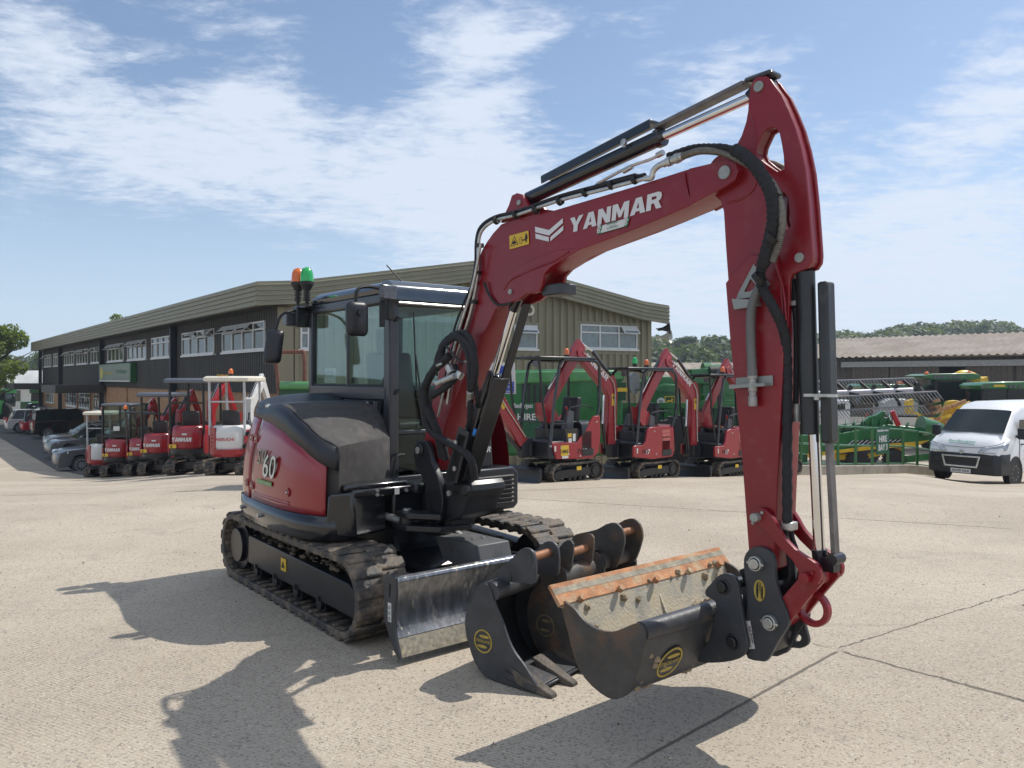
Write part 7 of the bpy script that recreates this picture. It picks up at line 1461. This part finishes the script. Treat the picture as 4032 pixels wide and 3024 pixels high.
    y, z = fr.X(*ZR(1160, 345), 0); mb = MB(); mb.tube([(-.3, y, z), (-.3, y, z+.12), (-.3, y, z+.2)], [.10, .09, .03], 12); mb.build('beacon_lens', ORL, t)
    y, z = fr.X(*ZR(920, 330), 0); mb = MB(); mb.loft([[(.0, y+a*math.cos(q*.5)*.25, z+a*.0+.42*math.sin(q*.5)*a) for q in range(12)] for a in (1,)] or []) if 0 else mb.cyl((.3, y, z), (.36, y+.08, z), .34, n=20); mb.build('wing_mirror', mat('grey mirror', (.10, .11, .12), .3), t); mb = MB(); mb.beam((.3, y+.1, z-.2), (0, y+1.4, z-.3), .04, .04); mb.build('mirror_arm', GREEND, t)
    t, fr = FX(9.8, 26, 'forager', 'green harvester with black unloading tube beyond the third hire excavator', 'harvester')
    PX(t, 'body', GREEN, G(fr, ZR, [(1380, 320), (1420, 300), (1620, 310), (1700, 330), (1900, 320), (1960, 330), (1960, 520), (1700, 560), (1380, 470)]), -2.4, 0, .08)
    PX(t, 'side_box', GREEN, G(fr, ZR, [(1305, 252), (1400, 246), (1410, 300), (1400, 330), (1300, 326)]), -1, .1, .05)
    a, b = fr.X(*ZR(1410, 262), 0), fr.X(*ZR(1900, 250), 0); mb = MB(); mb.cyl((-.3, *a), (-.3, *b), .26, n=20); mb.cyl((-.3, a[0]-.15, a[1]), (-.3, a[0]+.1, a[1]), .34, n=20); mb.build('unloading_tube', GREEN, t)
    a, b = fr.X(*ZR(1420, 262), .3), fr.X(*ZR(1600, 262), .3); mb = MB(); mb.cyl((.1, *a), (.1, *b), .2, n=16); mb.build('rubber_spout', INK, t)
    for x0, y0, x1, y1 in ((1360, 400, 1560, 400), (1360, 440, 1560, 440), (1430, 340, 1430, 440), (1500, 340, 1500, 440)):
        a, b = fr.X(*ZR(x0, y0), .3), fr.X(*ZR(x1, y1), .3); mb = MB(); mb.cyl((.3, *a), (.3, *b), .03, n=8); mb.build('handrail', GREEN, t)
    # dealer board and visibility notice at the left end
    t, fr = FX(1.15, 17.6, 'hire_bay_sign', 'dark green dealer board with white lettering behind the first hire excavator', 'sign')
    PX(t, 'board', mat('board green', (.015, .09, .045), .5), G(fr, ZR, [(135, 462), (430, 462), (430, 720), (135, 720)]), -.03, 0, .005)
    a, b = fr.X(*ZR(195, 493), 0), fr.X(*ZR(312, 493), 0); mb = MB(); mb.text('BenBurgess', (.004, *a), (0, 1, 0), (0, 0, 1), w=b[0]-a[0], h=.14, bold=.02); mb.build('lettering', WHT, t)
    a = fr.X(*ZR(218, 560), 0); mb = MB(); mb.text('HIRE', (.004, *a), (0, 1, 0), (0, 0, 1), h=.15, bold=.02); mb.build('lettering', WHT, t)
    for x in (150, 410): y, z = fr.X(*ZR(x, 455), 0); mb = MB(); mb.b2((-.1, y-.04, 0), (-.03, y+.04, z)); mb.build('post', GREEND, t)
    t, fr = FX(-.15, 15.6, 'visibility_notice', 'white notice board with blue disc and blue text panels beside the boom', 'sign')
    PX(t, 'board', WSTK, G(fr, lambda x, y: (x, y), [(1900, 1429), (2027, 1429), (2031, 1550), (1900, 1550)]), -.02, 0, .004)
    bl = mat('notice blue', (.02, .06, .40), .5)
    c = fr.X(1968, 1478, 0); mb = MB(); mb.cyl((0, *c), (.004, *c), .20, n=28); mb.build('blue_disc', bl, t)
    for i, (y0, y1, s) in enumerate(((1502, 1517, 'High visibility'), (1518, 1531, 'jackets'), (1532, 1547, 'must be worn'))):
        P_ = G(fr, lambda x, y: (x, y), [(1906, y1), (2024, y1), (2024, y0), (1906, y0)]); PX(t, 'text_panel', bl, P_, .0, .004, 0); mb = MB(); w = P_[1][0]-P_[0][0]; mb.text(s, (.007, P_[1][0]-w*.94 if i != 1 else P_[1][0]-w*.55, P_[0][1]+.012), (0, 1, 0), (0, 0, 1), h=.05, w=w*(.9 if i != 1 else .45), bold=.02); mb.build('notice_lettering', WHT, t)
    mb = MB(); mb.b2((-.08, -.05, 0), (-.03, .05, 1.6)); mb.build('post', STEEL, t)
    # rusty hooped implement behind the big machine
    t, fr = FX(-4.1, 13.2, 'green_implement', 'green tube framed implement with rusty hoop behind the big excavator bonnet', 'farm implement')
    I = lambda x, y: (x, y); mb = MB(); mb.tube([(0, *p) for p in G(fr, I, [(1100, 1560), (1092, 1480), (1086, 1405), (1100, 1388), (1180, 1386), (1197, 1400), (1200, 1560)])], .035, 10, smooth=4); mb.build('hoop', mat('rusty tube', (.16, .07, .05), .7, .2, var=.4), t)
    a, b = G(fr, I, [(1112, 1518), (1260, 1518)]); mb = MB(); mb.cyl((.1, *a), (.1, *b), .07, n=16); mb.build('roller', mat('pale green lid', ()) if 0 else MATS['pale green lid'], t)
    P_ = G(fr, I, [(1090, 1560), (1290, 1560), (1290, 1530), (1110, 1530)]); PX(t, 'frame', GREEND, [(P_[0][0], P_[2][1]-.30), (P_[1][0], P_[2][1]-.30), P_[2], P_[3]], -.6, .05)
    for x, y in ((0, P_[0][0]+.05), (0, P_[1][0]-.05), (-.55, P_[0][0]+.05), (-.55, P_[1][0]-.05)): mb = MB(); mb.beam((x, y, 0), (x, y, P_[2][1]-.2), .06, .06, up=(0, 1, 0)); mb.build('leg', GREEND, t)
    mb = MB(); mb.cyl((-.28, P_[0][0]+.1, .42), (-.28, P_[1][0]-.1, .42), .26, n=24); mb.build('drum', MATS['rusty tube'], t)
    for y in (P_[0][0]-.02, P_[1][0]+.02): tractor_wheel(t, -.28, y, .34, .16)
    # ---- railing on its concrete plinth
    p0, p1 = Vector((6.4, 19.15)), Vector((13.7, 25.0)); d = (p1-p0).normalized(); zr = lambda s: zg(*(p0+d*s))
    L = (p1-p0).length; n = Vector((d.y, -d.x)); kb = thing('concrete_plinth', 'low stained concrete kerb wall under the green railing', 'kerb wall', (*p0, 0))
    mb = MB(); k = 24
    for i in range(k+1):
        s = (L+3.0)*i/k-3; v = d*s; z = zr(s); r = [(v.x+n.x*.14, v.y+n.y*.14, z-.3), (v.x+n.x*.14, v.y+n.y*.14, z+.26), (v.x-n.x*.14, v.y-n.y*.14, z+.26), (v.x-n.x*.14, v.y-n.y*.14, z-.3)]
        if i == 0: R0 = [r]
        else: R0.append(r)
    mb.loft(R0); mb.build('wall', mat('kerb concrete', (.30, .27, .22), .9, var=.2, vs=3, col2=(.16, .14, .11), c2s=1.5, bump=.4), kb, bevel=.015)
    t = thing('railing', 'green steel post and rail railing running beside the header trolley', 'railing', (*p0, 0))
    S_ = [(p0+d*s) for s in (0, L)]
    def rail(s, h): v = d*s; return (v.x, v.y, zr(s)+.26+h)
    for h in (1.08, .56): mb = MB(); mb.tube([rail(L*i/12, h) for i in range(13)], .028, 8); mb.build('rail', GREEN, t)
    mb = MB(); mb.tube([rail(L*i/12, .04) for i in range(13)], .02, 8); mb.build('foot_rail', GREEN, t)
    for zx in (-90, 20, 130, 310, 473, 637, 792, 938, 1081, 1212, 1338):
        r = Vector(((ZQ(zx, 0)[0]-CX)/F, 1)); nn = Vector((-d.y, d.x)); s = (r*(p0.dot(nn)/r.dot(nn))-p0).dot(d)
        if -.3 < s < L+.2: a = rail(s, 1.1); mb = MB(); mb.beam((a[0], a[1], a[2]-1.1), a, .06, .06, up=(0, 1, 0)); mb.build('post', GREEN, t)
    # hire bay sign hanging on it
    def sat(zx): r = Vector(((ZQ(zx, 0)[0]-CX)/F, 1)); nn = Vector((-d.y, d.x)); return (r*(p0.dot(nn)/r.dot(nn))-p0).dot(d)
    s0, s1 = sat(812), sat(934); o = p0+d*s0; zz = zr((s0+s1)/2)+.26
    sg = thing('bay_sign', 'green HIRE BAY 3 board hung on the green railing', 'sign', (*o, zz), math.atan2(d.y, d.x)); w = s1-s0
    mb = MB(); mb.hexa([(0, -.06, .33), (w, -.06, .33), (w, -.045, .33), (0, -.045, .33), (-.02, -.06, 1.12), (w-.02, -.06, 1.12), (w-.02, -.045, 1.12), (-.02, -.045, 1.12)]); mb.build('board', MATS['board green'], sg)
    for s, z, h, ww in (('BenBurgess', .97, .09, .82), ('HIRE', .68, .19, .58), ('BAY 3', .43, .19, .68)): mb = MB(); mb.text(s, (w*(.5-ww/2), -.064, z), (1, 0, 0), (0, 0, 1), h=h, w=w*ww, bold=.03); mb.build('lettering', WHT, sg)
    # ---- harvest reel
    t, fr = FX(13.0, 31.0, 'harvester_reel', 'long reel with three rows of grey sprung tines in front of the shed', 'harvester reel')
    PT = mat('grey plastic tine', (.20, .21, .23), .5)
    A = fr.X(*ZQ(250, 716), 0); B_ = fr.X(*ZQ(1165, 683), 0); mb = MB(); mb.cyl((0, *A), (0, *B_), .13, n=18); mb.build('centre_tube', mat('lilac grey tube', (.36, .35, .38), .4, .3), t)
    bars = (((250, 598), (1240, 566)), ((250, 745), (1322, 688)), ((250, 877), (1245, 820)))
    for bi, (p, q) in enumerate(bars):
        p, q = fr.X(*ZQ(*p), 0), fr.X(*ZQ(*q), 0); xo = (-.5, .55, .2)[bi]; mb = MB(); mb.cyl((xo, *p), (xo, *q), .03, n=8); bar = mb.build('tine_bar', PT, t)
        n_ = 33
        for i in range(n_+1):
            y = p[0]+(q[0]-p[0])*i/n_; z = p[1]+(q[1]-p[1])*i/n_; mb = MB(); mb.tube([(xo, y, z), (xo+.05, y+.10, z-.16), (xo+.05, y+.26, z-.36)], [.024, .017, .010], 5); mb.build('tine', PT, bar)
    for x in (560, 780, 990, 1195):
        c = fr.X(*ZQ(x, 705-(x-500)*.035), 0)
        for bi, (dx, dy) in enumerate(((-60, -95), (50, 20), (40, 135))):
            e = fr.X(*ZQ(x+dx+(0, 0, 0)[bi], (705-(x-500)*.035)+dy), 0); mb = MB(); mb.beam((0, *c), ((-.5, .55, .2)[bi], *e), .05, .12); mb.build('spider_arm', INK, t)
        e = fr.X(*ZQ(x+40, 640-(x-500)*.03), 0); mb = MB(); mb.beam((0, *c), (0, *e), .06, .16); mb.build('spider_arm', INK, t)
    c = fr.X(*ZQ(1270, 720), 0); mb = MB(); mb.beam((-.3, *fr.X(*ZQ(1225, 610), 0)), (.3, *fr.X(*ZQ(1310, 790), 0)), .08, .14); mb.build('end_arm', INK, t)
    # ---- tyre service truck
    t, fr = FX(15.0, 35.5, 'tyre_truck', 'silver dropside truck with yellow and red chevron tailboard behind the railing', 'truck')
    SLV = mat('silver truck paint', (.48, .49, .50), .35, .5, var=.05)
    PX(t, 'cab', SLV, G(fr, ZQ, [(400, 1040), (400, 850), (450, 800), (500, 782), (578, 782), (580, 1040)]), -1.9, 0, .06); PX(t, 'side_window', GLD, G(fr, ZQ, [(440, 862), (465, 815), (505, 802), (540, 802), (540, 862)]), 0, .01, 0)
    PX(t, 'dropside', mat('aluminium dropside', (.42, .41, .38), .5, .3, var=.1), G(fr, ZQ, [(582, 930), (1200, 938), (1200, 1008), (582, 1003)]), -.06, 0, .01); PX(t, 'load_bed', BLK, G(fr, ZQ, [(582, 985), (1200, 990), (1200, 1030), (582, 1030)]), -1.9, -.08, .02)
    tb = PX(t, 'tailboard', YEL, G(fr, ZQ, [(1205, 940), (1366, 938), (1370, 1005), (1205, 1008)]), -.05, 0, .01)
    for x0, x1 in ((1210, 1255), (1360, 1315)): PX(tb, 'chevron', RDL, G(fr, ZQ, [(x0, 1003), (x0+(x1-x0)*.45, 1003), (x1, 945), (x0+(x1-x0)*.6, 945)]), .0, .006, 0)
    PX(tb, 'chevron', RDL, G(fr, ZQ, [(1262, 962), (1285, 942), (1308, 962)]), .0, .006, 0)
    for s, a, b, m in (('Central', (726, 978), (860, 978), RDL), ('Tyre', (935, 982), (1040, 982), mat('navy lettering', (.02, .03, .15), .5))): A, B_ = fr.X(*ZQ(*a), .01), fr.X(*ZQ(*b), .01); mb = MB(); mb.text(s, (.008, *A), (0, 1, 0), (0, 0, 1), w=B_[0]-A[0], h=.42, bold=.03); mb.build('lettering', m, t)
    A, B_ = fr.X(*ZQ(1240, 982), .01), fr.X(*ZQ(1332, 982), .01); mb = MB(); mb.text('Central Tyre', (.008, *A), (0, 1, 0), (0, 0, 1), w=B_[0]-A[0], h=.16, bold=.03); mb.build('lettering', RDL, tb)
    for y in (-5.6, -4.5, .5, 1.6): tractor_wheel(t, -.2, y, .42, .3, RIM)
    for k in range(3):
        c = fr.X(*ZQ(960+k*70, 915), -.8); w_ = thing('spare_tyre', 'black ribbed tyre lying on the silver truck bed, %s of three' % ('left', 'middle', 'right')[k], 'tyre', (fr.c[0]+c[0], fr.c[1]+.8, fr.z0+c[1]-.3), 0, 'tyres on the truck bed'); mb = MB(); mb.ring((0, 0, 0), (0, 0, .36), .55, .3, 26); mb.build('tyre', TYRE, w_, bevel=.06)
    # ---- green pick-up header on its trolley
    t, fr = FX(10.6, 27.0, 'header_trolley', 'low green crop header with screw auger and yellow underside on a wheeled trolley', 'crop header')
    PX(t, 'trough', GREEN, G(fr, ZQ, [(60, 1120), (300, 1100), (520, 1090), (940, 1010), (1230, 1040), (1440, 1065), (1380, 1130), (1210, 1165), (900, 1170), (500, 1240), (130, 1290), (60, 1290)]), -.9, 0, .05)
    PX(t, 'underside', FYEL, G(fr, ZQ, [(60, 1292), (500, 1238), (900, 1185), (1210, 1163), (1300, 1150), (1200, 1198), (900, 1215), (500, 1260), (60, 1318)]), -1.2, .05, .02)
    PX(t, 'belt', INK, G(fr, ZQ, [(520, 1190), (720, 1140), (1060, 1135), (1080, 1165), (900, 1180), (560, 1205)]), 0, .04, .01)
    for k in range(11): a, b = fr.X(*ZQ(560+k*46, 1195-k*3.2), .05), fr.X(*ZQ(620+k*44, 1146-k*.6), .05); mb = MB(); mb.cyl((.05, *a), (.05, *b), .018, n=6); mb.build('belt_slat', STEEL, t)
    a, b = fr.X(*ZQ(480, 1055), -.3), fr.X(*ZQ(960, 985), -.3); mb = MB(); mb.cyl((-.3, *a), (-.3, *b), .20, n=18); mb.build('auger_tube', GREEND, t)
    for k in range(6):
        f0 = k/6+.05; y, z = a[0]+(b[0]-a[0])*f0, a[1]+(b[1]-a[1])*f0; path = [(-.3+.36*math.cos(q*.5), y+q*.055, z+.36*math.sin(q*.5)) for q in range(14)]; ri = [(-.3+.2*math.cos(q*.5), y+q*.055, z+.2*math.sin(q*.5)) for q in range(14)]
        mb = MB(); mb.loft([path, ri], closed=False, cap=False); o = mb.build('auger_flight', GREEN, t); o.modifiers.new('s', 'SOLIDIFY').thickness = .02
    PX(t, 'wing', GREEN, G(fr, ZQ, [(740, 975), (780, 935), (850, 918), (905, 880), (935, 888), (900, 930), (960, 960), (985, 1000), (900, 1020), (760, 1010)]), -.3, -.1, .02)
    a, b, c = fr.X(*ZQ(1255, 985), .1), fr.X(*ZQ(1258, 1050), .1), fr.X(*ZQ(1468, 1046), .1); mb = MB(); mb.tube([(.0, (a[0]+b[0])/2, (a[1]+b[1])/2), (.0, (a[0]+b[0])/2+.7, (a[1]+b[1])/2-.08), (.0, *c)], [.38, .26, .02], 14, smooth=3); mb.build('divider_cone', GREEN, t, smooth=60)
    a, b = fr.X(*ZQ(978, 872), .1), fr.X(*ZQ(1038, 1008), .1); mb = MB(); mb.cyl((.1, *a), (.1, *b), .09, n=12); mb.build('ram', RDL, t)
    PX(t, 'trolley_beam', FYEL, G(fr, ZQ, [(440, 1290), (800, 1280), (900, 1255), (1100, 1225), (1100, 1245), (880, 1290), (760, 1320), (480, 1330)]), -.3, -.15, .02); PX(t, 'drawbar', GREEN, G(fr, ZQ, [(1090, 1300), (1370, 1270), (1370, 1318), (1200, 1340), (1095, 1352)]), -.1, .02, .02)
    for k, x in enumerate((1008, 660)): y, z = fr.X(*ZQ(x, 1360), 0); tractor_wheel(t, -.1, y, .36, .28, FYEL)
    y, z = fr.X(*ZQ(1060, 1380), .3); mb = MB(); mb.b2((.2, y-.15, -.1), (.35, y+.15, .12)); mb.build('jack_foot', INK, t)
    # ---- forage harvester with yellow row head
    t, fr = FX(22.0, 41.0, 'forage_harvester', 'green forage harvester with big glass cab and yellow spout in front of the shed', 'harvester')
    PX(t, 'cab_roof', GREEN, G(fr, ZQ, [(1275, 548), (1330, 535), (1700, 528), (1760, 540), (1775, 565), (1700, 572), (1330, 572), (1300, 566)]), -1.9, .25, .05)
    for x in (1375, 1410, 1450, 1510, 1560, 1600): y, z = fr.X(*ZQ(x, 553), .25); mb = MB(); mb.cyl((.24, y, z), (.28, y, z), .10, n=14); mb.build('roof_lamp', MATS['lamp lens'], t)
    PX(t, 'cab_glass', GLD, G(fr, ZQ, [(1395, 575), (1650, 575), (1665, 780), (1390, 780)]), -1.7, .02, .03)
    for x0, x1 in ((1383, 1395), (1650, 1672)): PX(t, 'cab_post', INK, G(fr, ZQ, [(x0, 572), (x0+14, 572), (x1+12, 790), (x1-4, 790)]), -.1, .06, .01)
    PX(t, 'lower_body', GREEN, G(fr, ZQ, [(1370, 785), (1690, 785), (1720, 700), (1840, 640), (1860, 780), (1840, 900), (1500, 1040), (1370, 1000)]), -2.6, -.2, .06)
    for k in range(5): PX(t, 'engine_vent', INK, G(fr, ZQ, [(1700+k*28, 745), (1740+k*25, 690-k*6), (1750+k*25, 690-k*6), (1712+k*28, 745)]), -.2, -.17, 0)
    for x, y_ in ((1300, 545), (1698, 540)): y, z = fr.X(*ZQ(x, y_), -.2); mb = MB(); mb.tube([(-.2, y, z), (-.2, y, z+.16), (-.2, y, z+.24)], [.13, .12, .04], 12); mb.build('beacon_lens', ORL, t)
    sp = G(fr, ZQ, [(1690, 590), (1725, 548), (1780, 535), (1850, 550), (1905, 590), (1950, 615)]); mb = MB(); mb.tube([(-1.2, *p) for p in sp], [.30, .34, .34, .30, .26, .22], 10, smooth=4); mb.build('spout', FYEL, t, smooth=60)
    PX(t, 'spout_flap', FYEL, G(fr, ZQ, [(1890, 570), (1925, 570), (1965, 555), (1975, 610), (1900, 615)]), -1.5, -.9, .02)
    tractor_wheel(t, -.6, fr.X(*ZQ(1440, 900), 0)[0], .95, .7)
    h, fr = FX(18.6, 37.0, 'maize_header', 'folded yellow and rusty row crop header standing upright before the forage harvester', 'crop header')
    PX(h, 'frame', FYEL, G(fr, ZQ, [(1540, 790), (1600, 780), (1700, 800), (1690, 900), (1600, 1000), (1560, 1060), (1440, 1060), (1450, 980), (1500, 900)]), -.6, -.3, .03)
    rr = random.Random(5)
    for k in range(15):
        y0, z0_ = fr.X(*ZQ(1470+rr.uniform(-20, 200), 800+k*17), 0); mb = MB(); mb.beam((rr.uniform(-.3, .2), y0-.3, z0_-.15), (.1, y0+.35, z0_+.12), .10, .16); mb.build('row_finger', FYEL if k % 3 else RUST, h, bevel=.01)
    for k in range(8):
        y0, z0_ = fr.X(*ZQ(1290+rr.uniform(-10, 90), 760+k*28), 0); mb = MB(); mb.beam((-.3, y0-.22, z0_-.1), (.1, y0+.25, z0_+.1), .10, .16); mb.build('row_finger', RUST if k % 2 else DST2, h, bevel=.01)
    PX(h, 'side_arm', DST2, G(fr, ZQ, [(1290, 740), (1350, 735), (1400, 900), (1380, 930), (1330, 860)]), -.6, -.2, .03); PX(h, 'side_arm', FYEL, G(fr, ZQ, [(1150, 790), (1200, 770), (1210, 880), (1310, 920), (1240, 935), (1160, 920)]), -.6, -.3, .03)
    mb = MB(); [mb.cyl((-.4, *fr.X(*ZQ(x, 1000), 0)), (-.4, fr.X(*ZQ(x, 1000), 0)[0], 0), .06, n=8) for x in (1450, 1550)]; mb.build('stand', DST, h)
    # ---- tractor at the right, larger
    t, fr = FX(24.5, 37.5, 'tractor', 'green tractor with wide glass cab and yellow number plate behind the white van', 'tractor')
    PX(t, 'cab_roof', GREEN, G(fr, ZQ, [(1800, 640), (1830, 622), (2000, 612), (2260, 608), (2330, 630), (2330, 655), (1810, 658)]), -1.7, .15, .06)
    PX(t, 'cab_glass', GLD, G(fr, ZQ, [(1840, 660), (2300, 660), (2310, 800), (1835, 800)]), -1.5, .0, .03)
    for x in (1832, 2060, 2300): PX(t, 'cab_post', INK, G(fr, ZQ, [(x-8, 655), (x+8, 655), (x+8, 800), (x-8, 800)]), -.1, .04, .01)
    PX(t, 'number_plate', YEL, G(fr, ZQ, [(1908, 628), (2012, 626), (2012, 646), (1908, 648)]), .15, .17, 0)
    for x in (1822, 1862, 2080, 2120, 2170): y, z = fr.X(*ZQ(x, 645), .15); mb = MB(); mb.cyl((.14, y, z), (.19, y, z), .08, n=14); mb.build('roof_lamp', MATS['lamp lens'], t)
    PX(t, 'bonnet', GREEN, G(fr, ZQ, [(1950, 800), (2200, 800), (2210, 1000), (1940, 1000)]), -.3, 1.6, .1)
    for x in (1860, 2290): tractor_wheel(t, -.5, fr.X(*ZQ(x, 900), 0)[0], .9, .6)
    # second tractor seen through the reel
    t, fr = FX(17.6, 42.0, 'tractor', 'green tractor with grey bonnet glimpsed through the reel tines', 'tractor')
    PX(t, 'cab_roof', GREEN, G(fr, ZQ, [(690, 645), (720, 628), (1180, 632), (1220, 660), (700, 665)]), -1.8, .1, .05); PX(t, 'cab_glass', GLD, G(fr, ZQ, [(700, 665), (1000, 665), (1020, 790), (690, 790)]), -1.6, 0, .03); PX(t, 'bonnet', mat('pale grey panel', (.35, .37, .38), .4), G(fr, ZQ, [(840, 800), (900, 765), (1040, 770), (1130, 800), (1130, 900), (840, 900)]), -.4, .9, .08)
    for x in (760, 1010): tractor_wheel(t, -.3, fr.X(*ZQ(x, 900), 0)[0], .9, .6)
    for x in (1040, 1070): y, z = fr.X(*ZQ(x, 635), -.2); mb = MB(); mb.tube([(-.2, y, z), (-.2, y, z+.16), (-.2, y, z+.24)], [.13, .12, .04], 12); mb.build('beacon_lens', ORL, t)
    # far left: tractors and a yellow machine beyond the cars
    for (x, Y, lab, pts) in ((20, 74, 'green tractor at the far left edge beyond the parked cars', [(-40, 650), (30, 640), (40, 700), (38, 740), (-40, 740)]), (265, 72, 'green tractor beyond the parked cars beside the office end', [(228, 640), (305, 634), (310, 700), (300, 720), (225, 715)])):
        p = at(*ZL(x, 700), Y); t, fr = FX(p.x, Y, 'tractor', lab, 'tractor'); Q = G(fr, ZL, pts); PX(t, 'cab_glass', GLD, [(a, b-.0) for a, b in Q], -1.5, 0, .04); PX(t, 'cab_roof', GREEN, [(Q[0][0]-.1, Q[0][1]), (Q[1][0]+.1, Q[1][1]), (Q[1][0]+.1, Q[1][1]+.35), (Q[0][0]-.1, Q[0][1]+.3)], -1.7, .1, .04); w = Q[1][0]-Q[0][0]; PX(t, 'bonnet', GREEN, [(Q[0][0]+w*.1, .6), (Q[1][0]-w*.1, .6), (Q[1][0]-w*.1, 1.7), (Q[0][0]+w*.1, 1.7)], -.3, 1.7, .1)
        for y in (Q[0][0]+.1, Q[1][0]-.1): tractor_wheel(t, 0, y, .8, .5)

def air():
    mb = MB(); mb.b2((-640, -60, -4), (860, 470, 75)); m = bpy.data.materials.new('summer haze'); m.use_nodes = True; nt = m.node_tree; nt.nodes.clear()
    o = nt.nodes.new('ShaderNodeOutputMaterial'); v = nt.nodes.new('ShaderNodeVolumePrincipled'); v.inputs['Color'].default_value = (.78, .88, 1, 1); v.inputs['Density'].default_value = .00045; v.inputs['Anisotropy'].default_value = .2
    nt.links.new(v.outputs[0], o.inputs['Volume']); tag(mb.build('haze', m, smooth=0), kind='stuff')
big_excavator(); ditch_bucket(); loose_buckets(); background_machines(); vehicles(); farm_machines(); air()
